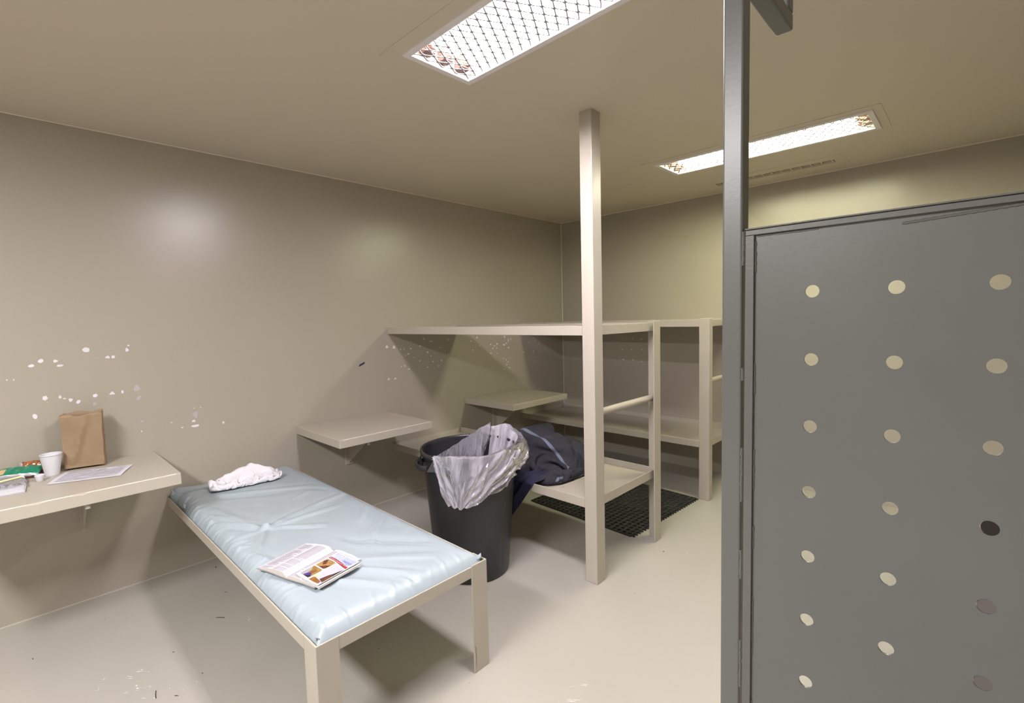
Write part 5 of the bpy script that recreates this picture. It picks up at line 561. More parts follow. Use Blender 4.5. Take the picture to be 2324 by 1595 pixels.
6,4,4,4,4,-3,-1,6,8,8,4,-5,-1,8,8,6,8,4,4,8,-332,6,6,9,9,8,10,9,9,-10,-6,4,5,3,6,8,-2,-1,5,7,7,8,8,-6,-2,3,7,8,8,7,1,6,-4,8,6,9,9,8,10,8,
5,5,4,-7,9,8,2,6,4,7,7,4,2,4,4,5,0,5,8,8,6,8,-2,-2,4,8,6,8,8,3,7,-332,6,6,4,7,9,8,10,9,-9,-7,-1,4,8,8,8,2,2,4,4,8,8,8,-4,-5,5,6,8,8,
3,5,6,-10,10,5,8,9,9,8,5,4,4,3,5,4,6,5,7,0,6,4,4,2,5,5,4,6,8,8,8,8,8,3,-3,-2,6,6,6,8,5,5,-326,6,8,4,4,6,8,10,8,-4,-8,4,3,5,7,8,7,2,
3,1,8,8,2,6,-6,5,5,7,7,6,5,0,-9,6,8,8,6,6,7,5,4,2,3,5,6,5,7,6,-1,5,4,3,5,4,4,6,8,8,8,8,8,8,4,2,-4,4,4,8,4,4,4,-310,4,6,3,7,5,2,
7,7,-1,4,2,2,4,7,5,6,4,6,4,3,5,6,6,-4,4,5,6,7,6,7,-7,-7,3,8,8,8,9,5,-1,-3,3,5,6,5,7,7,1,1,3,5,5,4,4,7,7,8,8,8,7,8,6,3,3,1,4,2,
4,4,4,5,-295,2,6,4,2,0,4,4,8,7,6,3,2,3,7,5,6,5,4,6,4,3,5,4,2,2,4,6,6,6,4,-6,-4,2,6,8,8,8,-4,-4,-2,6,4,4,8,6,6,0,0,4,6,4,4,7,7,8,
8,7,8,7,6,4,4,2,2,2,4,4,4,4,5,-279,2,4,4,3,3,2,3,6,7,8,4,2,3,5,6,5,6,7,4,4,4,5,3,2,2,2,6,6,7,3,-6,-2,1,3,8,8,3,-7,-6,0,5,9,9,7,
-1,1,1,6,9,8,-4,1,8,8,7,7,7,8,6,5,4,1,3,3,3,3,4,4,4,5,-261,2,3,3,4,2,2,2,4,8,7,7,4,1,3,6,6,-2,7,9,6,4,6,4,-2,6,2,4,7,5,4,-4,0,0,
0,4,8,-4,-6,-8,4,9,9,8,10,4,0,-4,6,8,5,7,-6,4,4,6,8,6,6,6,6,2,2,3,3,2,4,4,4,4,6,-252,6,6,3,3,3,2,1,0,7,7,8,8,3,0,5,6,-8,9,8,8,6,7,
6,-4,6,5,1,7,5,6,-3,0,0,1,-2,6,-8,-8,-6,8,9,9,8,10,8,2,-5,2,9,-1,-1,-3,4,5,6,8,6,6,5,7,-1,3,2,4,3,4,5,4,4,4,-236,4,7,5,3,3,2,2,-2,3,7,8,
8,6,2,4,0,-9,9,9,9,8,7,1,-8,4,6,8,8,8,6,0,0,0,1,-4,-5,-8,-7,-1,8,9,9,8,8,10,6,-2,-4,8,-8,-4,-2,3,6,8,7,5,6,7,8,2,-4,4,2,4,4,6,4,8,8,-42,
-6,-8,-6,-6,-4,-3,7,8,-4,-10,1,5,3,5,-7,-9,-10,2,8,8,6,8,-6,-9,-3,6,8,6,0,0,0,-2,2,2,-3,-5,-8,-8,-10,0,-1,-2,-1,0,0,0,7,9,7,4,-5,-4,-5,-3,5,5,0,-4,5,-5,
-4,-4,-6,6,-4,0,-2,-1,6,-3,37,-7,-7,-7,-6,-4,9,5,7,-9,-4,5,5,3,-3,-8,-8,-10,8,6,8,6,6,-8,-10,1,8,3,0,-3,0,0,-1,3,-1,5,-3,-9,-9,-9,5,4,-3,-1,-2,-2,-1,3,10,8,
7,-1,-4,-5,-4,5,6,0,-4,-8,-6,-6,-4,0,10,4,-4,-2,-6,0,0,34,-8,-6,-8,-4,6,7,7,0,-8,2,6,4,-4,-8,-6,-7,-5,8,7,8,7,2,-8,-10,6,4,-6,-2,-2,0,-1,3,2,0,2,4,-8,-9,
-9,8,8,0,-1,-3,-1,-1,-2,4,10,9,3,-2,-6,-4,4,6,0,-8,-6,-6,-8,-4,0,8,10,-2,-5,-6,-2,-1,26,-8,-6,-6,3,9,6,8,-8,-1,6,2,-5,-6,-6,-6,-8,3,7,8,6,10,-4,-6,-8,4,-2,-6,
-4,-3,0,-1,4,2,2,0,3,-1,-6,-8,8,10,6,-2,-4,-4,2,0,-1,5,9,7,0,-4,-6,6,6,-3,-7,-6,-8,-8,-4,-4,9,7,6,-4,-6,-4,-4,18,-8,-6,1,8,5,6,8,-7,4,1,-6,-6,-6,-7,-7,-4,
8,8,8,6,8,-8,-4,-4,-4,-4,0,-8,-6,0,0,3,2,1,2,2,1,0,-6,9,8,6,4,-2,-5,-1,4,1,1,0,0,4,6,-2,6,6,-5,-7,-8,-7,-8,-5,-7,7,6,8,2,-6,-4,-7,9,-5,-2,5,8,6,
5,6,-3,-4,-6,-5,-5,-6,-6,-6,0,10,8,8,8,0,-7,-7,-4,-4,-5,2,-3,3,-3,-6,0,0,0,0,0,2,8,-2,6,3,7,6,2,0,0,-4,-4,-3,1,4,2,2,5,9,8,-3,-6,-7,-8,-8,-8,-8,1,8,
7,8,0,-8,-5,9,-4,-6,8,7,7,5,-3,-6,-6,-4,-4,-4,-3,2,-5,-7,9,9,10,9,-8,-8,-6,-7,-5,-4,0,2,10,-2,-10,0,0,0,0,3,7,2,-10,4,5,8,5,1,-1,0,-1,-5,-6,2,3,3,4,8,
10,7,-1,-2,-6,-8,-9,-8,-8,-3,4,7,7,6,0,-6,-6,0,5,5,4,2,0,-1,-6,-5,-4,-2,1,1,3,-5,-8,7,9,9,5,-10,-6,-8,-6,-6,-1,1,6,8,-5,-5,-4,0,4,4,2,0,-4,-6,4,10,4,0,
-2,-1,0,0,-5,-6,1,3,8,8,6,8,3,-1,-4,-2,-7,-2,-7,-4,0,2,-1,1,2,4,5,-5,0,6,-4,-2,0,0,1,-4,-3,2,6,0,0,-4,-8,-8,9,9,9,3,-4,-8,-8,-9,-5,6,2,0,0,-6,0,0,
7,3,4,-10,-4,-2,-1,9,4,-2,-2,0,-2,0,-1,3,-8,4,9,7,7,8,6,3,-4,-9,-3,-2,-1,-3,0,2,-2,2,0,-2,-6,5,7,3,0,0,1,0,0,-2,-2,-3,0,1,0,-4,-6,-7,-4,8,9,4,-2,0,
-1,-7,-6,-5,-1,-2,0,-1,-1,1,7,4,2,2,-4,-7,-5,0,5,-3,-2,0,0,6,2,-1,1,-8,1,9,8,10,4,-1,3,-2,1,5,-2,-2,-2,-2,3,-1,-2,0,-2,-4,-2,15,3,0,0,0,0,0,-2,-2,-2,-4,
-9,-5,-1,-6,-5,2,8,2,0,0,-2,-1,6,-4,-2,-1,0,-1,-1,-2,0,5,-2,-1,-1,-1,2,-2,0,5,-3,-4,-4,-2,-1,1,0,7,-5,0,6,8,9,-3,2,3,-1,0,5,5,2,-4,-4,9,1,-1,-2,-1,-3,-2,
15,2,1,1,0,0,0,-2,-4,-6,-9,-9,-6,-5,-7,-1,9,6,-7,-4,1,4,8,6,0,-2,-1,-1,0,0,-4,-4,6,2,-2,-1,1,0,0,0,2,-2,-4,-4,-3,-4,-1,2,8,-4,-2,2,6,10,-7,3,-4,3,0,5,
6,6,1,-5,6,6,3,-1,-2,-2,-2,16,1,1,0,1,-1,-4,-10,-3,-7,-8,-8,-7,-8,-1,-1,9,2,-8,0,4,8,7,5,6,-3,-1,0,0,-4,-9,1,6,4,-2,0,0,2,-1,-1,4,-2,-5,-4,-4,-3,-3,-1,6,
4,-5,-1,3,7,-8,1,-7,3,1,5,6,7,5,1,-1,9,6,4,-1,-2,-2,17,0,1,-1,-3,-5,-8,-5,-7,-8,-8,-8,-8,-2,4,-6,1,5,-2,4,5,7,6,7,5,0,0,-2,-4,-8,-5,5,6,4,0,-2,0,-2,
-4,-2,8,-2,-2,-2,-5,-3,-2,-1,1,6,-2,-4,-1,3,-6,-8,-2,-2,2,6,6,6,6,4,0,8,10,8,4,-2,-2,16,0,-2,-5,-6,-7,-8,-4,-8,-7,-8,-9,-4,2,5,-10,5,6,2,2,3,7,6,7,7,2,-4,
-8,-2,-6,0,0,5,1,-2,0,2,0,-5,-3,9,-2,-3,0,-3,0,-2,-1,0,2,2,-3,-4,-5,-8,-4,4,2,-4,-2,4,6,6,2,6,9,9,9,9,0,0,16,-6,-7,-7,-6,-8,-6,-7,-5,-7,-5,-1,-3,2,-4,-3,
5,5,6,2,2,5,7,6,3,2,-6,0,-2,-6,1,-1,0,2,-1,0,-3,0,0,0,0,0,0,0,2,0,-2,-1,1,0,2,-4,-4,-6,-8,1,3,-2,-2,-3,-4,2,3,9,9,6,10,8,8,7,5,3,-9,-7,-7,-6,
-7,-7,-6,-7,-7,-6,-2,4,4,3,-1,2,6,6,4,2,0,-2,2,5,7,4,0,-5,-3,1,-1,0,0,0,0,0,-1,-1,0,1,-1,0,0,2,2,-2,-2,0,1,1,-8,-10,-8,-4,6,6,-4,-4,-2,1,-3,0,8,6,
9,5,6,8,6,6,6,-8,-8,-9,-7,-8,-8,5,-9,-8,-1,3,2,4,3,-1,2,2,8,6,2,0,1,0,1,8,3,-3,-2,2,0,0,0,-1,0,-1,0,0,0,-1,0,0,0,1,1,1,-1,-2,-4,-6,-5,-2,-4,-6,
-3,6,6,-3,-4,-4,-2,4,0,0,8,8,8,6,5,7,6,-1,-8,-7,-6,-8,-9,-8,9,-10,-4,2,2,3,3,4,-2,4,-2,4,5,6,3,2,0,0,2,1,2,3,0,0,1,-1,0,0,-2,1,-1,0,0,0,0,0,
0,2,-1,-1,-1,-5,-6,-6,-1,-5,-4,-4,6,6,-2,-4,-4,-3,-3,10,-2,6,7,7,8,5,5,6,-9,-7,-3,-9,-8,-5,-3,0,-4,2,2,2,2,2,4,0,0,2,0,1,6,7,5,-5,4,2,2,2,2,2,-1,-1,
1,-1,0,0,0,0,-2,-4,4,0,1,-2,-3,-4,0,-2,-2,-2,-2,-4,-4,-4,-4,5,5,-2,-4,-5,-4,-3,2,7,7,7,7,6,7,6,6,-21,-5,-1,-6,-3,-3,-3,-3,-1,1,2,2,2,4,2,2,0,0,2,-2,6,
6,6,-7,5,-1,5,5,1,0,2,0,0,-1,-2,-3,2,-1,-1,-5,3,-2,-2,-3,-2,-3,-2,-1,-1,-2,-2,1,-1,-5,-3,3,7,-2,-4,-6,-5,1,-2,6,8,8,6,6,7,7,6,-23,-1,-2,-4,-4,-4,-4,-2,0,2,
2,2,2,2,3,-1,-4,6,1,-3,6,6,6,-7,6,1,0,1,1,0,1,1,0,-1,-1,0,0,0,-2,-1,-1,-2,-2,-3,-2,-3,-1,-1,-2,-2,-1,1,2,-3,-3,3,5,-2,-5,-4,-5,-2,4,4,6,8,6,8,6,5,
0,-13,-2,-2,-4,-4,-4,-4,-1,-1,2,2,2,2,2,2,-6,0,7,0,-2,7,4,4,-6,2,0,0,2,0,2,0,1,1,0,0,-1,0,-1,0,-2,-1,-1,-2,-2,-2,-2,-2,-2,0,-2,-1,-1,0,0,0,4,4,-2,-4,
-5,-4,-4,4,3,6,8,6,8,6,8,-3,-10,-2,-3,-4,-5,-4,-2,-1,0,2,2,2,1,2,-3,-6,4,6,-6,4,6,2,6,-4,-2,0,0,2,0,2,0,2,0,1,0,0,0,0,-1,-1,-1,-1,-1,-2,-2,-2,-2,-2,
-1,-1,-1,-1,1,-1,0,4,4,-4,-6,-4,-2,-2,1,3,4,8,8,6,8,7,1,-21,-4,-1,2,-1,-5,0,-2,2,1,1,2,2,0,-5,-3,2,6,-4,2,6,3,5,-4,-2,0,1,1,1,1,2,0,2,0,0,1,0,
0,-1,0,-1,-1,-2,-2,-2,-2,-2,-1,-1,-2,0,-1,0,-1,1,2,5,-8,-6,-2,0,0,0,0,4,5,8,1,8,8,6,-18,-3,-4,-1,0,0,0,0,2,1,-1,1,3,-1,-3,-2,-2,6,-4,6,2,2,2,0,0,0,
1,1,2,0,2,1,1,1,1,0,0,1,0,0,-1,-2,-2,-2,-2,-2,-2,-2,-2,0,-1,-1,-2,-1,4,0,3,-8,-6,2,-1,0,1,-1,2,3,4,2,8,8,8,-24,2,2,-2,0,2,0,0,0,2,-1,1,0,1,-3,
-1,-1,0,2,0,7,2,1,0,0,2,0,1,1,2,1,1,2,0,0,1,1,0,0,0,-2,-2,-2,-2,-2,-2,-2,-2,-1,-1,0,-2,-2,-2,5,-7,-4,-2,2,1,1,0,0,0,2,2,4,0,6,8,8,-19,1,1,1,
0,0,1,0,1,2,-3,-1,4,0,-4,-1,1,0,0,0,2,8,1,-3,3,1,1,1,1,1,2,1,1,0,0,1,0,1,0,0,-2,-2,-3,-3,-2,-2,-2,-2,0,1,-5,0,-3,0,5,-6,-5,1,-1,1,2,2,0,0,
0,3,3,2,2,7,7,-14,0,2,1,-1,0,2,0,2,-2,0,-2,0,2,-2,0,1,0,0,1,0,6,4,-4,2,2,0,1,1,2,0,2,0,0,0,0,0,0,0,0,-2,-2,-3,-3,-2,-2,-2,-2,-2,5,-7,-1,-2,
5,2,-6,-2,0,-1,2,2,2,0,1,-2,4,2,4,-1,6,7,-12,-3,1,4,2,-2,1,3,0,-2,0,0,-2,0,0,0,2,1,-1,0,-2,3,8,-5,2,4,1,-2,0,1,1,1,1,-1,0,0,-1,-1,0,-2,-2,-2,
-2,-2,-2,-4,-2,-2,0,6,-8,-2,5,5,0,-6,1,-1,0,2,2,2,-1,2,-5,4,-2,9,-7,5,9,-5,-3,-3,3,6,-2,2,3,-3,2,0,-2,0,-1,0,-1,2,2,0,-2,-1,-1,6,0,-4,0,8,2,-1,0,0,
0,-1,-1,-1,-2,-2,-1,-1,-2,-2,-2,-3,-1,-1,-1,-5,3,5,1,-8,3,3,4,-2,-1,1,-4,2,2,3,2,-1,1,-5,0,-2,6,-9,5,8,-7,5,2,2,6,-2,4,-2,2,0,1,-1,-2,0,0,0,-4,7,-1,-1,
-1,-4,1,7,-6,-5,10,-2,1,0,0,0,-2,-2,-4,-2,-2,-2,0,-2,-4,-3,-1,-2,0,0,4,6,2,-4,0,3,3,0,2,1,-5,0,3,3,2,3,-1,-2,-5,-7,-8,4,2,3,1,-7,3,2,8,8,4,6,-1,1,
2,0,-1,-1,-1,1,-4,-4,8,2,-2,-2,-2,-2,4,-6,-2,2,-4,-3,-1,0,0,-2,0,-3,-3,-2,-2,2,-4,-4,-4,0,2,5,5,4,1,6,-3,2,1,3,1,2,-1,-6,2,4,2,4,2,-2,-3,-7,-8,-9,-3,-2,
2,1,-7,4,8,8,7,9,8,4,2,0,3,-2,-3,-1,-3,-9,-4,9,8,1,-3,-2,-2,1,-5,2,0,-3,-3,-4,-4,-4,-3,-3,-2,0,0,-1,-1,-2,0,-2,2,3,4,5,4,0,5,-1,2,2,2,0,3,-3,-4,3,
3,4,3,1,-3,-7,-7,-8,-7,-1,1,2,-2,-18,8,8,9,7,9,9,8,-2,-8,4,6,4,-4,-8,-8,-6,7,9,8,0,-3,-2,-3,-1,1,1,-3,-4,-4,-4,-3,-3,-4,0,0,-1,-1,0,-2,-1,-1,0,4,3,5,4,
2,1,3,2,1,1,2,1,-3,-2,1,3,4,4,-2,-6,-8,-7,-7,-4,2,1,1,0,-20,4,5,7,10,8,8,10,2,-9,-7,4,6,4,-4,-8,-8,2,8,10,6,0,-3,-5,2,2,-1,-3,-4,-3,-4,-3,-4,-2,0,-1,
-1,0,-2,0,-2,-1,-1,0,5,6,5,3,1,2,2,2,2,0,2,-2,-3,1,1,5,2,-4,-8,-8,-8,-4,2,0,2,2,-2,-20,4,4,3,7,9,9,8,5,-7,-10,-2,3,6,2,-5,-7,-5,10,8,9,5,-1,-6,4,
2,-1,-4,-3,-3,-4,-4,-3,-3,0,0,0,-2,0,-2,0,-2,0,-2,4,6,6,3,2,3,2,1,2,0,-3,-8,-8,7,7,5,-1,-5,-7,-9,-5,2,0,2,1,-4,-7,-8,2,4,3,3,5,9,8,8,-9,-5,-6,-4,2,
6,0,-1,-7,4,9,7,9,1,0,-1,-6,5,2,-2,-4,-4,-4,-4,0,0,0,-2,0,-1,-1,-2,0,-2,-3,4,5,7,4,3,4,1,-1,0,-4,-8,-8,-6,10,6,8,-2,-6,-8,-8,4,0,2,-1,-9,-6,-7,5,4,2,
4,2,3,4,7,9,-9,2,-8,-6,-5,-1,2,4,4,-4,7,7,8,4,-3,-6,-5,4,6,4,0,-2,-4,-4,1,0,-1,0,-1,-1,-1,-1,-2,-4,-2,4,6,5,5,-1,-3,-4,0,0,0,-7,-9,0,6,9,6,1,-8,-10,
-8,7,5,2,-9,-9,-8,-6,18,2,3,3,4,2,2,2,4,-4,6,-6,-8,-2,0,-2,4,4,-8,2,6,6,5,-7,-4,-4,4,4,6,4,2,0,-1,1,0,0,-1,-1,0,-2,-1,-1,-6,-2,5,3,6,-4,-6,-5,-2,3,
5,-5,-8,-6,6,3,3,1,5,-4,-7,-10,1,3,2,1,-6,-6,-6,14,6,6,4,2,3,2,1,2,0,-6,-8,-8,-2,-4,-2,7,7,0,4,4,4,4,-6,-8,-10,4,3,4,4,5,5,0,-3,-4,-1,-1,-1,-1,0,4,
6,-3,1,-2,-2,8,-7,-7,0,6,1,-3,-9,-7,-7,3,2,2,4,4,2,-9,-7,-4,0,2,4,0,0,-4,0,6,5,5,6,4,3,1,0,-3,-5,-9,-7,-6,-3,-1,8,8,7,-5,2,4,2,4,-8,-9,-3,1,4,5,
4,5,-1,-2,-4,-2,0,-1,2,7,8,-2,-8,-3,1,6,8,-4,-9,7,4,-5,-8,-8,-7,-8,-1,2,3,4,4,4,-4,-1,1,0,1,3,2,-2,-6,-14,6,6,5,5,5,3,0,-1,-2,-4,-3,0,-6,-5,-6,5,8,9,
-9,0,3,3,5,-1,-2,-6,-5,-1,7,3,4,-4,0,-2,-2,6,4,4,6,4,-7,-7,0,4,8,2,-7,-3,8,-2,-7,-8,-8,-7,-2,3,4,4,3,4,3,-1,-2,0,0,0,4,-4,-8,-8,-14,6,6,2,6,8,8,-6,
-2,-4,-2,8,2,-4,-6,-4,-4,10,6,-4,-8,-2,6,6,6,2,-4,-6,-8,-1,7,-2,-2,-4,2,4,2,2,6,8,8,-8,-5,5,6,2,-4,-6,6,3,-6,-9,-7,-8,-1,3,5,4,4,3,4,-1,-6,6,1,1,-1,-5,
-9,-7,-8,-16,6,4,6,8,8,8,-8,-6,-2,2,8,8,-1,-6,-7,-6,2,8,3,-8,-9,4,7,9,6,0,-6,-6,-8,-5,1,2,-6,0,2,4,4,9,9,7,-1,-5,7,3,-3,-8,0,6,-2,-6,-8,-8,-2,4,6,4,
4,4,4,-4,-8,2,8,1,-1,-8,-5,-8,-8,-7,-15,3,5,8,8,8,7,4,-8,-4,-2,6,8,6,-5,-7,-6,-4,3,8,-7,-4,-4,6,8,10,4,-4,-6,-7,-7,6,-6,-9,-5,5,3,10,5,7,6,4,2,2,0,-9,
-7,1,1,3,1,-7,-9,4,4,6,4,4,2,-6,-7,-5,8,8,0,-4,-8,-8,-8,-8,-7,-6,-5,5,9,8,9,6,9,-2,-4,-4,-2,8,8,2,-8,-6,2,-1,1,-2,-4,-6,0,10,6,8,3,-7,-7,-5,1,-9,-8,-10,
8,5,8,5,4,4,2,2,1,1,-4,-8,-4,2,2,2,-3,-1,8,4,5,5,-1,-7,-6,-7,1,10,8,-2,-8,-8,-8,-8,-8,-7,5,-5,-3,8,8,9,8,7,8,-4,-4,-4,0,8,8,-8,-2,3,-1,0,-2,-4,-6,-4,
5,5,6,10,-5,-5,-8,-2,-9,-9,-10,3,7,5,3,4,3,2,1,2,0,1,-5,-8,0,2,-1,4,7,6,8,4,0,-8,-6,-6,-6,8,10,6,-6,-8,-7,-8,-7,-8,-8,12,-2,-6,2,8,9,9,8,10,2,-4,-4,-4,
4,9,-3,0,3,1,-2,-2,-4,-6,-3,2,6,5,4,0,-6,-6,-8,-9,-9,-8,-2,6,2,2,4,2,2,2,1,1,0,0,-9,-4,3,1,9,8,10,6,0,-6,-4,-7,-7,0,10,8,6,-9,-9,-7,-8,-7,-6,-4,5,0,
0,0,1,8,-8,4,2,-7,0,6,-6,0,0,1,0,-1,1,-1,1,6,0,-7,1,8,5,5,-6,-10,-3,1,9,5,0,-8,-7,0,0,1,8,-8,0,-1,0,1,0,-1,2,4,-6,0,0,0,7,6,-4,-8,-1,0,2,8,
5,-7,-7,-1,7,4,-9,7,-9,0,0,0,0,1,6,-5,6,-6,-2,7,0,-5,3,4,0,0,1,-3,-6,0,8,-6,-3,0,9,4,8,-8,-8,-5,0,7,2,6,-6,-8,-1,0,1,8,-7,4,-5,5,3,2,-2,-3,5,-4,
-6,-1,0,5,6,-1,-9,6,2,-8,4,8,-9,4,-8,1,6,-6,8,-9,0,0,0,0,6,5,-4,2,-9,3,7,-4,3,4,-1,-7,-2,8,-4,-6,2,6,-8,-1,1,6,8,6,-6,-8,-7,0,1,2,6,2,-6,-5,0,1,
4,-5,8,-6,1,6,6,2,-4,-2,2,-8,-5,0,2,7,0,-9,2,3,-5,3,8,-8,5,-1,-7,0,1,8,-9,0,0,0,5,6,0,-3,-3,-4,8,0,5,3,-2,-5,-5,-5,9,-6,-2,6,0,-7,5,-4,8,8,0,-2,
-6,-9,0,0,0,2,5,2,-9,7,-6,-1,0,6,-5,-1,4,7,8,3,-5,0,-6,-6,-5,0,7,1,-8,0,1,-1,1,8,-8,2,8,-6,-5,1,6,-6,-1,0,4,7,1,-6,-4,-1,6,4,6,3,-1,-2,-2,-6,-8,4,
-4,2,6,-5,-4,7,-7,9,5,-5,2,-4,-6,-1,0,1,0,2,4,-7,10,-9,-1,5,7,-6,-5,-1,7,8,8,-10,-6,3,0,-3,-7,1,5,-5,-1,0,0,1,6,-7,5,7,-1,-8,-3,5,-4,-1,5,6,4,-4,-4,-6,
5,7,6,2,-1,-1,-1,-3,-6,-9,0,1,4,4,-9,1,6,-7,3,6,-6,-3,2,7,0,0,0,-1,0,-1,-1,3,-8,6,5,5,-4,-6,-7,5,6,8,-8,-6,-3,0,2,5,0,2,-6,-4,-1,0,0,1,4,7,-1,2,
-4,-8,-1,3,2,5,7,1,-3,-6,-6,8,4,2,0,-3,-3,-2,-2,-5,-1,4,1,-3,2,-4,0,2,-2,-1,1,4,4,1,6,2,0,-1,0,0,-1,-5,-8,0,9,7,2,-5,-7,-9,0,6,7,0,-7,-5,3,7,4,0,
4,-6,-6,-6,-1,3,3,5,8,-4,-5,1,-4,-7,9,-7,9,7,-4,-5,-7,-2,9,3,-1,-1,-4,-3,-2,-1,0,0,0,1,4,7,-1,0,0,-2,-2,3,4,3,0,5,5,1,0,-3,-1,-7,-10,-7,7,7,3,-6,-2,0,
-8,-1,1,7,7,-6,-4,6,5,4,4,-1,-6,-7,-10,3,6,4,5,2,1,-2,-6,-8,-5,8,-7,9,2,-6,-3,-3,1,7,-3,-2,-2,0,2,4,2,0,-5,-4,0,1,5,9,4,0,0,-2,-2,-4,-4,2,6,2,2,6,
-2,-3,-5,-6,-9,9,4,-6,0,5,-7,-2,-2,-1,7,-1,-5,1,5,4,2,3,-1,-6,0,-9,8,7,6,3,-7,-2,1,0,-4,-6,4,-9,8,-6,-2,-1,0,1,8,-8,-1,7,4,1,3,2,-2,-7,-5,5,2,-5,4,8,
4,-7,-6,-3,-2,-2,0,5,3,3,7,-4,-5,-1,0,-7,8,7,-11,1,2,3,1,-2,-2,6,-4,-7,-4,1,1,7,8,2,-9,-8,-1,8,6,7,5,-8,-8,-2,-1,-3,-5,1,-1,5,-4,-1,0,0,1,8,-9,0,1,2,
6,8,0,-4,-9,2,9,-6,-3,5,-1,3,-6,-3,-4,0,0,1,8,-6,2,6,-4,-3,-3,-1,0,9,2,-8,-3,1,2,4,5,5,5,-5,-8,-6,-3,0,9,7,5,-10,-9,-2,3,7,5,6,0,-8,-8,-3,-1,-1,0,0,
1,-1,0,0,0,1,8,-8,7,1,-1,5,6,-4,-7,-5,7,7,-6,-6,-4,2,9,-8,-3,-1,0,0,2,7,-8,-1,9,-6,-3,0,0,0,7,2,-8,-1,0,0,1,4,6,4,6,-6,-8,-6,-1,5,6,8,-8,-8,-3,0,
3,7,5,8,-6,-8,-8,-1,0,0,1,-1,0,0,2,3,6,0,-8,3,3,4,4,-2,-6,-7,3,9,-1,-8,-5,0,1,8,-3,-6,0,0,3,6,0,-9,0,6,-6,0,0,0,2,3,0,-4,-1,0,0,0,0,5,6,8,
0,-6,-8,-4,0,9,5,-2,-10,-2,-1,0,3,8,9,-1,-6,-8,-5,0,0,0,0,1,4,6,4,0,-8,-4,2,4,4,-1,-5,-2,-5,9,6,-8,-6,-1,0,0,2,6,-8,0,5,6,3,-9,-4,-1,1,0,2,2,3,3,
4,-2,-5,-4,-3,0,-1,0,0,6,7,6,-2,-6,-8,2,4,-4,4,-6,-3,0,1,0,7,9,1,-1,-5,-8,-3,-1,0,4,5,4,4,2,-2,-6,-6,4,2,-2,-5,-4,0,0,7,4,-2,-8,5,-6,0,0,1,1,5,5,
6,-7,-7,6,-1,0,2,1,2,2,3,4,-4,-4,-3,-5,-1,-6,0,0,1,8,8,0,-2,-4,-4,-7,0,10,1,-4,-5,-2,1,8,3,1,0,0,-2,-4,-6,6,5,3,2,2,0,2,-4,-6,-5,-4,-2,0,3,7,-5,-4,
0,5,-5,8,-8,-1,5,3,3,4,4,-6,-7,1,8,2,0,2,1,3,2,2,3,-1,-6,-4,-5,-7,-7,0,0,2,4,7,-3,-1,-4,-4,-1,0,7,2,4,-2,-5,-5,-1,2,6,1,-4,-4,-1,0,1,2,6,6,4,3,
3,-2,-5,-5,-6,-6,7,4,2,-9,4,-7,-2,0,9,-1,-7,8,6,6,0,-7,-7,-6,10,8,4,1,1,1,0,-2,-1,2,4,-2,-4,-6,-8,-9,0,0,7,2,-1,-7,-1,3,8,-3,-5,-3,2,3,6,2,-4,-3,-5,-1,
0,0,0,1,4,-4,0,2,4,5,5,4,-6,-1,-6,-7,-1,3,6,2,-10,10,0,-4,-4,-2,0,0,8,8,1,-5,-6,-6,0,10,8,6,0,0,-2,2,-1,1,0,-2,2,-2,-6,-8,-6,-3,0,0,0,3,7,-3,-6,6,
4,-5,-6,0,1,3,7,2,-9,3,2,-6,-3,5,2,2,-8,-1,4,6,1,0,-2,2,-2,-7,-2,0,0,3,5,-7,8,8,-2,-4,-2,-4,-5,8,7,-5,-5,-4,-1,1,8,8,4,-1,1,-1,1,0,-1,1,0,0,3,-9,
-4,-2,-4,-2,-2,-1,1,5,-5,-1,6,5,-3,-7,0,0,0,2,4,-7,3,6,2,-6,-4,-1,1,4,-4,8,2,-6,-4,2,8,-8,-3,0,0,0,0,4,-3,8,9,-9,-6,-2,-1,0,5,8,-2,-4,-6,-1,1,5,6,7,
-2,1,1,2,2,2,4,-3,-1,-2,-2,-2,-2,-2,-2,-3,-3,-4,-3,0,0,4,5,2,-8,4,1,1,3,-3,-6,-2,2,6,3,-5,-6,-1,9,-8,8,-8,-1,0,7,0,-6,-1,0,0,0,0,0,3,7,9,-9,-9,-1,0,
0,1,7,-6,-2,1,3,3,3,3,4,3,3,4,2,2,2,4,-3,0,-1,-2,-2,-2,-3,-3,-2,-4,-3,-5,-5,3,-4,0,5,2,-1,-4,1,7,4,-7,-5,-2,3,6,3,-6,-6,2,-3,7,-6,-1,3,6,-6,3,-6,1,
-1,0,0,0,8,7,4,-10,-8,-1,5,-5,0,1,4,3,3,2,3,3,4,2,4,4,2,3,3,2,0,1,-1,-1,-2,-2,-2,-3,-3,-3,-4,-4,-4,-6,-4,-4,-1,0,1,-1,0,1,4,8,3,-7,-4,-4,4,6,3,-7,
-7,0,5,-5,1,6,2,-9,8,-8,0,0,0,0,5,6,8,0,-10,-8,-1,7,-7,7,3,3,4,2,3,3,3,3,4,3,3,3,3,2,2,2,0,-2,-2,-2,-2,-2,-3,-3,-4,-4,-4,-4,-5,-5,-8,-3,0,0,1,0,
-1,2,7,8,0,-6,-6,-3,3,6,4,-14,0,0,-1,3,6,-4,-5,9,-8,-1,0,0,1,8,7,5,-4,-6,-10,-1,8,-3,7,5,4,4,2,3,3,3,3,3,3,4,2,3,3,2,2,-2,-2,-2,-2,-2,-2,-4,-4,-4,
-4,-4,-6,-6,-4,-6,-7,1,6,1,-1,-2,-4,8,-1,6,3,-3,-5,1,-4,7,-3,-1,1,-1,-2,3,-9,-1,9,-9,0,0,0,5,7,8,-7,2,-6,1,-9,8,2,7,5,4,4,2,2,4,2,4,2,3,3,2,3,3,
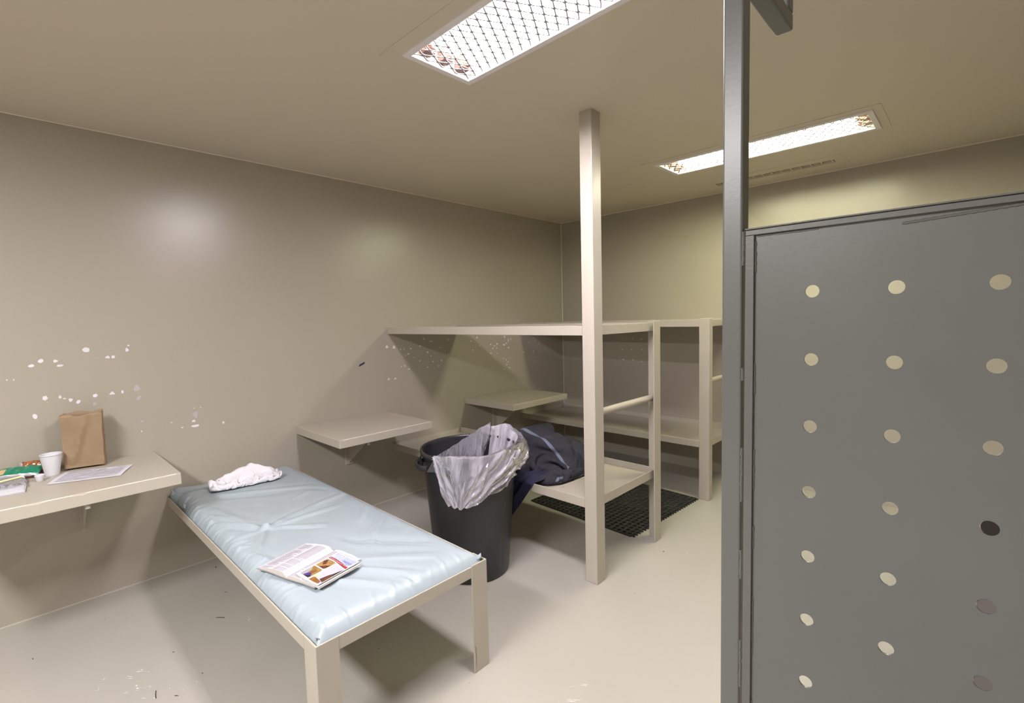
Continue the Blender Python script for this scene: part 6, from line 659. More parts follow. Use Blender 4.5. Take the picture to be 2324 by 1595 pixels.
2,2,-2,-2,-3,-3,-2,-2,-4,-4,-4,-4,-4,-6,-4,-6,-7,-8,1,-1,0,0,0,1,8,-6,3,6,2,-9,-5,0,5,2,7,4,-1,-2,-4,-10,-1,9,-8,2,4,-2,4,8,2,-8,-2,-7,9,-4,8,4,5,4,3,3,
3,2,2,4,2,3,3,2,2,2,2,3,1,-2,-2,-4,-2,-3,-3,-3,-5,-4,-4,-4,-6,-8,-5,-1,-9,7,-3,5,-7,-2,1,8,-8,0,3,7,-9,-2,0,1,0,7,9,4,-4,-7,-9,-1,9,-8,-1,8,4,0,9,-7,
-5,-8,-1,3,2,10,6,5,3,3,3,2,2,2,3,3,2,2,2,2,2,2,2,2,-2,-4,-3,-3,-3,-3,-4,-4,-4,-2,-6,-6,-8,-6,1,-6,7,7,-1,-6,-6,0,8,-8,-1,1,9,-3,-7,0,0,0,5,8,8,-2,
-8,-10,-1,9,-7,-2,2,8,7,4,-10,-4,-6,-1,0,9,3,9,-1,5,4,3,3,2,2,2,2,3,1,2,2,0,2,1,1,-2,-3,-3,-2,-4,-3,-3,-4,-2,-3,-7,-6,-6,-7,1,2,8,4,-8,-5,-2,1,8,-9,5,
-5,2,7,-4,-5,0,1,7,5,6,0,-7,-9,-3,9,-2,-7,0,5,8,5,-7,-4,-7,0,0,7,3,8,-3,6,4,2,2,2,2,2,2,3,1,1,1,2,0,1,-1,-1,-2,-3,-3,-3,-3,-3,-4,-2,-2,-5,-7,-6,-1,
5,4,7,-3,-8,-4,-1,1,8,-8,6,-4,-2,2,9,-5,-6,-1,1,6,6,6,-8,-2,-9,8,1,-8,-1,1,6,8,0,-7,-7,-1,0,1,10,4,-7,6,6,5,-3,1,2,2,2,2,2,0,2,0,0,1,-1,-1,-2,-3,
-2,-3,-3,-3,-3,-2,-2,-2,-8,-1,1,7,7,2,-7,-9,-1,0,0,9,-5,7,-2,1,-1,4,-8,0,-4,-1,0,7,7,-9,6,-10,0,8,-8,-1,1,6,8,4,-10,-8,-1,0,0,7,6,-9,3,6,4,2,0,0,2,1,
1,1,1,0,1,1,0,0,-2,-2,-2,-3,-3,-2,-4,-2,8,-6,-6,-3,0,4,8,7,-6,-8,-5,0,0,1,8,0,8,0,2,-4,-6,-7,3,4,-2,-6,2,6,-8,10,-2,-8,8,-8,-1,1,6,10,0,-6,-6,-5,0,0,
1,8,-4,-2,2,4,0,1,1,0,2,0,2,1,1,0,1,-1,0,0,-1,-2,-3,-3,-4,-3,6,8,-8,-7,0,0,9,6,2,-8,-8,-1,0,0,1,9,5,8,3,-3,-7,-7,-9,8,-6,1,4,4,-2,-9,6,6,-9,6,
-8,-1,0,9,7,-7,6,-6,-7,-2,0,0,3,8,0,-4,-7,1,2,3,3,0,0,0,0,0,2,0,-2,1,0,-1,-2,-4,-3,0,0,9,3,-9,-3,5,-4,4,8,-2,-6,-5,0,0,0,4,8,9,2,-2,-4,-6,-7,-4,
9,-8,8,5,-5,-4,-4,2,8,-10,10,-6,-4,-1,7,2,-5,7,2,-5,-7,-1,0,1,10,-9,7,-9,0,0,0,0,0,0,1,0,0,0,0,0,0,0,0,7,-7,-1,0,0,9,-1,-7,0,4,-4,0,8,-4,-4,-1,0,
0,1,7,8,6,-4,-3,-4,-6,-4,0,8,-4,6,4,-2,-5,-2,-1,5,-10,5,7,-2,-5,-4,-1,0,5,8,-1,-5,-7,0,1,5,-6,9,-8,-1,0,0,0,0,0,5,-5,0,0,0,0,0,0,0,9,-6,-2,-1,0,9,
-6,-3,0,5,-4,-1,5,-5,0,0,0,0,4,8,7,4,-4,-4,-10,-3,-1,1,9,-11,3,6,4,0,-2,-1,1,-8,-2,5,7,0,-6,-6,-1,1,10,0,1,-5,-6,-1,0,0,9,-6,-3,0,0,0,0,1,6,-7,0,1,
-1,0,0,0,1,8,2,-4,-6,-1,7,-6,-1,0,4,-4,0,0,1,-1,0,6,-6,7,8,6,2,-4,-8,-6,0,-5,5,8,-13,0,1,4,6,2,-4,2,-7,-3,0,6,6,0,-5,-6,-2,7,4,2,0,-7,-5,-1,0,8,
-5,-3,0,0,0,0,3,6,-8,-1,0,0,0,0,0,1,8,8,-3,-7,-6,5,-6,0,0,0,1,4,4,2,-4,4,-3,-7,9,7,6,2,-8,-8,-1,1,-8,8,6,-15,0,0,0,3,6,4,0,-6,0,-7,1,6,6,2,
-6,-8,-1,9,0,5,-1,-5,-7,6,6,-2,-6,-4,-1,0,1,8,1,-9,-1,0,0,1,-1,0,1,10,8,0,-6,-7,-4,-2,0,0,3,5,5,2,0,-8,0,-6,2,9,7,4,0,-6,-4,-4,-7,-2,7,3,-10,0,0,0,
0,1,6,6,-2,-2,-9,0,1,6,8,-4,-2,-9,7,3,3,6,-4,-8,-2,2,4,1,-3,-3,-3,0,9,-1,-10,-1,0,1,2,-3,0,5,6,9,2,-3,-8,-2,0,0,-8,3,7,8,2,-4,-10,-7,0,7,8,4,0,-3,
-5,-5,-3,-3,1,0,0,0,-1,0,0,0,0,1,6,8,-8,-7,0,0,8,9,3,-7,-9,7,7,4,1,-3,-7,-6,-6,4,4,7,-1,-3,-5,8,-5,-9,-1,0,1,-1,0,3,6,7,3,3,0,-3,-1,-3,-4,-7,6,7,
6,0,-5,-7,-9,7,2,-4,6,-4,-1,-5,0,8,-2,-6,-3,0,10,-3,-6,-1,1,0,2,0,4,1,-3,-4,0,9,5,2,-6,-6,8,6,-2,-2,-3,-2,1,-2,4,2,2,-5,-7,-4,8,-5,-4,0,0,0,0,5,5,5,
8,-9,-1,-2,0,0,-2,-6,0,9,9,0,-1,-3,-10,-6,6,-2,-3,5,1,7,-7,-4,6,5,-6,-9,1,5,-3,-2,6,2,2,0,2,2,2,-4,-5,-5,2,3,1,-4,-4,4,6,2,2,-5,-9,0,0,6,5,2,-7,-6,
4,4,2,-6,-4,0,2,5,5,0,8,2,-8,-8,-5,-1,2,-3,0,7,8,4,0,-2,-4,-8,-4,0,0,-1,0,9,8,-8,-8,4,8,-4,-7,6,-7,-1,1,6,7,3,1,-3,-4,7,2,-7,-9,-4,0,1,0,0,-1,5,
6,2,-8,-4,8,-8,-1,4,5,0,-8,9,-2,7,-5,-2,3,0,-2,4,6,4,-5,-9,-6,0,5,1,-9,3,8,4,-1,1,-3,-7,-4,-1,0,0,0,2,8,8,-9,-8,9,-3,-6,-1,4,-3,4,-3,9,2,-2,-2,0,-4,
8,8,-6,-8,-6,-1,7,3,1,-3,-8,3,8,-5,1,6,-8,-5,0,1,7,0,5,-7,7,4,0,0,-4,4,4,2,-5,-5,-6,-2,6,4,-6,-8,7,6,-1,0,-2,-6,-5,0,0,0,0,1,7,6,5,-9,-9,7,-7,-1,
0,1,0,6,-6,6,-3,-2,-2,0,2,7,6,2,-6,-9,-2,1,2,8,2,-9,-3,2,8,3,2,-6,-8,-2,0,0,5,6,-10,6,6,4,2,2,2,-2,-4,-6,-5,3,4,5,0,-9,-6,7,3,-2,-2,-6,-3,0,0,0,
0,3,6,1,9,-2,-8,-8,4,-4,-1,0,0,0,8,-7,0,-1,2,6,-8,0,2,6,6,-1,-7,-6,0,0,5,6,0,-2,-9,7,7,1,-1,-7,-7,0,1,6,1,-8,1,7,1,3,0,3,1,-6,-7,-3,1,5,5,5,
-9,-7,1,4,-5,1,-1,0,0,0,1,6,4,-4,6,6,-4,-8,-7,0,0,0,0,1,-1,7,-7,0,0,3,6,-2,-7,0,1,7,5,-3,-9,-1,0,8,-6,-1,6,-7,2,8,-3,4,0,-8,0,2,6,-8,-3,0,1,0,
1,1,4,2,-6,-3,0,0,1,8,6,-8,-7,1,10,-7,7,-4,-7,0,2,7,2,-2,-2,9,-1,-4,-8,-3,0,1,0,1,2,1,6,-7,-4,0,1,4,5,-6,-4,0,1,6,4,-5,1,-7,4,0,-4,5,-5,1,5,-6,
4,5,0,0,-1,1,-9,0,0,1,7,2,1,0,-7,-4,0,0,0,0,3,8,-2,-9,0,9,-9,7,-6,-1,5,5,1,-2,2,-2,3,-1,-4,-6,3,1,1,1,2,0,-7,7,1,-8,-1,0,2,4,2,-8,-1,0,0,5,
-2,6,-9,0,3,-2,0,-1,1,10,-4,-6,-1,0,1,0,3,-4,0,0,4,9,6,-5,-5,-8,-1,0,1,-1,0,0,6,3,-7,-2,5,-5,1,1,4,5,1,-5,-2,0,-4,2,2,-4,-1,0,0,1,0,-1,0]
NAVY_CLOTH = [-162,12,11,11,11,11,10,11,10,10,11,12,10,10,6,4,8,11,9,6,8,8,9,11,10,9,11,11,11,11,10,11,10,-312,10,12,10,12,10,10,12,10,9,11,12,10,10,7,3,8,11,9,6,8,8,10,10,10,8,12,
11,11,11,9,11,11,-312,11,11,12,10,11,9,12,10,10,10,12,10,10,8,2,8,11,9,6,8,8,10,11,9,8,12,11,11,10,10,11,11,-312,12,11,11,11,11,9,11,11,9,10,12,11,9,8,2,8,11,9,6,8,
8,10,11,8,9,12,10,12,10,10,10,12,-310,10,12,10,12,10,10,10,12,8,11,11,11,10,7,3,7,11,9,6,8,8,10,11,8,9,12,10,12,10,10,10,12,-310,11,11,11,11,10,10,11,11,8,11,11,12,9,7,
4,6,11,9,6,8,8,10,11,8,9,11,11,11,11,10,10,11,-309,12,10,12,11,11,9,11,10,9,10,11,12,10,7,3,6,12,8,6,8,8,10,12,6,10,11,11,11,10,10,11,11,-307,10,12,10,12,10,10,10,10,
10,10,10,12,10,7,3,6,12,8,6,8,8,10,12,6,10,10,12,10,10,11,11,10,-306,11,11,11,11,10,10,10,11,9,10,10,12,10,8,2,6,12,8,6,8,8,10,12,6,10,10,12,10,10,10,11,11,-305,11,10,
12,10,11,10,9,12,8,10,11,11,10,8,3,5,11,9,6,8,8,10,12,6,9,11,11,11,10,10,10,12,-304,10,12,10,12,10,10,9,11,9,9,11,11,10,8,3,5,11,9,6,8,8,10,12,6,8,12,10,12,10,
10,10,11,-303,11,11,11,11,10,10,10,10,10,8,11,11,11,8,3,4,11,9,6,8,8,10,12,5,9,12,10,10,10,11,11,10,-301,11,11,11,10,12,9,9,11,9,8,11,11,11,8,3,4,11,9,6,8,8,10,12,
4,10,11,11,10,10,10,12,10,-300,10,12,10,12,10,10,8,12,8,9,10,11,11,9,2,4,11,9,6,8,8,10,12,4,10,10,11,11,10,10,10,12,-299,11,10,11,11,11,9,9,11,9,8,11,10,11,9,3,3,11,
9,6,8,8,11,11,4,10,10,10,11,10,11,10,11,-297,10,11,11,11,11,10,8,10,10,8,10,10,12,8,4,2,10,10,6,8,8,11,10,5,9,11,10,10,10,10,12,10,-296,11,11,10,12,10,10,8,10,10,8,10,
10,12,8,4,2,10,10,5,9,8,11,10,4,9,12,9,11,10,10,11,11,-294,10,11,11,10,12,10,7,10,10,7,10,10,12,8,4,2,10,9,6,9,8,11,10,3,10,10,10,10,10,12,10,10,-292,11,11,10,12,10,
10,8,10,10,6,10,10,12,9,3,2,10,9,5,10,8,11,10,3,10,10,10,10,10,11,11,10,-290,10,11,11,10,11,11,7,9,10,6,10,10,12,9,4,0,11,8,6,10,8,11,9,3,10,10,9,11,10,11,10,11,
-289,11,11,10,12,10,11,7,8,10,7,9,10,12,10,4,-1,11,8,6,10,8,11,9,2,10,10,10,10,10,11,11,10,-286,10,11,11,10,11,11,8,6,11,6,9,10,12,10,4,-1,10,9,6,9,9,11,9,2,10,10,
8,11,11,10,11,11,-285,10,11,10,12,10,11,7,6,11,6,9,11,11,10,4,-1,10,9,6,9,9,12,8,2,10,9,9,10,10,12,10,10,-282,10,12,10,11,11,10,8,4,11,6,9,11,11,10,5,-3,10,9,6,10,
9,11,9,0,10,10,8,11,11,10,10,11,-279,10,11,10,11,10,12,8,2,11,6,9,11,11,10,6,-4,10,8,6,11,10,11,8,0,10,8,10,10,10,12,10,10,-276,10,10,10,12,10,10,10,0,11,5,10,11,10,11,
7,-5,10,8,6,11,10,10,9,-1,10,7,10,10,11,11,10,10,-272,10,10,10,11,10,11,9,-1,11,5,10,11,10,11,8,-6,9,8,7,11,10,10,9,-2,10,8,8,12,10,11,10,11,-269,9,10,10,11,10,10,9,-2,
10,6,10,12,9,11,8,-6,8,8,8,11,10,10,9,-3,9,8,9,11,10,11,11,10,-263,7,10,10,10,10,10,10,-4,10,6,10,12,9,11,8,-8,9,8,9,11,10,10,9,-4,9,7,10,11,10,11,10,10,-246,-8,10,
10,12,10,8,10,-6,10,10,8,12,9,11,9,-9,8,9,9,11,9,10,11,-8,9,8,10,11,9,12,10,10,-246,-7,11,10,12,10,9,11,-6,8,8,11,10,9,11,11,-10,8,8,8,12,10,12,9,-8,8,7,8,12,10,
12,10,10,-250,0,11,9,12,10,10,10,-6,9,7,10,11,9,12,9,-9,8,7,9,12,10,12,8,-8,9,7,8,12,10,12,10,11,-252,3,10,8,12,11,10,10,-7,10,6,9,13,9,11,10,-10,8,8,7,12,11,12,8,
-8,10,6,8,12,12,10,11,11,-254,4,10,8,13,10,11,10,-7,11,4,9,13,10,10,10,-9,9,7,7,11,11,12,9,-7,9,6,7,12,12,10,11,11,-254,4,10,9,12,10,11,10,-6,10,6,7,12,11,10,10,-8,9,
7,6,11,11,12,8,-6,10,6,6,12,12,10,12,11,-257,5,11,9,12,9,11,9,-4,11,6,7,13,9,11,8,-7,10,6,6,12,10,12,8,-6,11,6,6,11,12,10,12,11,-263,10,10,11,11,11,11,8,-4,11,6,7,
12,10,11,7,-6,10,7,5,12,10,12,8,-5,11,6,5,11,12,11,11,12,-266,11,11,10,12,10,12,8,-4,12,5,6,13,10,11,7,-6,11,7,4,12,11,11,8,-4,10,6,6,10,12,12,10,12,-267,11,12,11,11,10,
12,8,-4,12,4,6,12,11,11,8,-6,12,6,4,12,11,11,8,-4,11,5,6,11,11,12,11,11,-268,12,11,11,12,10,12,8,-4,11,5,6,12,10,12,7,-5,12,6,4,12,12,10,8,-4,12,4,6,12,11,11,11,11,
-268,12,10,12,11,11,11,7,-2,11,5,6,12,10,11,7,-4,12,6,4,12,12,10,8,-4,12,4,6,12,11,11,12,10,-268,11,11,12,10,12,10,8,-2,10,6,5,11,11,12,7,-3,11,6,5,11,12,11,7,-3,11,5,
6,11,12,10,11,11,-268,11,11,12,11,11,11,7,-3,11,6,5,11,11,12,7,-3,11,6,5,11,12,11,7,-3,11,5,6,11,12,10,10,11,-267,12,10,12,11,11,13,7,-5,11,6,5,11,11,12,7,-3,11,6,6,10,
12,12,7,-3,12,3,7,11,11,10,10,4,-260,12,11,11,12,10,12,7,-3,11,5,5,12,10,12,7,-2,11,5,6,11,11,12,8,-4,12,4,6,12,12,8,11,2,-258,11,12,10,12,12,11,7,-4,11,5,5,12,10,12,
8,-3,11,5,6,12,11,11,8,-3,12,3,8,12,11,7,12,-2,-254,10,12,11,11,12,12,6,-4,11,5,5,12,10,12,8,-3,11,5,6,12,11,11,10,-4,12,4,8,12,10,8,11,-5,-252,12,10,12,12,10,12,6,-4,
12,4,5,11,11,12,8,-3,12,4,6,12,12,10,10,-3,11,6,8,12,10,8,10,-10,-248,12,11,11,12,11,12,7,-6,12,5,5,11,10,13,8,-4,12,4,6,10,12,12,10,-2,11,5,9,12,9,10,8,-10,-246,10,12,
11,11,12,12,6,-5,11,6,6,11,11,12,7,-5,12,6,5,11,12,11,10,-3,12,6,8,12,10,10,6,-12,-244,11,11,12,10,12,12,6,-4,10,8,4,12,11,11,8,-5,11,6,6,10,12,11,11,-2,10,6,10,11,9,
11,5,-12,-2,2,0,0,-2,-4,-6,-1,5,5,3,0,-4,-6,-10,-10,-8,0,6,9,8,9,6,0,-6,-7,-3,0,2,4,5,3,2,-2,2,0,0,-2,-4,-6,-2,5,6,3,0,-4,-6,-9,-11,-8,0,6,10,7,9,6,0,
-7,-7,-2,0,2,4,5,3,2,-2,2,0,0,-2,-4,-6,-2,4,6,4,0,-4,-6,-8,-11,-9,0,6,10,8,8,6,0,-8,-6,-2,0,2,4,5,3,2,-2,2,0,0,-2,-4,-6,-2,4,6,4,0,-3,-6,-9,-10,-10,0,
7,9,8,8,6,0,-8,-6,-2,0,2,4,6,3,1,-2,2,0,0,-2,-4,-6,-2,3,7,4,0,-3,-5,-10,-10,-9,-1,7,9,8,8,6,0,-8,-6,-2,0,2,4,6,3,1,-2,2,0,0,-2,-4,-6,-2,2,7,4,1,
-2,-6,-8,-12,-8,-1,7,8,8,9,5,-1,-8,-6,-2,1,2,5,5,3,1,-2,2,0,-1,-1,-4,-6,-3,3,6,5,1,-2,-6,-8,-11,-9,-1,7,9,8,8,5,-1,-9,-6,-1,1,3,4,5,3,1,-2,1,1,0,-2,-4,
-6,-3,2,7,4,2,-2,-5,-9,-10,-10,0,6,10,7,8,5,-2,-8,-6,-1,1,3,5,4,3,1,-2,1,1,-1,-1,-4,-6,-4,2,7,5,2,-2,-4,-9,-11,-9,-1,6,10,8,8,4,-2,-8,-6,-2,3,3,4,4,3,1,
-2,1,1,0,-2,-4,-5,-5,2,6,6,2,-2,-4,-8,-10,-10,-2,7,9,8,8,4,-2,-9,-6,-1,3,3,4,4,3,1,-2,0,2,0,-2,-3,-5,-6,1,7,6,2,-2,-4,-8,-10,-10,-2,8,8,8,8,4,-2,-10,-6,0,
3,3,4,4,3,1,-2,0,2,0,-2,-3,-5,-6,0,6,7,3,-1,-3,-8,-11,-11,-1,7,9,7,8,4,-2,-10,-6,0,4,2,5,4,2,0,-2,1,1,0,-1,-2,-6,-6,0,6,7,3,0,-4,-8,-10,-10,-2,6,10,7,
7,4,-3,-9,-6,0,4,3,4,4,1,1,-2,1,1,0,-1,-2,-6,-6,-1,6,7,4,0,-4,-7,-11,-10,-2,6,10,8,6,4,-3,-10,-5,0,4,3,5,3,1,0,-1,1,1,0,-1,-2,-5,-7,-2,6,8,4,0,-3,-7,
-10,-11,-3,7,9,8,6,4,-4,-10,-5,1,4,4,4,3,1,0,-2,2,0,1,-1,-2,-4,-8,-2,5,8,5,0,-2,-8,-10,-10,-3,7,8,8,7,3,-4,-10,-5,1,4,4,4,3,1,0,-2,2,0,0,0,-2,-4,-7,-3,
4,8,6,0,-2,-6,-10,-12,-2,6,10,6,7,3,-4,-10,-6,2,5,3,4,4,0,0,-2,1,1,0,0,-1,-4,-7,-5,4,9,5,1,-2,-6,-10,-10,-4,7,9,7,7,2,-4,-10,-6,2,6,3,4,3,0,0,-2,1,1,
0,0,-1,-3,-8,-6,4,9,6,1,-1,-6,-10,-11,-3,7,8,8,6,2,-4,-11,-5,2,6,4,3,3,0,-1,-1,0,2,0,0,0,-4,-8,-6,4,8,6,2,0,-6,-10,-11,-3,6,9,7,6,2,-4,-12,-4,3,5,4,4,
2,0,-1,-1,0,1,1,0,0,-3,-8,-7,3,9,6,2,0,-5,-10,-11,-4,7,9,6,6,2,-5,-11,-4,4,5,4,3,1,1,-2,0,0,1,1,-1,1,-2,-8,-8,2,10,6,2,0,-4,-10,-11,-4,7,8,7,5,2,-5,
-11,-4,4,6,4,2,1,0,-1,0,0,0,1,0,1,-2,-7,-9,2,9,7,2,0,-4,-9,-11,-4,6,10,6,4,2,-6,-10,-4,4,6,4,2,1,-1,0,0,0,0,0,0,1,0,-7,-10,2,8,7,1,2,-2,-10,-10,-5,
7,8,6,4,2,-6,-10,-4,6,6,2,2,0,0,0,0,0,0,0,0,0,2,-6,-11,1,8,6,2,1,-1,-9,-11,-4,8,8,4,4,2,-6,-10,-4,7,5,3,1,0,0,0,-1,1,0,0,0,0,1,-4,-11,0,9,5,
0,1,1,-8,-10,-4,8,7,4,1,2,-3,-11,-4,8,6,1,1,0,0,0,-1,0,0,0,0,0,0,-1,-11,-1,10,3,0,0,0,-3,-10,-5,9,7,2,0,0,0,-11,-2,8,4,1,0,0,0,0,0,0,0,0,0,0,
0,0,-10,-1,10,1,0,0,0,-1,-9,-5,8,6,1,0,0,0,-9,-2,8,3,0,0,0,0,0,0,0,0,0,0,0,0,0,-8,0,8,0,0,0,0,0,-7,-4,8,3,0,0,0,0,-7,-2,9,0,0,0,0,0,0,
7,-7,0,0,0,0,0,0,0,-3,3,0,0,0,0,0,0,-5,5,0,0,0,0,0,0,-3,3,0,0,0,0,0,0,19,-6,-1,5,0,0,1,-1,-9,-2,7,2,0,2,1,-1,-8,-4,6,6,0,1,0,-2,-9,-2,8,
3,0,1,-1,-1,-2,18,-4,-1,2,1,1,0,-3,-5,-2,5,3,1,1,0,-3,-4,-4,5,5,0,1,1,-4,-6,-2,6,3,1,0,-1,-1,-2,18,-4,0,2,1,0,0,-3,-4,-2,4,4,0,1,0,-3,-4,-3,5,4,1,
1,0,-4,-4,-3,5,4,0,0,0,-2,0,16,-2,0,0,2,-1,0,-2,-3,-2,4,2,1,1,0,-2,-4,-2,2,4,1,1,0,-3,-3,-2,2,3,1,0,0,-1,-1,16,0,-1,0,1,0,0,-2,-3,-1,2,2,2,0,0,
-2,-2,-2,1,3,2,0,0,-2,-3,-2,2,3,0,0,0,0,-1,16,-1,0,0,0,0,0,-2,-2,0,1,1,2,0,0,-2,-2,0,0,2,2,0,0,-2,-2,0,0,2,1,-1,0,0,0,13,2,-1,0,1,-1,0,-2,-1,
-1,2,1,1,0,0,-1,-1,-2,1,1,2,0,0,-2,-1,-1,1,1,1,0,-1,0,0,14,0,0,1,0,0,-1,0,-2,0,0,2,0,0,1,-1,-2,0,0,2,0,0,0,0,-2,0,0,1,1,0,-1,-1,0,14,1,0,
1,0,0,-2,0,-1,-1,1,1,0,1,1,-2,0,-2,1,1,0,1,-1,0,-1,-1,0,2,0,0,0,-1,0,14,1,0,0,0,0,-1,-1,0,0,0,0,1,0,1,-1,-1,0,0,0,1,1,-1,-1,0,0,0,0,0,0,
0,0,0,14,0,0,0,0,0,0,-1,-1,0,0,1,1,0,0,0,-1,-1,0,1,1,0,0,-1,0,-1,0,0,1,-1,0,0,0,14,0,1,0,0,0,-1,0,-1,0,0,1,0,0,0,0,0,0,0,0,0,0,0,0,
0,0,0,0,0,-1,-1,0,1,14,1,0,-1,1,0,-2,0,0,0,0,0,0,1,0,-1,0,0,0,0,0,0,0,0,0,0,0,0,0,0,-1,-2,2,15,0,0,0,0,0,-1,-1,0,0,0,0,1,0,1,-1,-1,0,
0,1,0,0,0,-1,1,0,-1,0,0,0,-2,0,0,16,0,0,0,0,0,0,-1,-1,0,1,0,1,0,0,-1,0,0,0,0,1,0,0,-1,1,0,-1,0,0,-1,-2,0,0,17,0,-1,0,0,0,0,0,0,-1,1,0,
0,0,0,0,0,0,0,0,0,0,0,0,0,0,0,0,-1,-1,-1,-1,1,17,0,-1,0,-1,0,0,0,0,0,0,0,0,0,0,0,0,0,0,0,0,0,0,0,1,-1,0,0,-1,-1,0,-1,0,17,0,0,-1,0,0,
-1,0,0,0,0,1,0,0,-1,0,0,0,0,0,1,0,-1,0,2,-1,-1,0,0,-1,-1,0,0,16,0,0,0,0,0,0,-2,1,-1,1,1,-1,0,-1,0,0,0,1,0,0,0,0,-1,2,0,-1,-1,0,-1,-1,0,0,
17,-1,0,0,0,0,0,-1,1,-1,0,1,0,0,-2,0,1,0,1,0,0,0,-1,0,1,0,0,-1,-1,0,-1,-1,1,17,-1,-1,0,0,0,0,0,0,0,0,0,0,0,-1,-1,2,0,0,0,0,0,0,0,0,0,0,
-1,-1,0,0,-1,1,-406,0,-1,-1,0,0,-1,-1,0,0,0,0,0,0,0,0,0,0,0,0,-1,0,-1,0,0,0,0,0,0,0,0,1,0,18,-1,0,-1,-1,0,0,-1,-1,0,0,0,0,0,0,0,0,0,0,0,0,
0,-1,0,0,-1,0,1,0,0,0,1,0,18,-1,-1,0,-1,-1,0,0,-1,0,0,-1,0,0,0,1,0,0,0,-1,0,0,0,0,0,-1,0,1,0,0,0,0,0,18,0,-1,-1,0,0,-1,-1,0,0,0,0,0,0,0,
0,0,0,0,0,-1,0,-1,0,0,0,0,0,0,0,0,0,1,17,0,0,-1,-1,0,0,-1,-1,0,0,0,0,0,0,0,0,0,0,0,0,0,-1,0,-1,0,0,0,1,0,0,0,1,18,-1,-1,0,0,-1,-1,0,0,
0,0,-1,0,0,0,1,0,0,-1,0,-1,0,0,0,0,0,0,0,0,0,0,0,0,18,0,0,-1,-1,0,-1,-1,0,0,0,0,0,0,0,0,0,0,0,0,0,-1,0,-1,0,0,0,0,0,0,1,0,0,19,0,-1,
-1,0,-1,-1,0,0,0,0,-1,0,0,0,1,0,0,0,-1,0,-1,0,0,0,0,0,0,0,0,0,0,1,18,-1,0,0,-2,0,0,-1,-1,0,0,0,0,0,0,0,0,0,0,0,0,0,0,-1,-1,0,0,1,0,0,
1,0,0,19,-1,0,-1,-1,0,-1,-1,0,0,0,0,0,0,0,0,0,0,0,0,0,-1,0,0,-1,0,0,0,1,0,0,1,0,18,0,-2,0,0,-2,0,0,-1,0,0,0,-1,0,0,1,1,0,-1,0,-1,0,0,0,
0,0,0,0,0,0,0,0,0,20,0,-2,0,-1,-1,0,0,-1,0,0,-1,0,0,0,1,1,0,-1,-1,0,0,0,0,0,-1,1,0,0,0,0,0,0,18,0,0,-2,0,0,-2,0,0,0,0,0,0,-1,1,0,0,0,
0,0,-1,0,-1,0,0,0,0,0,0,0,0,1,0,20,-1,0,-1,-1,0,-1,-1,0,0,0,0,0,0,0,0,0,0,0,0,0,-1,-1,0,0,0,0,0,0,0,1,0,1,18,0,-1,-1,0,-2,0,0,-1,0,0,0,
-1,0,0,1,1,0,-1,0,-1,0,0,0,0,0,0,0,0,0,0,0,0,22,-2,0,-1,-1,-1,-1,0,0,0,0,0,0,-1,0,1,0,0,0,0,-1,0,-1,0,0,0,0,0,0,0,1,0,1,18,0,-1,-1,0,-2,
0,0,-1,0,0,0,0,-1,1,0,1,0,0,-1,-1,0,0,0,0,0,0,0,0,0,0,0,1,21,-1,-1,0,-2,0,-1,-1,0,0,0,0,0,0,0,0,0,0,0,0,0,0,-1,0,-1,0,0,0,1,0,1,0,0,
20,-2,0,-2,0,-1,-1,0,0,-1,1,0,-1,0,0,1,0,0,0,0,-1,0,-1,0,0,0,0,0,0,0,0,1,1,21,-1,-2,0,-2,0,-1,-1,0,0,0,0,0,0,0,0,1,0,0,-1,0,0,0,0,-1,0,0,
0,0,1,0,0,0,20,-1,-1,-2,0,-2,0,0,0,-1,0,0,0,0,0,1,0,0,0,-1,0,-1,0,0,0,0,0,0,0,0,0,1,1,21,-1,-1,-1,-2,0,-1,-1,0,0,0,0,0,0,0,0,1,1,-1,-1,0,
0,0,0,-1,0,0,0,1,0,0,0,1,19,0,-2,0,-2,0,-2,0,0,0,0,0,0,0,0,0,1,0,-1,0,0,0,0,0,-1,0,0,-1,1,0,1,0,0,23,-1,-2,-1,-1,-1,-1,0,0,0,0,0,0,0,0,
0,0,1,-1,0,0,0,0,-1,-1,0,0,0,0,1,1,0,0,21,-1,-2,-1,-1,-1,-1,0,0,0,0,0,0,0,0,0,1,0,-1,0,0,0,0,0,-1,0,-1,0,0,1,1,0,0,24,-2,-2,-2,0,-1,-1,0,0,
0,0,0,0,0,0,0,0,2,-2,0,0,0,0,0,-1,0,-1,0,0,1,1,0,0,22,-2,-2,-2,0,-1,-1,0,0,0,0,0,0,0,0,0,0,2,-2,0,0,0,0,0,-1,0,-1,0,0,1,0,1,0,25,-4,-2,
-1,-1,-1,1,-1,0,0,-1,0,1,0,0,-1,1,2,-2,-1,1,0,0,0,-2,2,-2,0,0,0,1,0,1,21,-3,-2,-1,-1,0,0,-1,1,0,-2,0,1,1,0,-1,0,1,-2,0,1,1,0,-1,-1,0,-1,1,0,0,
0,0,1,30,-9,-3,-1,0,0,2,-4,-1,3,-2,0,0,1,2,-3,-2,4,-2,0,1,1,0,-2,-2,2,-2,1,1,0,0,0,1,14,0,0,0,0,0,0,0,0,0,0,0,0,0,0,0,0,0,0,0,0,0,0,0,
0,-3,3,0,0,0,0,0,0,0,7,-2,-5,0,0,0,0,6,2,-8,0,0,0,0,0,3,5,-8,0,0,0,0,0,4,4,-8,0,0,0,0,0,0,0,10,-3,-7,0,0,0,1,10,2,-10,-3,0,0,0,1,8,4,
-7,-6,0,0,0,1,8,4,-8,-5,0,0,0,0,0,0,11,-2,-8,-1,0,0,3,10,4,-10,-7,0,0,0,4,9,5,-9,-8,-1,0,0,3,10,4,-9,-8,0,0,0,0,0,0,11,-2,-8,-1,0,0,5,10,4,-10,-8,
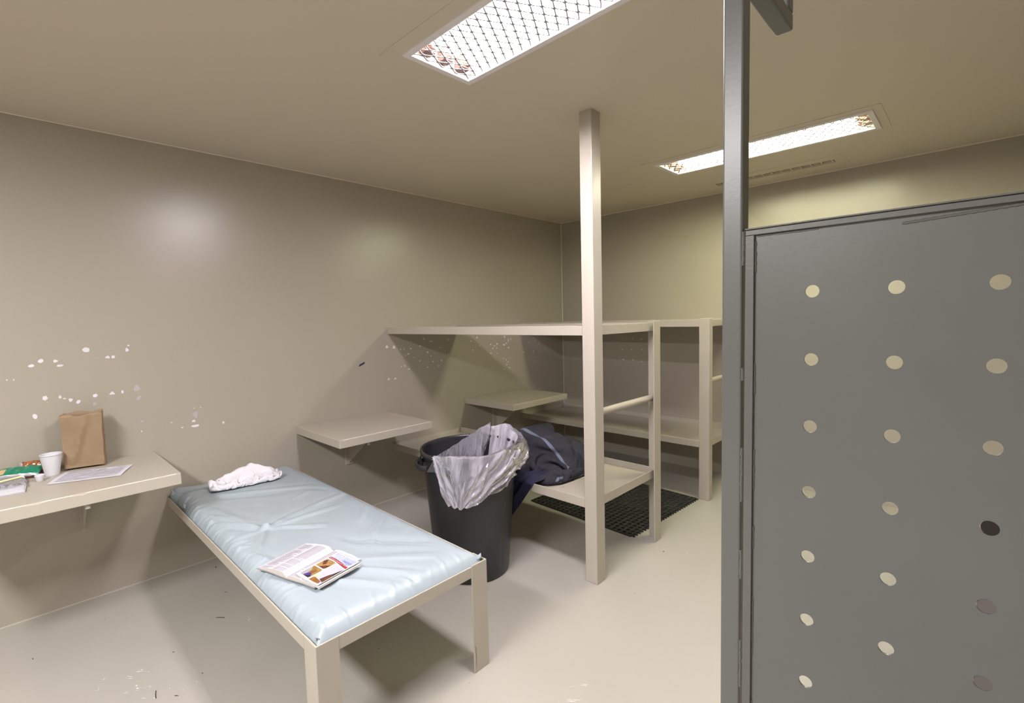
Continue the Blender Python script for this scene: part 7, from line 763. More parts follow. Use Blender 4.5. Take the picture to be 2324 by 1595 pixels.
-1,0,0,6,9,6,-10,-9,-2,0,0,5,10,5,-9,-10,-1,0,0,0,0,0,10,-3,-7,0,0,0,6,11,4,-10,-10,-1,0,0,7,10,5,-9,-10,-3,0,0,7,10,4,-10,-10,-1,0,0,0,0,3,4,-4,-3,0,0,
0,7,11,3,-10,-9,-2,0,0,8,10,5,-10,-10,-3,0,0,7,12,3,-10,-9,-3,0,0,0,0,1,0,0,-1,0,0,0,7,12,2,-10,-9,-2,0,0,8,11,4,-10,-10,-3,0,0,7,12,3,-10,-9,-3,0,0,0,0,
0,0,0,0,0,0,0,7,12,3,-11,-9,-2,0,0,9,10,4,-10,-10,-3,0,0,8,11,4,-11,-9,-3,0,0,0,0,0,0,0,0,0,0,0,7,12,3,-11,-9,-2,0,0,9,10,4,-10,-10,-3,0,0,8,11,4,-11,
-9,-3,0,0,0,0,0,0,0,0,0,0,0,8,11,3,-11,-10,-1,0,0,9,10,4,-10,-10,-3,0,0,8,11,4,-12,-9,-2,0,0,0,0,0,0,0,0,0,0,0,8,11,3,-11,-10,-1,0,0,8,11,4,-11,-10,-2,
0,0,8,11,3,-11,-10,-1,0,0,1,0,-1,0,0,0,0,0,0,8,12,3,-12,-10,-1,0,0,8,11,4,-12,-9,-2,0,0,8,11,2,-10,-10,-1,0,1,6,-5,-2,0,0,0,0,0,0,9,11,3,-12,-10,-1,0,0,
8,11,3,-11,-10,-1,0,0,7,12,2,-11,-9,-1,0,7,4,-11,0,0,0,0,0,0,0,9,11,3,-12,-9,-2,0,0,7,12,3,-11,-10,-1,0,0,7,12,2,-12,-8,-1,2,8,1,-11,0,0,0,0,0,0,0,9,11,
3,-11,-10,-2,0,0,7,12,3,-11,-10,-1,0,0,7,11,2,-11,-8,-1,3,9,-1,-11,0,0,0,0,0,0,0,9,11,3,-11,-10,-2,0,0,7,12,3,-11,-10,-1,0,0,5,12,2,-10,-8,-1,4,9,-3,-10,0,0,0,
0,0,0,0,9,11,3,-11,-10,-2,0,0,7,12,3,-11,-10,-1,0,0,5,12,2,-11,-7,-1,5,9,-7,-7,0,0,0,0,0,0,0,9,11,3,-10,-10,-3,0,0,7,12,3,-11,-10,-1,0,0,3,12,4,-12,-6,0,6,
7,-9,-5,0,0,0,0,0,0,0,9,10,4,-10,-10,-3,0,0,7,12,4,-11,-9,-3,0,0,3,12,2,-10,-6,0,7,5,-10,-3,0,0,0,0,0,0,0,9,10,5,-9,-11,-4,0,0,7,11,5,-10,-10,-3,0,0,1,
12,4,-10,-6,0,8,4,-11,-2]
# ------------------------------------------------------------------ marks on the walls and floor
mb = MB()
for i, (y, z, a, b) in enumerate(WA):
    if y < 3.8 or True: blob_poly(mb, (0, y, z), (0, a*.85, 0), (0, 0, b*.85), (.0007, 0, 0), i)
o = mb.build('paste_marks', WHITE_MARK, wl, fix=False); struct_(o)
mb = MB()
for i, (y, z, a, b) in enumerate(WL): blob_poly(mb, (0, y, z), (0, a*.9, 0), (0, 0, b*.9), (.0009, 0, 0), i+50)
struct_(mb.build('faded_marks', PINK_MARK, wl, fix=False))
mb = MB(); mb.poly([(.001, 1.878, 1.122), (.001, 1.926, 1.141), (.001, 1.930, 1.157), (.001, 1.915, 1.153), (.001, 1.899, 1.146), (.001, 1.882, 1.139)])
struct_(mb.build('ink_mark', INK_MARK, wl, fix=False))
mb = MB()
for i, (x, z, a, b) in enumerate(WD): blob_poly(mb, (x, YB, z), (a*.8, 0, 0), (0, 0, b*.8), (0, -.0007, 0), i+80)
struct_(mb.build('paste_marks', WHITE_MARK, wb, fix=False))
mb = MB()
for i, (x, y, ux, uy, vx, vy) in enumerate(F1):
    big = abs(ux)+abs(vx) > .012; q_ = random.Random(i+3)
    for k in range(9 if big else 1):
        s = q_.uniform(.10, .34) if big else .6; a_, b_ = (q_.gauss(0, .75), q_.gauss(0, .75)) if big else (0, 0)
        blob_poly(mb, (x+ux*a_+vx*b_, y+uy*a_+vy*b_, 0), (ux*s*1.5, uy*s*1.5, 0), (vx*s*.6, vy*s*.6, 0), (0, 0, .0006+.00004*k), i*11+k)
struct_(mb.build('scuff_marks', WHITE_MARK, floor, fix=False))
mb = MB()
for i, (x, y, ux, uy, vx, vy) in enumerate(F2):
    if i == 0:
        mb.tube([(x-vx, y-vy, .001), (x-vx*.3+.003, y, .001), (x+vx, y+vy, .001)], .0018, 5); continue
    blob_poly(mb, (x, y, 0), (ux*.8, uy*.8, 0), (vx*.8, vy*.8, 0), (0, 0, .0009), i+200)
mb.tube([(.7216, .6402, .002), (.738, .655, .003), (.7541, .6689, .002)], .0016, 5)
struct_(mb.build('floor_specks', DARK_MARK, floor, fix=False))

# ------------------------------------------------------------------ ceiling lights
LAMP1 = emis('tube_cool', (1.0, .92, 1.0), TUBE_S)
LAMP2 = emis('tube_warm', (1.0, .99, .66), TUBE_S*.58)
GUARD = mat('guard_grey', (150, 146, 150), .5)
HOUSING = mat('housing_white', (232, 228, 226), .35)
def make_light(y, lampmat, label):
    t = thing('ceiling_light', label, 'light', (0, y, 0), 0, 'caged fluorescent ceiling lights')
    Z = ZC; W = LH; D = .085
    h = MB()                      # recess box, open below
    h.box(LX0-.012, LX1+.012, -W-.012, W+.012, Z+D, Z+D+.008)
    h.box(LX0-.012, LX0-.002, -W-.012, W+.012, Z+.061, Z+D); h.box(LX1+.002, LX1+.012, -W-.012, W+.012, Z+.061, Z+D)
    h.box(LX0-.002, LX1+.002, -W-.012, -W-.002, Z+.061, Z+D); h.box(LX0-.002, LX1+.002, W+.002, W+.012, Z+.061, Z+D)
    h.build('housing', HOUSING, t)
    p = MB(); x0, x1, w = 1.69, 3.06, .238  # thin cover plate round the fixture
    p.box(x0, LX0-.028, -w, w, Z-.0025, Z); p.box(LX1+.028, x1, -w, w, Z-.0025, Z)
    p.box(LX0-.028, LX1+.028, -w, -W-.026, Z-.0025, Z); p.box(LX0-.028, LX1+.028, W+.026, w, Z-.0025, Z)
    p.build('cover_plate', CEIL, t, bevel=.001)
    f = MB(); a, b = .028, .010
    f.box(LX0-a, LX0, -W-a, W+a, Z-b, Z+.002); f.box(LX1, LX1+a, -W-a, W+a, Z-b, Z+.002)
    f.box(LX0, LX1, -W-a, -W, Z-b, Z+.002); f.box(LX0, LX1, W, W+a, Z-b, Z+.002)
    f.build('frame', WHITE_ENAMEL, t, bevel=.002)
    for k in (-1, 0, 1):
        MB().tube([(LX0+.075, k*.092, Z+.034), (LX1-.075, k*.092, Z+.034)], .0225, 14).build('tube', lampmat, t, smooth=True)
        for xx, s in ((LX0+.004, 1), (LX1-.004, -1)):
            m = MB(); m.box(min(xx, xx+s*.05), max(xx, xx+s*.05), k*.092-.024, k*.092+.024, Z+.008, Z+.06)
            m.tube([(xx+s*.05, k*.092, Z+.034), (xx+s*.072, k*.092, Z+.034)], .0235, 14)
            m.build('socket', SOCKET, t, bevel=.003)
    g = MB()                      # expanded metal guard
    px, qy = .046, .0375; ny = int(round(2*W/qy)); nx = int((LX1-LX0)/px)
    def bar(p, q, wd=.0028, ht=.0008):
        p, q = Vector(p), Vector(q); d = (q-p).normalized(); n = Vector((-d.y, d.x, 0))*wd; u = Vector((0, 0, ht))
        vs = [p+n, p-n, q-n, q+n]; g.add([v-u for v in vs]+[v+u for v in vs], [(3,2,1,0),(4,5,6,7),(0,1,5,4),(1,2,6,5),(2,3,7,6),(3,0,4,7)])
    for j in range(ny):
        for i in range(nx+1):
            xa = LX0+(i+(j % 2)*.5)*px; y0, y1 = -W+j*qy, -W+(j+1)*qy
            for dxx in (-.5, .5):
                xb = xa+dxx*px
                if LX0-.001 <= xa <= LX1+.001 and LX0-.001 <= xb <= LX1+.001:
                    bar((xa, y0, Z-.001), (xb, y1, Z-.001))
                    if j: pass
            if LX0 <= xa <= LX1: bar((xa-.007, y0, Z-.001), (xa+.007, y0, Z-.001), .0046, .0010)
    g.build('wire_guard', GUARD, t, fix=False)
    return t
make_light(LYS[0], LAMP1, 'bright caged fluorescent ceiling light nearest the camera, cropped by the top edge')
make_light(LYS[1], LAMP2, 'warm caged fluorescent ceiling light far back, partly behind the grey upright tube')
# third fixture of the row hangs behind the camera
ar = bpy.data.lights.new('rear_ceiling_lamp', 'AREA'); ar.shape = 'RECTANGLE'; ar.size = 1.2; ar.size_y = .3; ar.energy = REAR_W; ar.color = (1, .96, .98)
ao = bpy.data.objects.new('rear_ceiling_lamp', ar); COL.objects.link(ao); ao.location = (2.30, LYS[2]-.35, ZC-.005)

# ------------------------------------------------------------------ ceiling vent
t = thing('ceiling_vent', 'narrow slotted air vent in the ceiling beside the back wall', 'vent', (0, 0, 0))
x0, x1, y0, y1 = VENT
m = MB(); w = .0022
X0, X1, Y0, Y1 = x0-.07, x1+.07, 4.02, 4.295
m.box(X0, x0, Y0, Y1, ZC-w, ZC); m.box(x1, X1, Y0, Y1, ZC-w, ZC); m.box(x0, x1, Y0, y0, ZC-w, ZC); m.box(x0, x1, y1, Y1, ZC-w, ZC)
m.build('cover_plate', CEIL, t, bevel=.0008)
m = MB(); m.box(x0, x1, y0, y1, ZC+.050, ZC+.058); m.build('duct', VOID, t)
m = MB(); nb = 13
for i in range(nb):
    xx = x0+.02+(x1-x0-.04)*i/(nb-1); m.box(xx-.004, xx+.004, y0, y1, ZC+.004, ZC+.05)
m.box(x0, x1, y0+.012, y1-.012, ZC+.018, ZC+.022)
m.build('louvre', CEIL, t)

# ------------------------------------------------------------------ bed on the left
bed = thing('bed_frame', 'low beige steel single bed frame carrying the pale blue mattress', 'bed', (0, 0, 0))
bx, by0, by1, bz, bzb = 1.9853, .6033, 1.3366, .4584, .411
T = .006
m = MB().box(0, bx-.09, by0, by0+T, bzb, bz).box(0, bx-.09, by0+T, by0+.03, bzb, bzb+T); m.build('side_rail', BEIGE, bed, bevel=.0015)
m = MB().box(0, bx-.085, by1-T, by1, bzb, bz).box(0, bx-.085, by1-.03, by1-T, bzb, bzb+T); m.build('side_rail', BEIGE, bed, bevel=.0015)
m = MB().box(bx-T-.002, bx-.002, by0+.07, by1-.075, bzb, bz-.001).box(bx-.03, bx-T-.002, by0+.03, by1-.03, bzb, bzb+T); m.build('end_rail', BEIGE, bed, bevel=.0015)
m = MB().box(0, .006, by0+.03, by1-.03, bzb, bz-.004); m.build('wall_rail', BEIGE, bed, bevel=.0015)
MB().box(.007, bx-.03, by0+T+.001, by1-T-.001, bzb+T, bzb+T+.003).build('deck', BEIGE, bed)
def angle_leg(parent, x, y, sx, sy, z0, z1, fx, fy, th=.0065):
    pts = [(0, 0), (sx*fx, 0), (sx*fx, sy*th), (sx*th, sy*th), (sx*th, sy*fy), (0, sy*fy)]
    return MB().prism([(x+a, y+b) for a, b in pts], 2, z0, z1).build('leg', BEIGE, parent, bevel=.0018)
angle_leg(bed, bx, by0, -1, 1, 0, bz+.001, .089, .077)
angle_leg(bed, bx, by1, -1, -1, 0, bz+.003, .085, .083)
m = MB()
for (xx, yy, a) in ((bx+.0006, 1.264, .0),):
    for i in range(9):
        pass
m.poly([(bx+.0008, 1.2585, .12), (bx+.0008, 1.263, .105), (bx+.0008, 1.2645, .07), (bx+.0008, 1.2635, .035), (bx+.0008, 1.2610, .018), (bx+.0008, 1.2622, .04), (bx+.0008, 1.2630, .07), (bx+.0008, 1.2615, .10)])
m.build('paint_chip', DARK_MARK, bed, fix=False)

# mattress: thin vinyl pad sagging in the tray
def crease(p, q, amp, w):
    return (Vector(p), Vector(q), amp, w)
CR = [((.30, .72), (.62, 1.22), .005, .028), ((.36, .74), (.60, 1.05), -.004, .03),
      ((1.02, .80), (.78, .66), .007, .022), ((1.02, .80), (1.03, .64), .006, .02), ((1.02, .80), (.92, 1.06), .007, .02),
      ((1.02, .80), (1.02, 1.18), .006, .022), ((1.02, .80), (1.22, 1.02), .005, .02), ((1.02, .80), (1.26, .68), .006, .022),
      ((.55, .70), (.95, .78), .005, .025), ((.92, 1.06), (.86, 1.30), .005, .022), ((.75, .64), (1.02, .80), .005, .018),
      ((1.30, 1.15), (1.12, 1.30), .005, .03), ((1.55, 1.05), (1.30, 1.28), .006, .035), ((1.62, .92), (1.88, 1.20), .004, .03),
      ((1.72, .80), (1.93, .95), .006, .022), ((1.70, .90), (1.94, 1.05), .006, .018), ((1.45, 1.00), (1.75, 1.25), -.004, .035),
      ((1.25, .66), (1.50, .72), .005, .02), ((.62, .66), (.80, .74), .005, .018), ((.15, .70), (.28, .95), .004, .03)]
rr = random.Random(21)
for i in range(34):               # short pleats along the long edges
    x = .12+i*.054+rr.uniform(-.02, .02); s = rr.uniform(.03, .10)
    CR.append(((x, .610), (x+rr.uniform(-.03, .06), .62+s), rr.uniform(.003, .008), rr.uniform(.006, .012)))
for i in range(8):
    y = .66+i*.083+rr.uniform(-.015, .015)
    CR.append(((1.966, y), (1.966-rr.uniform(.04, .13), y+rr.uniform(-.02, .03)), rr.uniform(.0015, .004), rr.uniform(.005, .010)))
for i in range(16):
    x, y, a = rr.uniform(.2, 1.8), rr.uniform(.7, 1.25), rr.uniform(0, PI); l = rr.uniform(.08, .22)
    CR.append(((x, y), (x+l*math.cos(a), y+l*math.sin(a)), rr.uniform(-.003, .004), rr.uniform(.014, .03)))
for (p, q, a, w) in list(CR[:20]):      # a sharper line rides on each broad fold
    CR.append(((p[0]+.012, p[1]+.006), (q[0]+.02, q[1]-.01), abs(a)*.45, .007))
CR = [(Vector((p[0], p[1], 0)), Vector((q[0], q[1], 0)), a, w) for p, q, a, w in CR]
MX0, MX1, MY0, MY1 = .008, 1.974, by0+.010, by1-.010
def matt_z(x, y):
    d = min(x-MX0+.02, MX1-x, y-MY0, MY1-y); d = max(d, 0)
    z = .440+.058*(1-math.exp(-(d/.022)**1.2))
    z += .006*noise.noise(Vector((x*2.2, y*2.2, 3)))+.0022*noise.noise(Vector((x*9, y*6, 8)))
    P = Vector((x, y, 0))
    for p, q, a, w in CR:
        pq = q-p; t = max(0, min(1, (P-p).dot(pq)/pq.length_squared)); e = (P-p-pq*t).length
        if e < 4*w:
            s = math.sin(PI*min(1, max(.05, t*.9+.1)))**.6
            z += a*1.6*(math.exp(-(e/w)**2)-.35*math.exp(-((e-1.5*w)/w)**2))*s
    # head end rises to the wall at the near corner
    z += .030*math.exp(-((x-.0)/.07)**2-((y-MY0)/.10)**2)+.012*math.exp(-((x-.24)/.10)**2-((y-MY0-.06)/.07)**2)
    z -= .020*math.exp(-((x-.10)/.05)**2-((y-MY0-.02)/.05)**2)
    return z
m = MB()
def mfn(u, v):
    # cluster rows toward the edges
    def cl(t): return .5-.5*math.cos(PI*t) if False else t
    x, y = MX0+(MX1-MX0)*u, MY0+(MY1-MY0)*v
    return (x, y, matt_z(x, y))
NU, NV = 250, 96
m.grid(mfn, NU, NV)
n = NU+1; base = len(m.v)
ring = [i for i in range(n)]+[j*n+NU for j in range(1, NV+1)]+[NV*n+i for i in range(NU-1, -1, -1)]+[j*n for j in range(NV-1, 0, -1)]
low = [(m.v[i][0], m.v[i][1], bzb+T+.0035) for i in ring]
k = len(ring); m.v += low
m.f += [(ring[i], ring[(i+1) % k], base+(i+1) % k, base+i) for i in range(k)]+[tuple(base+i for i in range(k))]
m.mi += [0]*(k+1)
matt = m.build('mattress', VINYL, smooth=True, angle=75)
tag(matt, 'thin pale blue vinyl mattress wrinkled on the low bed frame', 'mattress')
def ear(cx, cy, ang, ln, hgt, seed):     # gathered seam tuft at a corner
    d = Vector((math.cos(ang), math.sin(ang), 0)); s = Vector((-d.y, d.x, 0)); b = Vector((cx, cy, .452)); m = MB()
    def f(u, v):
        a = u-.5; w = .035*(1-v*.6)
        return tuple(b+d*(ln*v)+s*(a*w+.004*math.sin(9*u+seed))+Vector((0, 0, hgt*v*(1-.7*abs(a))+.010*math.sin(u*7+seed)*(1-v)+.012*(1-abs(a)*2))))
    m.grid(f, 10, 6); o = m.build('seam_tuft', VINYL, matt, smooth=True)
    sd = o.modifiers.new('t', 'SOLIDIFY'); sd.thickness = .003
ear(1.938, .640, -PI/4, .026, .010, 1); ear(1.948, 1.305, PI/4, .026, .020, 2); ear(.05, .65, -PI*.6, .035, .05, 3); ear(.30, .645, -PI/2, .025, .020, 6)

# ------------------------------------------------------------------ bunk beds
UZ, UZB, LZ, LZB = 1.4185, 1.3658, .4690, .4165
def bunk(label, y0, y1, pw, pd, post_top, wall_side, far_leg):
    t = thing('bunk_bed', label, 'bunk bed', (0, 0, 0), 0, 'beige steel bunk beds')
    X = 1.9853+.008 if far_leg else 1.9800
    MB().box(X-pw, X, y0, y0+pd, 0, post_top).build('post', BEIGE, t, bevel=.003)
    for nm, zt, zb in (('upper', UZ, UZB), ('lower', LZ, LZB)):
        MB().box(0, X-pw, y0, y0+T, zb, zt).box(0, X-pw, y0+T, y0+.03, zb, zb+T).build(nm+'_side_rail', BEIGE, t, bevel=.0015)
        yb = y1 if not wall_side else y1-.001
        MB().box(0, X-.006, yb-T, yb, zb, zt).box(0, X-.006, yb-.03, yb-T, zb, zb+T).build(nm+'_side_rail', BEIGE, t, bevel=.0015)
        MB().box(X-.030, X-.024, y0+pd, yb-T, zb, zt).box(X-.055, X-.030, y0+pd, yb-.03, zb, zb+T).build(nm+'_end_rail', BEIGE, t, bevel=.0015)
        MB().box(0, .006, y0+.03, yb-.03, zb, zt-.006).build(nm+'_wall_rail', BEIGE, t, bevel=.0015)
        d = MB().box(.007, X-.056, y0+T+.001, yb-T-.001, zb+T+.0005, zb+T+.0035)
        d.build(nm+'_deck', BEIGE, t)
    MB().tube([(X-.040, y0+pd-.001, .937), (X-.040, (y1-.005), .937)], .0205, 20).build('rung', BEIGE, t, smooth=True)
    if far_leg:
        th = .0065
        MB().prism([(X, y1+.004), (X-.082, y1+.004), (X-.082, y1+.004-th), (X-th, y1+.004-th), (X-th, y1-.080), (X, y1-.080)], 2, 0, UZ+.012).build('leg', BEIGE, t, bevel=.0018)
    return t
bunk('beige bunk bed with a post reaching the ceiling, grey blanket on its lower deck', 2.1442, 2.8835, .0762, .0823, ZC, False, True)
bunk('beige steel bunk bed standing empty along the back wall', 3.7131, YB, .0797, .0661, UZ+.012, True, False)
m = MB(); m.poly([(1.632, 2.286, .4285), (1.640, 2.297, .4285), (1.650, 2.299, .4285), (1.660, 2.296, .4285), (1.650, 2.303, .4285), (1.638, 2.301, .4285)])
dk = [o for o in bpy.data.objects if o.name.startswith('lower_deck')][0]
m.build('deck_hole', DARK_MARK, dk, fix=False)

# ------------------------------------------------------------------ wall desks
def wall_desk(label, y0, y1, x1, zt, th, by, bw, zb, bolt, seed):
    t = thing('wall_desk', label, 'desk', (0, 0, 0), 0, 'wall-mounted beige desks')
    MB().box(0, x1, y0, y1, zt-th, zt).build('desk_top', BEIGE, t, bevel=.003, seg=3)
    b = MB(); b.box(0, .008, by-bw/2, by+bw/2, zb, zt-th)
    b.prism([(.008, zb+.01), (.008, zt-th), (x1*.62, zt-th)], 1, by-.004, by+.004); b.build('bracket', BEIGE, t, bevel=.0015)
    MB().tube([(bolt[0], bolt[1], zt-th-.022), (bolt[0], bolt[1], zt-th)], .011, 12).build('bolt', BEIGE, t, smooth=True)
    r = random.Random(seed); c = MB(); n = 70; va = []
    for i in range(n+1):
        y = y0+.02+(y1-y0-.04)*i/n; q = max(0, noise.noise(Vector((y*14, seed, 0)))-.05)*r.uniform(.4, 1.3)
        va += [(x1-.003-.006*q, y, zt+.0003), (x1-.0008, y, zt-.0007), (x1+.0004, y, zt-.003-.012*q)]
    c.add(va, [(3*i+k, 3*i+k+1, 3*i+k+4, 3*i+k+3) for i in range(n) for k in (0, 1)])
    c.build('chipped_paint', CAULK, t, fix=False)
    return t
wall_desk('wide beige wall desk on the left holding the paper bag and foam cups', -.30, .5562, .6253, .7486, .057, .224, .02, .385, (.600, .205), 1)
wall_desk('empty beige wall desk between the blue mattress bed and the bunk', 1.3748, 2.0819, .6432, .7447, .053, 1.758, .062, .385, (.61, 1.59), 2)
wall_desk('empty beige wall desk in the far corner between the two bunk beds', 2.945, 3.700, .6250, .7309, .052, 3.347, .11, .36, (.59, 3.15), 3)

# ------------------------------------------------------------------ grey partition with perforated panel
CX, CZ = 3.4439, 1.47
pt = thing('partition_screen', 'grey steel screen with round holes and tall tube upright on the right', 'partition', (3.09, 1.0, 0))
pt.location = (0, 0, 0)
MB().box(3.0755, 3.1135, .997, 1.035, 0, ZC).build('upright', GREY, pt, bevel=.004, seg=3)
br = MB().box(3.0740, 3.1125, 1.036, 1.338, 2.131, 2.169); br.build('brace', GREY, pt, bevel=.006, seg=3)
MB().box(3.0740, 3.1120, 1.300, 1.338, 2.1695, ZC).build('hanger', GREY, pt, bevel=.004)
# panel: strip of plates with real round holes
PX0, PX1, PZ0, PZ1 = 3.1205, XR, .18, 1.6255
cols_ = [CX-.2125+.1188*i for i in range(9)]; rows_ = [CZ+.0342-.1227*j for j in range(11)]
cols_ = [c for c in cols_ if c < XR-.05]; rows_ = [r for r in rows_ if r > PZ0+.05]
pm = MB(); R = .0112; SEG = 28; yF, yK = 1.0035, 1.0075
xe = [PX0]+[(cols_[i]+cols_[i+1])/2 for i in range(len(cols_)-1)]+[PX1]
ze = [PZ1]+[(rows_[i]+rows_[i+1])/2 for i in range(len(rows_)-1)]+[PZ0]
for i, cx in enumerate(cols_):
    for j, cz in enumerate(rows_):
        a0, a1, b1, b0 = xe[i], xe[i+1], ze[j], ze[j+1]
        outer = []
        for k in range(SEG):
            an = 2*PI*(k+.5)/SEG; dx, dz = math.cos(an), math.sin(an)
            tt = min(((a1-cx)/dx if dx > 0 else (a0-cx)/dx) if abs(dx) > 1e-6 else 9, ((b1-cz)/dz if dz > 0 else (b0-cz)/dz) if abs(dz) > 1e-6 else 9)
            outer.append((cx+dx*tt, cz+dz*tt))
        # snap the nearest sample to each true corner
        for qx, qz in ((a0, b0), (a1, b0), (a1, b1), (a0, b1)):
            kk = min(range(SEG), key=lambda k: (outer[k][0]-qx)**2+(outer[k][1]-qz)**2); outer[kk] = (qx, qz)
        hole = [(cx+R*math.cos(2*PI*(k+.5)/SEG), cz+R*math.sin(2*PI*(k+.5)/SEG)) for k in range(SEG)]
        v = [(x, yF, z) for x, z in outer]+[(x, yF, z) for x, z in hole]+[(x, yK, z) for x, z in hole]+[(x, yK, z) for x, z in outer]
        f = []
        for k in range(SEG):
            q = (k+1) % SEG
            f += [(k, q, SEG+q, SEG+k), (SEG+k, SEG+q, 2*SEG+q, 2*SEG+k), (2*SEG+k, 2*SEG+q, 3*SEG+q, 3*SEG+k)]
        pm.add(v, f)
panel = pm.build('panel', GREY, pt)
m = MB(); m.box(3.1195, 3.1350, .9965, 1.0032, PZ0, PZ1-.010); m.box(3.1195, XR, .9965, 1.0032, PZ1-.0095, PZ1+.0005); m.box(3.1195, XR, .9925, 1.020, PZ1+.0008, PZ1+.0035)
m.build('edge_trim', GREY_D, pt, bevel=.0008)
rw = random.Random(4)     # weld beads between upright and trim, trim and panel, along the top
def bead(p, q, r):
    n = max(4, int((Vector(q)-Vector(p)).length/.006)); pts = []; rad = []
    for i in range(n+1):
        t = i/n; pts.append(Vector(p).lerp(Vector(q), t)+Vector((rw.uniform(-1, 1)*.0006, rw.uniform(-1, 1)*.0004, 0))); rad.append(r*rw.uniform(.75, 1.15))
    MB().tube(pts, rad, 6).build('weld_bead', GREY_D, pt, smooth=True)
for za, zb in ((1.56, 1.625), (1.335, 1.36), (1.09, 1.20), (.93, .99), (.70, .80), (.45, .52), (.25, .32)):
    bead((3.1150, .9990, za), (3.1150, .9990, zb), .0030)
for za, zb in ((1.545, 1.605), (1.31, 1.37), (1.12, 1.20), (1.00, 1.045), (.78, .90), (.60, .68), (.30, .40)):
    bead((3.1362, 1.0028, za), (3.1362, 1.0028, zb), .0020)
bead((3.14, 1.0032, 1.6135), (3.24, 1.0032, 1.6135), .0018)
m = MB(); m.tube([(3.355+i*.0055, 1.0032, 1.605+.0003*i) for i in range(28)], [.0026 if i % 2 else .0017 for i in range(28)], 6)
m.build('weld_bead', GREY_D, pt, smooth=True)
m = MB()
m.tube([(CX+.0262, 1.0038, rows_[3]), (CX+.0262, 1.0072, rows_[3])], R-.0003, 28, 0)
m.build('hole_view_disc', VOID, pt)  # added black disc stands in for the dark, unseen view through this hole
for j in (4, 5):
    MB().tube([(CX+.0255, 1.0040, rows_[j]), (CX+.0255, 1.0072, rows_[j])], R-.0003, 28).build('hole_view_disc', mat('hole_view_brown', (86, 82, 78), .5), pt)  # added dull brown discs stand in for the shaded, unseen view behind
# ------------------------------------------------------------------ rubber mat
def rubber_mat():
    S = .925; n = 22; p = S/n; m = MB(); tz, rz_ = .011, .0126; R0, R1 = p*.40, p*.31; SG = 10
    for j in range(n):
        for i in range(n):
            x0, y0 = -S/2+i*p, -S/2+j*p; x1, y1 = x0+p, y0+p
            if i == n//2: x0 += .003
            if i == n//2-1: x1 -= .003
            cx, cy = (x0+x1)/2, (y0+y1)/2+(p*.0)
            out = []
            for k in range(SG):
                a = 2*PI*k/SG+PI/4; dx, dy = math.cos(a), math.sin(a); t = min((x1-x0)/2/max(abs(dx), 1e-6), (y1-y0)/2/max(abs(dy), 1e-6)); out.append((cx+dx*t, cy+dy*t))
            for qx, qy in ((x0, y0), (x1, y0), (x1, y1), (x0, y1)):
                kk = min(range(SG), key=lambda k: (out[k][0]-qx)**2+(out[k][1]-qy)**2); out[kk] = (qx, qy)
            def rg(r, z): return [(cx+r*math.cos(2*PI*k/SG+PI/4), cy+r*math.sin(2*PI*k/SG+PI/4), z) for k in range(SG)]
            v = [(a, b, tz) for a, b in out]+rg(R0, tz)+rg((R0+R1)/2, rz_)+rg(R1, tz-.001)+rg(R1, .003)
            f = [(s*SG+k, s*SG+(k+1) % SG, (s+1)*SG+(k+1) % SG, (s+1)*SG+k) for s in range(4) for k in range(SG)]
            f.append(tuple(range(4*SG, 5*SG))); m.add(v, f)
    h = S/2
    for a, b in (((-h, -h), (h, -h)), ((h, -h), (h, h)), ((h, h), (-h, h)), ((-h, h), (-h, -h))):
        m.add([(a[0], a[1], .0), (b[0], b[1], .0), (b[0], b[1], tz), (a[0], a[1], tz)], [(0, 1, 2, 3)])
    for i in range(27):             # interlocking nubs along the front edge
        y = -h+.018+i*(S-.03)/26
        m.prism([(h-.002, y-.007), (h+.010, y-.005), (h+.017, y-.010), (h+.022, y), (h+.017, y+.010), (h+.010, y+.005), (h-.002, y+.007)], 2, .0, .009)
    o = m.build('floor_mat', RUBBER, fix=False)
    o.location = (1.398, 3.262, .0005); o.rotation_euler = (0, 0, math.radians(-3.2))
    tag(o, 'black rubber drainage mat with round holes on the floor under the bunk beds', 'mat')
rubber_mat()

# ------------------------------------------------------------------ trash can and its bag
KX, KY, KH = 1.318, 1.838, .732
can = thing('trash_can', 'tall round black plastic trash can beside the blue mattress bed', 'trash can', (KX, KY, 0))
def can_r(z): return .215+(.272-.215)*min(1, z/.70)
prof = [(0, .012), (.195, .012), (.203, .0), (.213, .004), (.217, .02)]+[(can_r(z), z) for z in (.1, .2, .3, .4, .5, .6, .66)]
prof += [(.270, .676), (.272, .680), (.2725, KH-.030)]
m = MB().lathe(prof, 72)
inn = [(.2725, KH-.030), (.268, KH-.031), (.264, .60), (.238, .3), (.212, .03), (0, .03)]
m.lathe(inn, 72); m.build('body', CAN, can, smooth=True, angle=50)
m = MB().lathe([(.2726, KH-.034), (.281, KH-.032), (.285, KH-.024), (.286, KH-.008), (.283, KH-.001), (.276, KH), (.271, KH-.003), (.2690, KH-.012), (.2690, KH-.030)], 72)
m.build('rim', CAN, can, smooth=True, angle=50)
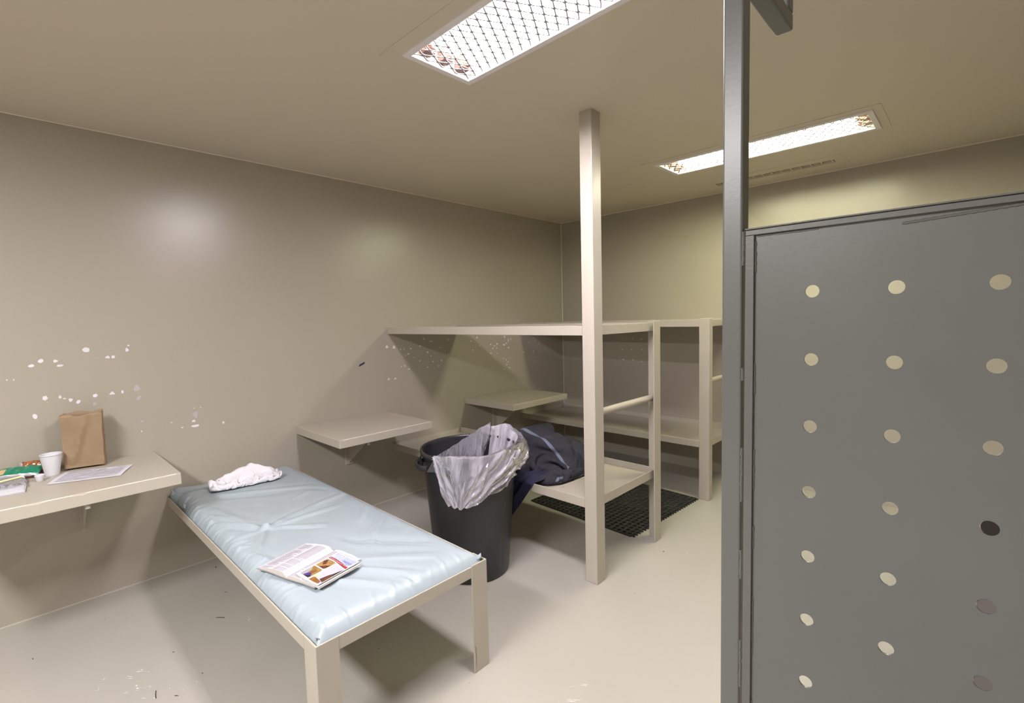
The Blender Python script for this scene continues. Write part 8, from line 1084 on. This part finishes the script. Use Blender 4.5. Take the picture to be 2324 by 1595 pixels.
def handle(az):
    m = MB(); ca, sa = math.cos(az), math.sin(az)
    def W(r, t, z): return (ca*r-sa*t, sa*r+ca*t, z)
    pts = []
    for i in range(17):
        u = -1+i/8; t = .082*u; r = .262+.068*(1-abs(u)**3.2); z = KH-.050-.006*(1-abs(u))
        pts.append((r, t, z))
    hw = .022
    v = []; 
    for r, t, z in pts: v += [W(r, t, z-hw), W(r+.004, t, z-hw+.006), W(r+.004, t, z+hw*.3), W(r-.004, t, z+hw*.3), W(r-.005, t, z-hw+.006)]
    f = [(i*5+k, i*5+(k+1) % 5, (i+1)*5+(k+1) % 5, (i+1)*5+k) for i in range(16) for k in range(5)]
    m.add(v, f)
    for s in (-1, 1):            # flared webs joining the grip to the rim
        m.add([W(.268, s*.095, KH-.020), W(.280, s*.070, KH-.020), W(.318, s*.062, KH-.050), W(.318, s*.066, KH-.076), W(.268, s*.105, KH-.080), W(.268, s*.060, KH-.080)], [(0, 1, 2, 3, 4), (1, 5, 3, 2), (0, 4, 5, 1), (4, 3, 5)])
    o = m.build('handle', CAN, can, smooth=True, angle=45); return o
handle(math.atan2(-.99, -.14)); handle(math.atan2(.99, .14))
m = MB()                          # raised arched panel low on the side
az0 = -.20
def arch(u, v):
    a = az0+(u-.5)*.55; z = .06+v*.48; r = can_r(z)
    e = min(1, max(0, (.5-abs(u-.5))*10)); top = .97-.10*abs(u-.5)*4*abs(u-.5)*2
    e2 = min(1, max(0, (top-v)*14)); return (r*math.cos(a)*(1+.012*e*e2)+0, r*math.sin(a)*(1+.012*e*e2), z)
m.grid(arch, 28, 40); m.build('side_panel', CAN, can, smooth=True, angle=80)

PHI0 = math.atan2(0-KY, CX-KX)
def interp(tb, x):
    if x <= tb[0][0]: return tb[0][1]
    for (a, b), (c, d) in zip(tb[:-1], tb[1:]):
        if x <= c:
            t = (x-a)/(c-a); t = t*t*(3-2*t); return b+(d-b)*t
    return tb[-1][1]
DROP = [(-41, .02), (-37, .11), (-31, .215), (-24, .262), (-9, .272), (3, .255), (30, .20), (55, .145), (80, .115), (110, .08), (150, .04)]
RISE = [(-42, .004), (-10, .012), (15, .006), (40, .020), (75, .034), (110, .042), (128, .072), (150, .045)]
BULG = [(-42, .004), (0, .016), (40, .030), (75, .052), (105, .050), (150, .012)]
def rim_pt(th, dr=0):
    a = PHI0+math.radians(th); return Vector((KX+(.283+dr)*math.cos(a), KY+(.283+dr)*math.sin(a), 0))
bm_ = MB()
T0, T1 = -42, 150
def outer(u, v):                  # folded-over skirt
    th = T0+(T1-T0)*u; d = interp(DROP, th); ri = interp(RISE, th); bu = interp(BULG, th)
    nz = noise.noise(Vector((th*.055, v*1.1, 2)))
    ang = math.atan2((th+14)/95, 1.12-v); far = math.hypot((th+14)/95, 1.12-v)     # folds fan out from the low point
    pl = math.sin(ang*11+2.4*nz+1.2); pl2 = math.sin(ang*27+5*noise.noise(Vector((th*.05, v*1.2, 7))))
    arc = min(1, v*6)
    rid = (1-abs(pl))**1.5*2-1; rid2 = (1-abs(pl2))**1.5*2-1
    r = .012+bu*math.sin(PI*min(1, v*.8+.15))+(.012*rid*(.35+.65*v)*(.6+.4*arc)+.006*rid2*(.35+.6*v))*min(1, far*1.6+.1)+.014*nz*v
    r = max(r, .0042 if v > .04 else .004)
    z = KH+.006+ri*(1-v)**2 - d*v + .006*pl*(v)*(1 if v > .9 else .3) + .010*noise.noise(Vector((th*.12, v*4, 5)))*(1-v)
    p = rim_pt(th, r); 
    return (p.x, p.y, z if v > .03 else max(z, KH+.006))
bm_.grid(outer, 220, 44)
def inner(u, v):                  # from the front rim down into the can
    th = T0+(T1-T0)*u; ri = interp(RISE, th); nz = noise.noise(Vector((th*.05, v*1.6, 9)))
    p = rim_pt(th, .004-.055*v-.05*v*v+.012*math.sin(th*.33+3*nz)*v)
    z = KH+.006+ri*(1-v)**1.2-.26*v**1.25+.012*nz*v
    return (p.x, p.y, z)
bm_.grid(inner, 130, 18)
pa, pb = rim_pt(T0), rim_pt(T1)
def chord(u, v):                  # far side of the bag mouth, spanning the can opening
    p = pa.lerp(pb, u); nrm = Vector((-(pb-pa).y, (pb-pa).x, 0)).normalized()
    c = Vector((KX, KY, 0)); side = 1 if (c-p).dot(nrm) > 0 else -1
    nz = noise.noise(Vector((u*5, v*1.7, 4)))
    bow = .060*math.sin(PI*u)**.8
    crest = KH+.004+.012*math.sin(PI*u)+.080*u**1.6-.004+.014*noise.noise(Vector((u*7, 0, 1)))*math.sin(PI*u)
    q = p+nrm*side*(bow*(.2+.8*v)*(-.2)+.03*v*math.sin(PI*u)*-1+.016*math.sin(u*31+4*nz)*v*math.sin(PI*u))
    z = crest-.26*v**1.1*math.sin(PI*min(1, max(.02, u)))**.35+.01*nz*v
    return (q.x, q.y, z)
bm_.grid(chord, 110, 20)
FOLD = []
for nu_, nv_, kind_ in ((220, 44, 0), (130, 18, 1), (110, 20, 2)):
    for j in range(nv_+1):
        for i in range(nu_+1):
            u, v = i/nu_, j/nv_
            if kind_ == 0:
                th = T0+(T1-T0)*u; FOLD.append((math.atan2((th+14)/95, 1.12-v)*9, math.hypot((th+14)/95, 1.12-v)*1.6, 0))
            else: FOLD.append((u*16, v*1.6, kind_*5))
bag = bm_.build('trash_bag', FILM, smooth=True, angle=180, fix=False)
fa = bag.data.attributes.new('fold', 'FLOAT_VECTOR', 'POINT')
for i, q in enumerate(FOLD): fa.data[i].vector = q
tag(bag, 'clear plastic bin liner bunched over the rim of the black trash can', 'bag')

# ------------------------------------------------------------------ cloth
bl = cloth('blanket', BLANKET, 74, 66, .001); bl.data.materials.append(WOOL)
for v in bl.data.vertices:
    x, y, z = v.co; x += 1.330; y += 2.520; lo, hi = 2.160, 2.868
    if y < lo: y = lo+.006+.006*math.tanh((y-lo)/.05)
    if y > hi: y = hi-.004
    v.co = (x-1.330, y-2.520, z)
bl.location = (1.330, 2.520, LZB+.0085)
for md in (('subd', 'SUBSURF'), ('thick', 'SOLIDIFY')):
    mm = bl.modifiers.new(*md)
    if md[1] == 'SUBSURF': mm.levels = 1; mm.render_levels = 1
    else: mm.thickness = .007; mm.offset = 0
tag(bl, 'crumpled dark grey wool blanket with pale stripes heaped on the lower bunk', 'blanket')
nv = cloth('cloth', NAVY_CLOTH, 32, 50, .001); nv.data.materials.append(NAVY)
for v in nv.data.vertices:
    v.co.x *= .92
    if v.co.z < 0: v.co.z *= .60; v.co.x += v.co.z*.85
nv.location = (1.430, 2.1385, LZ+.001)
mm = nv.modifiers.new('s', 'SUBSURF'); mm.levels = mm.render_levels = 1; mm = nv.modifiers.new('t', 'SOLIDIFY'); mm.thickness = .003
tag(nv, 'navy blue cloth under the grey blanket hanging down behind the trash can', 'cloth')
tw = cloth('towel', TOWEL, 70, 48, .001); tw.data.materials.append(TERRY)
for v in tw.data.vertices: v.co.z *= 1.05
tx, ty, ta = .235, .965, math.radians(82)
for v in tw.data.vertices:
    v.co *= 1.1; v.co.z = v.co.z*1.22+min(.022, v.co.z*.6)*(1-2*abs(noise.noise(Vector((v.co.x*16+v.co.y*9, v.co.y*26, 2))))); x, y = v.co.x*math.cos(ta)-v.co.y*math.sin(ta), v.co.x*math.sin(ta)+v.co.y*math.cos(ta)
    v.co = (x, y, v.co.z+matt_z(max(.03, x+tx), y+ty)-.50)
tw.location = (tx, ty, .5005)
mm = tw.modifiers.new('s', 'SUBSURF'); mm.levels = mm.render_levels = 1; mm = tw.modifiers.new('t', 'SOLIDIFY'); mm.thickness = .004; mm.offset = 0
tag(tw, 'crumpled white towel at the wall end of the pale blue mattress', 'towel')

# ------------------------------------------------------------------ books on the mattress
def bz_at(x, y): return matt_z(x, y)
_h = sorted(matt_z(1.555+a*math.cos(.28)-b*math.sin(.28), .782+a*math.sin(.28)+b*math.cos(.28)) for a in [-.17+.033*i for i in range(11)] for b in [-.117+.0234*i for i in range(11)])
BOOK_Z = _h[int(len(_h)*.97)]+.0015
ob = thing('open_book', 'thick open book lying face up on the pale blue mattress', 'book', (1.548, .786, BOOK_Z), math.radians(16))
BL = .226
def book_prof(x):
    if x < 0:
        return interp([(-.176, .004), (-.15, .010), (-.10, .0175), (-.055, .0225), (-.025, .0215), (-.008, .012), (0, .005)], x)
    return interp([(0, .005), (.007, .011), (.022, .0165), (.05, .0175), (.10, .0135), (.156, .0035)], x)
def bot_prof(x): return interp([(-.176, .0015), (-.10, .0035), (-.03, .001), (0, .0), (.03, .001), (.09, .003), (.156, .001)], x)
for side in (0, 1):
    m = MB(); xs_ = [(-.172+.172*i/24) for i in range(25)] if side == 0 else [(.152*i/24) for i in range(25)]
    pr_ = [(x, bot_prof(x)+.0008) for x in xs_]+[(x, book_prof(x)) for x in reversed(xs_)]
    m.prism(pr_, 1, -BL/2, BL/2); m.build('page_block', PAGE_EDGE, ob)
    m = MB(); m.grid(lambda u, v: (xs_[0]+(xs_[-1]-xs_[0])*u, -BL/2+BL*v, book_prof(xs_[0]+(xs_[-1]-xs_[0])*u)+.0005), 30, 2)
    pg = m.build('page', PAGE, ob, smooth=True, angle=80, fix=False)
    t_ = MB(); rb = random.Random(3+side)
    for col in range(2):
        a, b = ((-.160, -.094), (-.084, -.014))[col] if side == 0 else ((.012, .070), (.080, .142))[col]
        for r_ in range(46):
            y = BL/2-.014-r_*.0046
            e = b-(b-a)*(rb.choice((0, 0, 0, .1, .3, .55)) if rb.random() < .4 else 0)
            if rb.random() < .05: continue
            k = 7
            v = []
            for q in range(k+1):
                x = a+(e-a)*q/k; z = book_prof(x)+.0009; v += [(x, y, z), (x, y-.0021, z)]
            t_.add(v, [(2*q, 2*q+2, 2*q+3, 2*q+1) for q in range(k)])
    t_.build('printed_text', INK, pg, fix=False)
m = MB(); xs_ = [(-.176+.332*i/40) for i in range(41)]
m.prism([(x, bot_prof(x)-.0012) for x in xs_]+[(x, bot_prof(x)) for x in reversed(xs_)], 1, -BL/2-.003, BL/2+.003); m.build('cover', mat('book_cover_dark', (140, 138, 144), .5), ob)

bk = thing('booklet', 'thin glossy paperback titled 101 ways lying on the open book', 'book', (1.672, .8026, BOOK_Z+.0150), math.radians(10))
bk.rotation_euler = (math.radians(1.5), math.radians(4.5), math.radians(10))
w, h, th = .140, .187, .0125
def curl(x): return .012*max(0, (x-.01)/.06)**2.0*.55
m = MB(); m.grid(lambda u, v: (-w/2+w*u, -h/2+h*v, th*.62), 2, 2)
m = MB(); m.box(-w/2+.001, w/2-.001, -h/2+.001, h/2-.001, .0008, th*.55); m.build('page_block', PAGE_EDGE, bk, bevel=.0006)
m = MB(); m.box(-w/2, w/2, -h/2, h/2, 0, .0007); m.build('back_cover', COVER_WHITE, bk)
CM = [COVER_WHITE, C_BLUE, C_RED, C_GOLD, C_BROWN, C_PURPLE, C_SKY, C_SUN, C_ORANGE, C_GREY, VOID]
m = MB()
WF = w*.955
def cz(x): return th*.58+curl(x+.0)
def patch(pts, lvl, mi, n=10):
    # polygon on the curved cover, cut in strips along x
    xs2 = [p[0] for p in pts]; a, b = min(xs2), max(xs2)
    def span(x):
        ys2 = []
        for p, q in zip(pts, pts[1:]+pts[:1]):
            if (p[0]-x)*(q[0]-x) <= 0 and p[0] != q[0]: ys2.append(p[1]+(q[1]-p[1])*(x-p[0])/(q[0]-p[0]))
        return (min(ys2), max(ys2)) if ys2 else (0, 0)
    v = []
    for i in range(n+1):
        x = a+(b-a)*(i/n*.998+.001); lo, hi = span(x); z = cz(x)+lvl*.00022; v += [(x, lo, z), (x, hi, z)]
    m.add(v, [(2*i, 2*i+2, 2*i+3, 2*i+1) for i in range(n)], mi)
def U(fx, fy): return (-w/2+WF*fx, -h/2+h*fy)
def poly(pts, lvl, mi): patch([U(*p) for p in pts], lvl, mi)
poly([(0, 0), (1, 0), (1, 1), (0, 1)], 0, 0)
poly([(.04, .80), (.96, .74), (.97, .98), (.03, .98)], 1, 1)
poly([(.02, .735), (.30, .735), (.62, .705), (.96, .655), (.96, .725), (.62, .775), (.30, .80), (.02, .80)], 2, 2)
poly([(.04, .42), (.40, .42), (.44, .46), (.44, .69), (.40, .71), (.04, .71)], 1, 3)
poly([(.18, .42), (.40, .42), (.44, .58), (.30, .52)], 2, 4); poly([(.06, .60), (.20, .50), (.26, .56), (.12, .70)], 2, 4); poly([(.08, .66), (.2, .71), (.06, .71)], 2, 9)
poly([(.04, .06), (.40, .06), (.44, .10), (.44, .36), (.40, .39), (.04, .39)], 1, 3)
poly([(.04, .06), (.16, .06), (.22, .20), (.04, .37)], 2, 9); poly([(.18, .07), (.36, .06), (.42, .12), (.30, .20), (.20, .16)], 2, 5); poly([(.18, .18), (.34, .20), (.36, .30), (.24, .34)], 3, 8)
poly([(.26, .06), (.42, .06), (.42, .12), (.34, .13)], 3, 10)
poly([(.50, .04), (.97, .04), (.97, .63), (.50, .69)], 1, 6)
poly([(.50, .04), (.92, .04), (.88, .12), (.50, .17)], 2, 8); poly([(.50, .14), (.60, .18), (.58, .24), (.50, .26)], 3, 7)
poly([(.74, .16), (.97, .10), (.97, .60), (.90, .54), (.86, .42), (.80, .34)], 2, 4); poly([(.88, .40), (.97, .34), (.97, .62)], 3, 10)
fc = m.build('front_cover', CM, bk, fix=False)
m = MB(); m.box(-w/2-.0004, -w/2+.0006, -h/2, h/2, 0, th*.6); m.build('spine', COVER_WHITE, bk)
def text(s, size, loc, rz, material, parent, name, shear=0, ext=.0):
    cu = bpy.data.curves.new(name, 'FONT'); cu.body = s; cu.size = size; cu.shear = shear; cu.align_x = 'LEFT'
    to = bpy.data.objects.new('tmp', cu); COL.objects.link(to)
    dg = bpy.context.evaluated_depsgraph_get(); me = bpy.data.meshes.new_from_object(to.evaluated_get(dg))
    bpy.data.objects.remove(to); me.name = name
    c, s_ = math.cos(rz), math.sin(rz)
    for v in me.vertices:
        x, y = v.co.x*c-v.co.y*s_+loc[0], v.co.x*s_+v.co.y*c+loc[1]; v.co = (x, y, cz(x)+.0011)
    me.materials.clear(); me.materials.append(material)
    o = bpy.data.objects.new(name, me); COL.objects.link(o); o.parent = parent; return o
text('101', .034, U(.08, .835), -.02, COVER_WHITE, fc, 'title_text', .15)
text('ways', .027, U(.52, .810), -.06, mat('title_lilac', (112, 112, 176), .4), fc, 'title_text', .1)
text("Find God's Purpose for Your Life", .0088, U(.04, .752), -.055, COVER_WHITE, fc, 'banner_text')

# ------------------------------------------------------------------ things on the left desk
DZ = .7490
pb = thing('paper_bag', 'open brown paper bag standing on the left wall desk', 'bag', (.094, .250, DZ), math.radians(-13))
m = MB(); LV = 22; NS = 64
def bag_pt(u, v, ins=0):
    hw, hd = .079-ins, .036-ins; per = u*4
    k = int(per) % 4; t = per-int(per)
    if k == 0: x, y = hd, -hw+2*hw*t
    elif k == 1: x, y = hd-2*hd*t, hw
    elif k == 2: x, y = -hd, hw-2*hw*t
    else: x, y = -hd+2*hd*t, -hw
    sp = 1+.03*v; y *= sp
    cr = noise.noise(Vector((x*14, y*16, v*3.2+2)))
    if k == 0:
        dd = (t-(.62-.42*(1-v)))       # long diagonal crease over the front
        x += .015*math.exp(-(dd/.09)**2)*math.sin(PI*min(1, v*1.05))-.013*math.exp(-((dd-.22)/.16)**2)*v
        x += .008*math.exp(-((t-.18)/.10)**2-((v-.20)/.10)**2)
    if k in (1, 3): y += (-1 if k == 1 else 1)*.013*math.sin(PI*t)*min(1, v*1.6)   # gusset folds inward
    x += .008*cr*min(1, v*5); y += .004*noise.noise(Vector((x*20, y*9, v*4)))*min(1, v*5)
    z = .283*v
    if v > .99: z += .004*math.sin(u*41)+(.004 if k == 2 else -.006 if (k == 0 and .25 < t < .8) else 0)
    if v < .02: x *= .93
    return (x, y, z+(.008 if v < .08 and k == 0 else .002))
m.grid(lambda u, v: bag_pt(u, v), NS, LV, wrapu=True)
m.poly([bag_pt(i/NS, 0) for i in range(NS)][::-1])
o = m.build('bag_body', KRAFT, pb, smooth=True, angle=30); sm = o.modifiers.new('t', 'SOLIDIFY'); sm.thickness = .0008
m = MB(); m.box(.0375, .0382, -.077, .077, .010, .0300); m.build('bottom_flap', KRAFT, pb)
o.parent = pb
cup = thing('foam_cup', 'white foam cup standing beside the brown paper bag', 'cup', (.137, .118, DZ))
m = MB().lathe([(0, 0), (.0265, 0), (.0278, .003), (.0395, .083), (.0400, .085), (.0402, .0995), (.0412, .1010), (.0415, .1035), (.0405, .105), (.0385, .104), (.0375, .095), (.0255, .006), (0, .006)], 40); m.build('cup_body', FOAM, cup, smooth=True, angle=50)
m = MB().lathe([(.0402, .0995), (.0425, .1005), (.0432, .103), (.0422, .1058), (.0400, .1055)], 40); m.build('lip', FOAM, cup, smooth=True, angle=60)
sc = thing('portion_cup', 'tiny white portion cup in front of the foam cup', 'cup', (.233, .070, DZ))
m = MB().lathe([(0, 0), (.0125, 0), (.0135, .001), (.0168, .026), (.0168, .0255), (.0160, .026), (.0125, .002), (0, .002)], 28); m.build('cup_body', FOAM, sc, smooth=True, angle=45)
m = MB().lathe([(.0168, .0250), (.0182, .0255), (.0185, .0310), (.0170, .0315), (.0160, .0260)], 28); m.build('lip', FOAM, sc, smooth=True, angle=45)
ps = thing('paper_sheet', 'sheet of white printed paper lying in front of the brown paper bag', 'paper', (.296, .255, DZ+.0012), math.radians(-22))
m = MB(); m.grid(lambda u, v: (-.104+.208*u, -.139+.278*v, .003*abs(math.sin(u*2.4+v*3))*min(1, 4*u*(1-u)+.2)), 12, 14)
pp = m.build('page', PAPER, ps, smooth=True, angle=80, fix=False)
m = MB(); rq = random.Random(12)
for r_ in range(40):
    x = -.088+r_*.0044; y = -.12
    while y < .115:
        ln = rq.uniform(.01, .05)
        if rq.random() < .78: m.add([(x, y, .0042), (x+.0022, y, .0042), (x+.0022, min(y+ln, .12), .0042), (x, min(y+ln, .12), .0042)], [(0, 1, 2, 3)])
        y += ln+.004
m.build('printed_text', INK_PALE, pp, fix=False)
def pillow(name, L_, W_, H_, mats, parent, mi_fn, seed):
    m = MB()
    def f(u, v, s):
        a, b = 2*u-1, 2*v-1; e = max(0, (1-abs(a)**4))**.5*max(0, (1-abs(b)**2.4))**.6
        n = noise.noise(Vector((a*3+seed, b*2, s)))
        return (W_/2*b*(1+.08*n), L_/2*a, H_/2*(1+s*e*(1+.35*n))*1.0)
    for s in (1, -1):
        base = len(m.f); m.grid(lambda u, v: f(u, v, s), 36, 16)
        for k in range(36*16):
            m.mi[base+k] = mi_fn((k % 36)/36, (k//36)/16, s)
    o = m.build(name, mats, parent, smooth=True, angle=70); return o
sp = thing('snack_packet', 'green and tan snack packet lying left of the foam cup', 'snack packet', (.095, .005, DZ+.001), math.radians(-26))
sp.rotation_euler = (0, math.radians(24), math.radians(-22)); sp.location.z = DZ+.018
pillow('wrapper', .165, .075, .034, [GREEN_FOIL, TAN_FOIL, SILVER], sp, lambda u, v, s: 2 if (s < 0 or v > .86) else (1 if (.06 < u < .22 and .25 < v < .8) else 0), 3)
cp = thing('cookie_packet', 'brown clear-wrapped cookie packet leaning on the wall behind the foam cup', 'snack packet', (.026, .070, DZ+.031), 0)
cp.rotation_euler = (0, math.radians(70), math.radians(-8))
pillow('wrapper', .125, .060, .022, [BROWN_FOIL, mat('orange_print', (206, 140, 60), .25), SILVER, RED_FOIL], cp, lambda u, v, s: 2 if (u < .06 or u > .94) else (1 if u < .24 and v > .4 else (3 if u > .7 and v > .75 else 0)), 8)
npk = tag(MB().box(-.105, .105, -.085, .085, 0, .0035).box(-.098, .107, -.084, .086, .0040, .0075).box(-.104, .100, -.086, .082, .0080, .0105).build('napkin_stack', PAPER, bevel=.001), 'folded white paper napkins at the left end of the wall desk', 'napkin')
npk.location = (.288, -.064, DZ); npk.rotation_euler = (0, 0, math.radians(-3))
pz = DZ+.0115
st = tag(MB().tube([(.300, -.15, pz+.027), (.268, -.06, pz+.027), (.235, .012, pz+.027)], .0038, 10).build('drinking_straw', YELLOW, smooth=True), 'pale yellow plastic straw lying on the clear pouch', 'straw')
tb = thing('toothbrush', 'short blue plastic toothbrush inside the clear pouch', 'toothbrush', (0, 0, 0))
MB().tube([(.262, -.15, pz+.006), (.242, -.09, pz+.008), (.226, -.050, pz+.007)], [.004, .0055, .0045], 10).build('handle', BLUE_PLASTIC, tb, smooth=True)
MB().tube([(.226, -.050, pz+.007), (.212, -.022, pz+.008), (.203, -.005, pz+.008)], [.0045, .006, .004], 10).build('brush_head', FOAM, tb, smooth=True)
m = MB()
m.grid(lambda u, v: (.150+.175*u, -.150+.172*v, pz+.0185+.003*noise.noise(Vector((u*4, v*4, 1)))-.012*max(abs(2*u-1), abs(2*v-1))**14), 24, 24)
po = tag(m.build('plastic_pouch', POUCH, smooth=True, angle=180, fix=False), 'clear plastic pouch lying over the white napkins on the desk', 'pouch')
rd = thing('wrapper_scrap', 'red wrapper at the far left edge behind the green snack packet', 'wrapper', (.045, -.120, DZ+.012), math.radians(10))
pillow('wrapper', .10, .055, .022, [RED_FOIL, SILVER], rd, lambda u, v, s: 1 if u > .93 or u < .07 else 0, 5)

# ------------------------------------------------------------------ camera and view
r_ = Vector((0.72339689, 0.68997104, -0.02523693)); u_ = Vector((-0.0294509, 0.06735549, 0.99729428)); f_ = Vector((-0.68980402, 0.72069633, -0.06904502))
cd = bpy.data.cameras.new('camera'); cd.sensor_width = 36; cd.lens = 1098.82*36/2324; cd.clip_start = .02
co = bpy.data.objects.new('camera', cd); COL.objects.link(co)
M = Matrix((r_, u_, -f_)).transposed().to_4x4(); M.translation = Vector((CX, 0, CZ)); co.matrix_world = M
SC.camera = co
wd = bpy.data.worlds.new('world'); SC.world = wd; wd.use_nodes = True
wd.node_tree.nodes['Background'].inputs['Color'].default_value = (0, 0, 0, 1)
SC.view_settings.view_transform = VIEW; SC.view_settings.look = 'None'; SC.view_settings.exposure = EXPO; SC.view_settings.gamma = 1.06
SC.cycles.use_denoising = True
SC.cycles.max_bounces = 8; SC.cycles.diffuse_bounces = 5; SC.cycles.transparent_max_bounces = 16
SC.cycles.sample_clamp_indirect = 6; SC.cycles.adaptive_threshold = .02; SC.cycles.adaptive_min_samples = 24
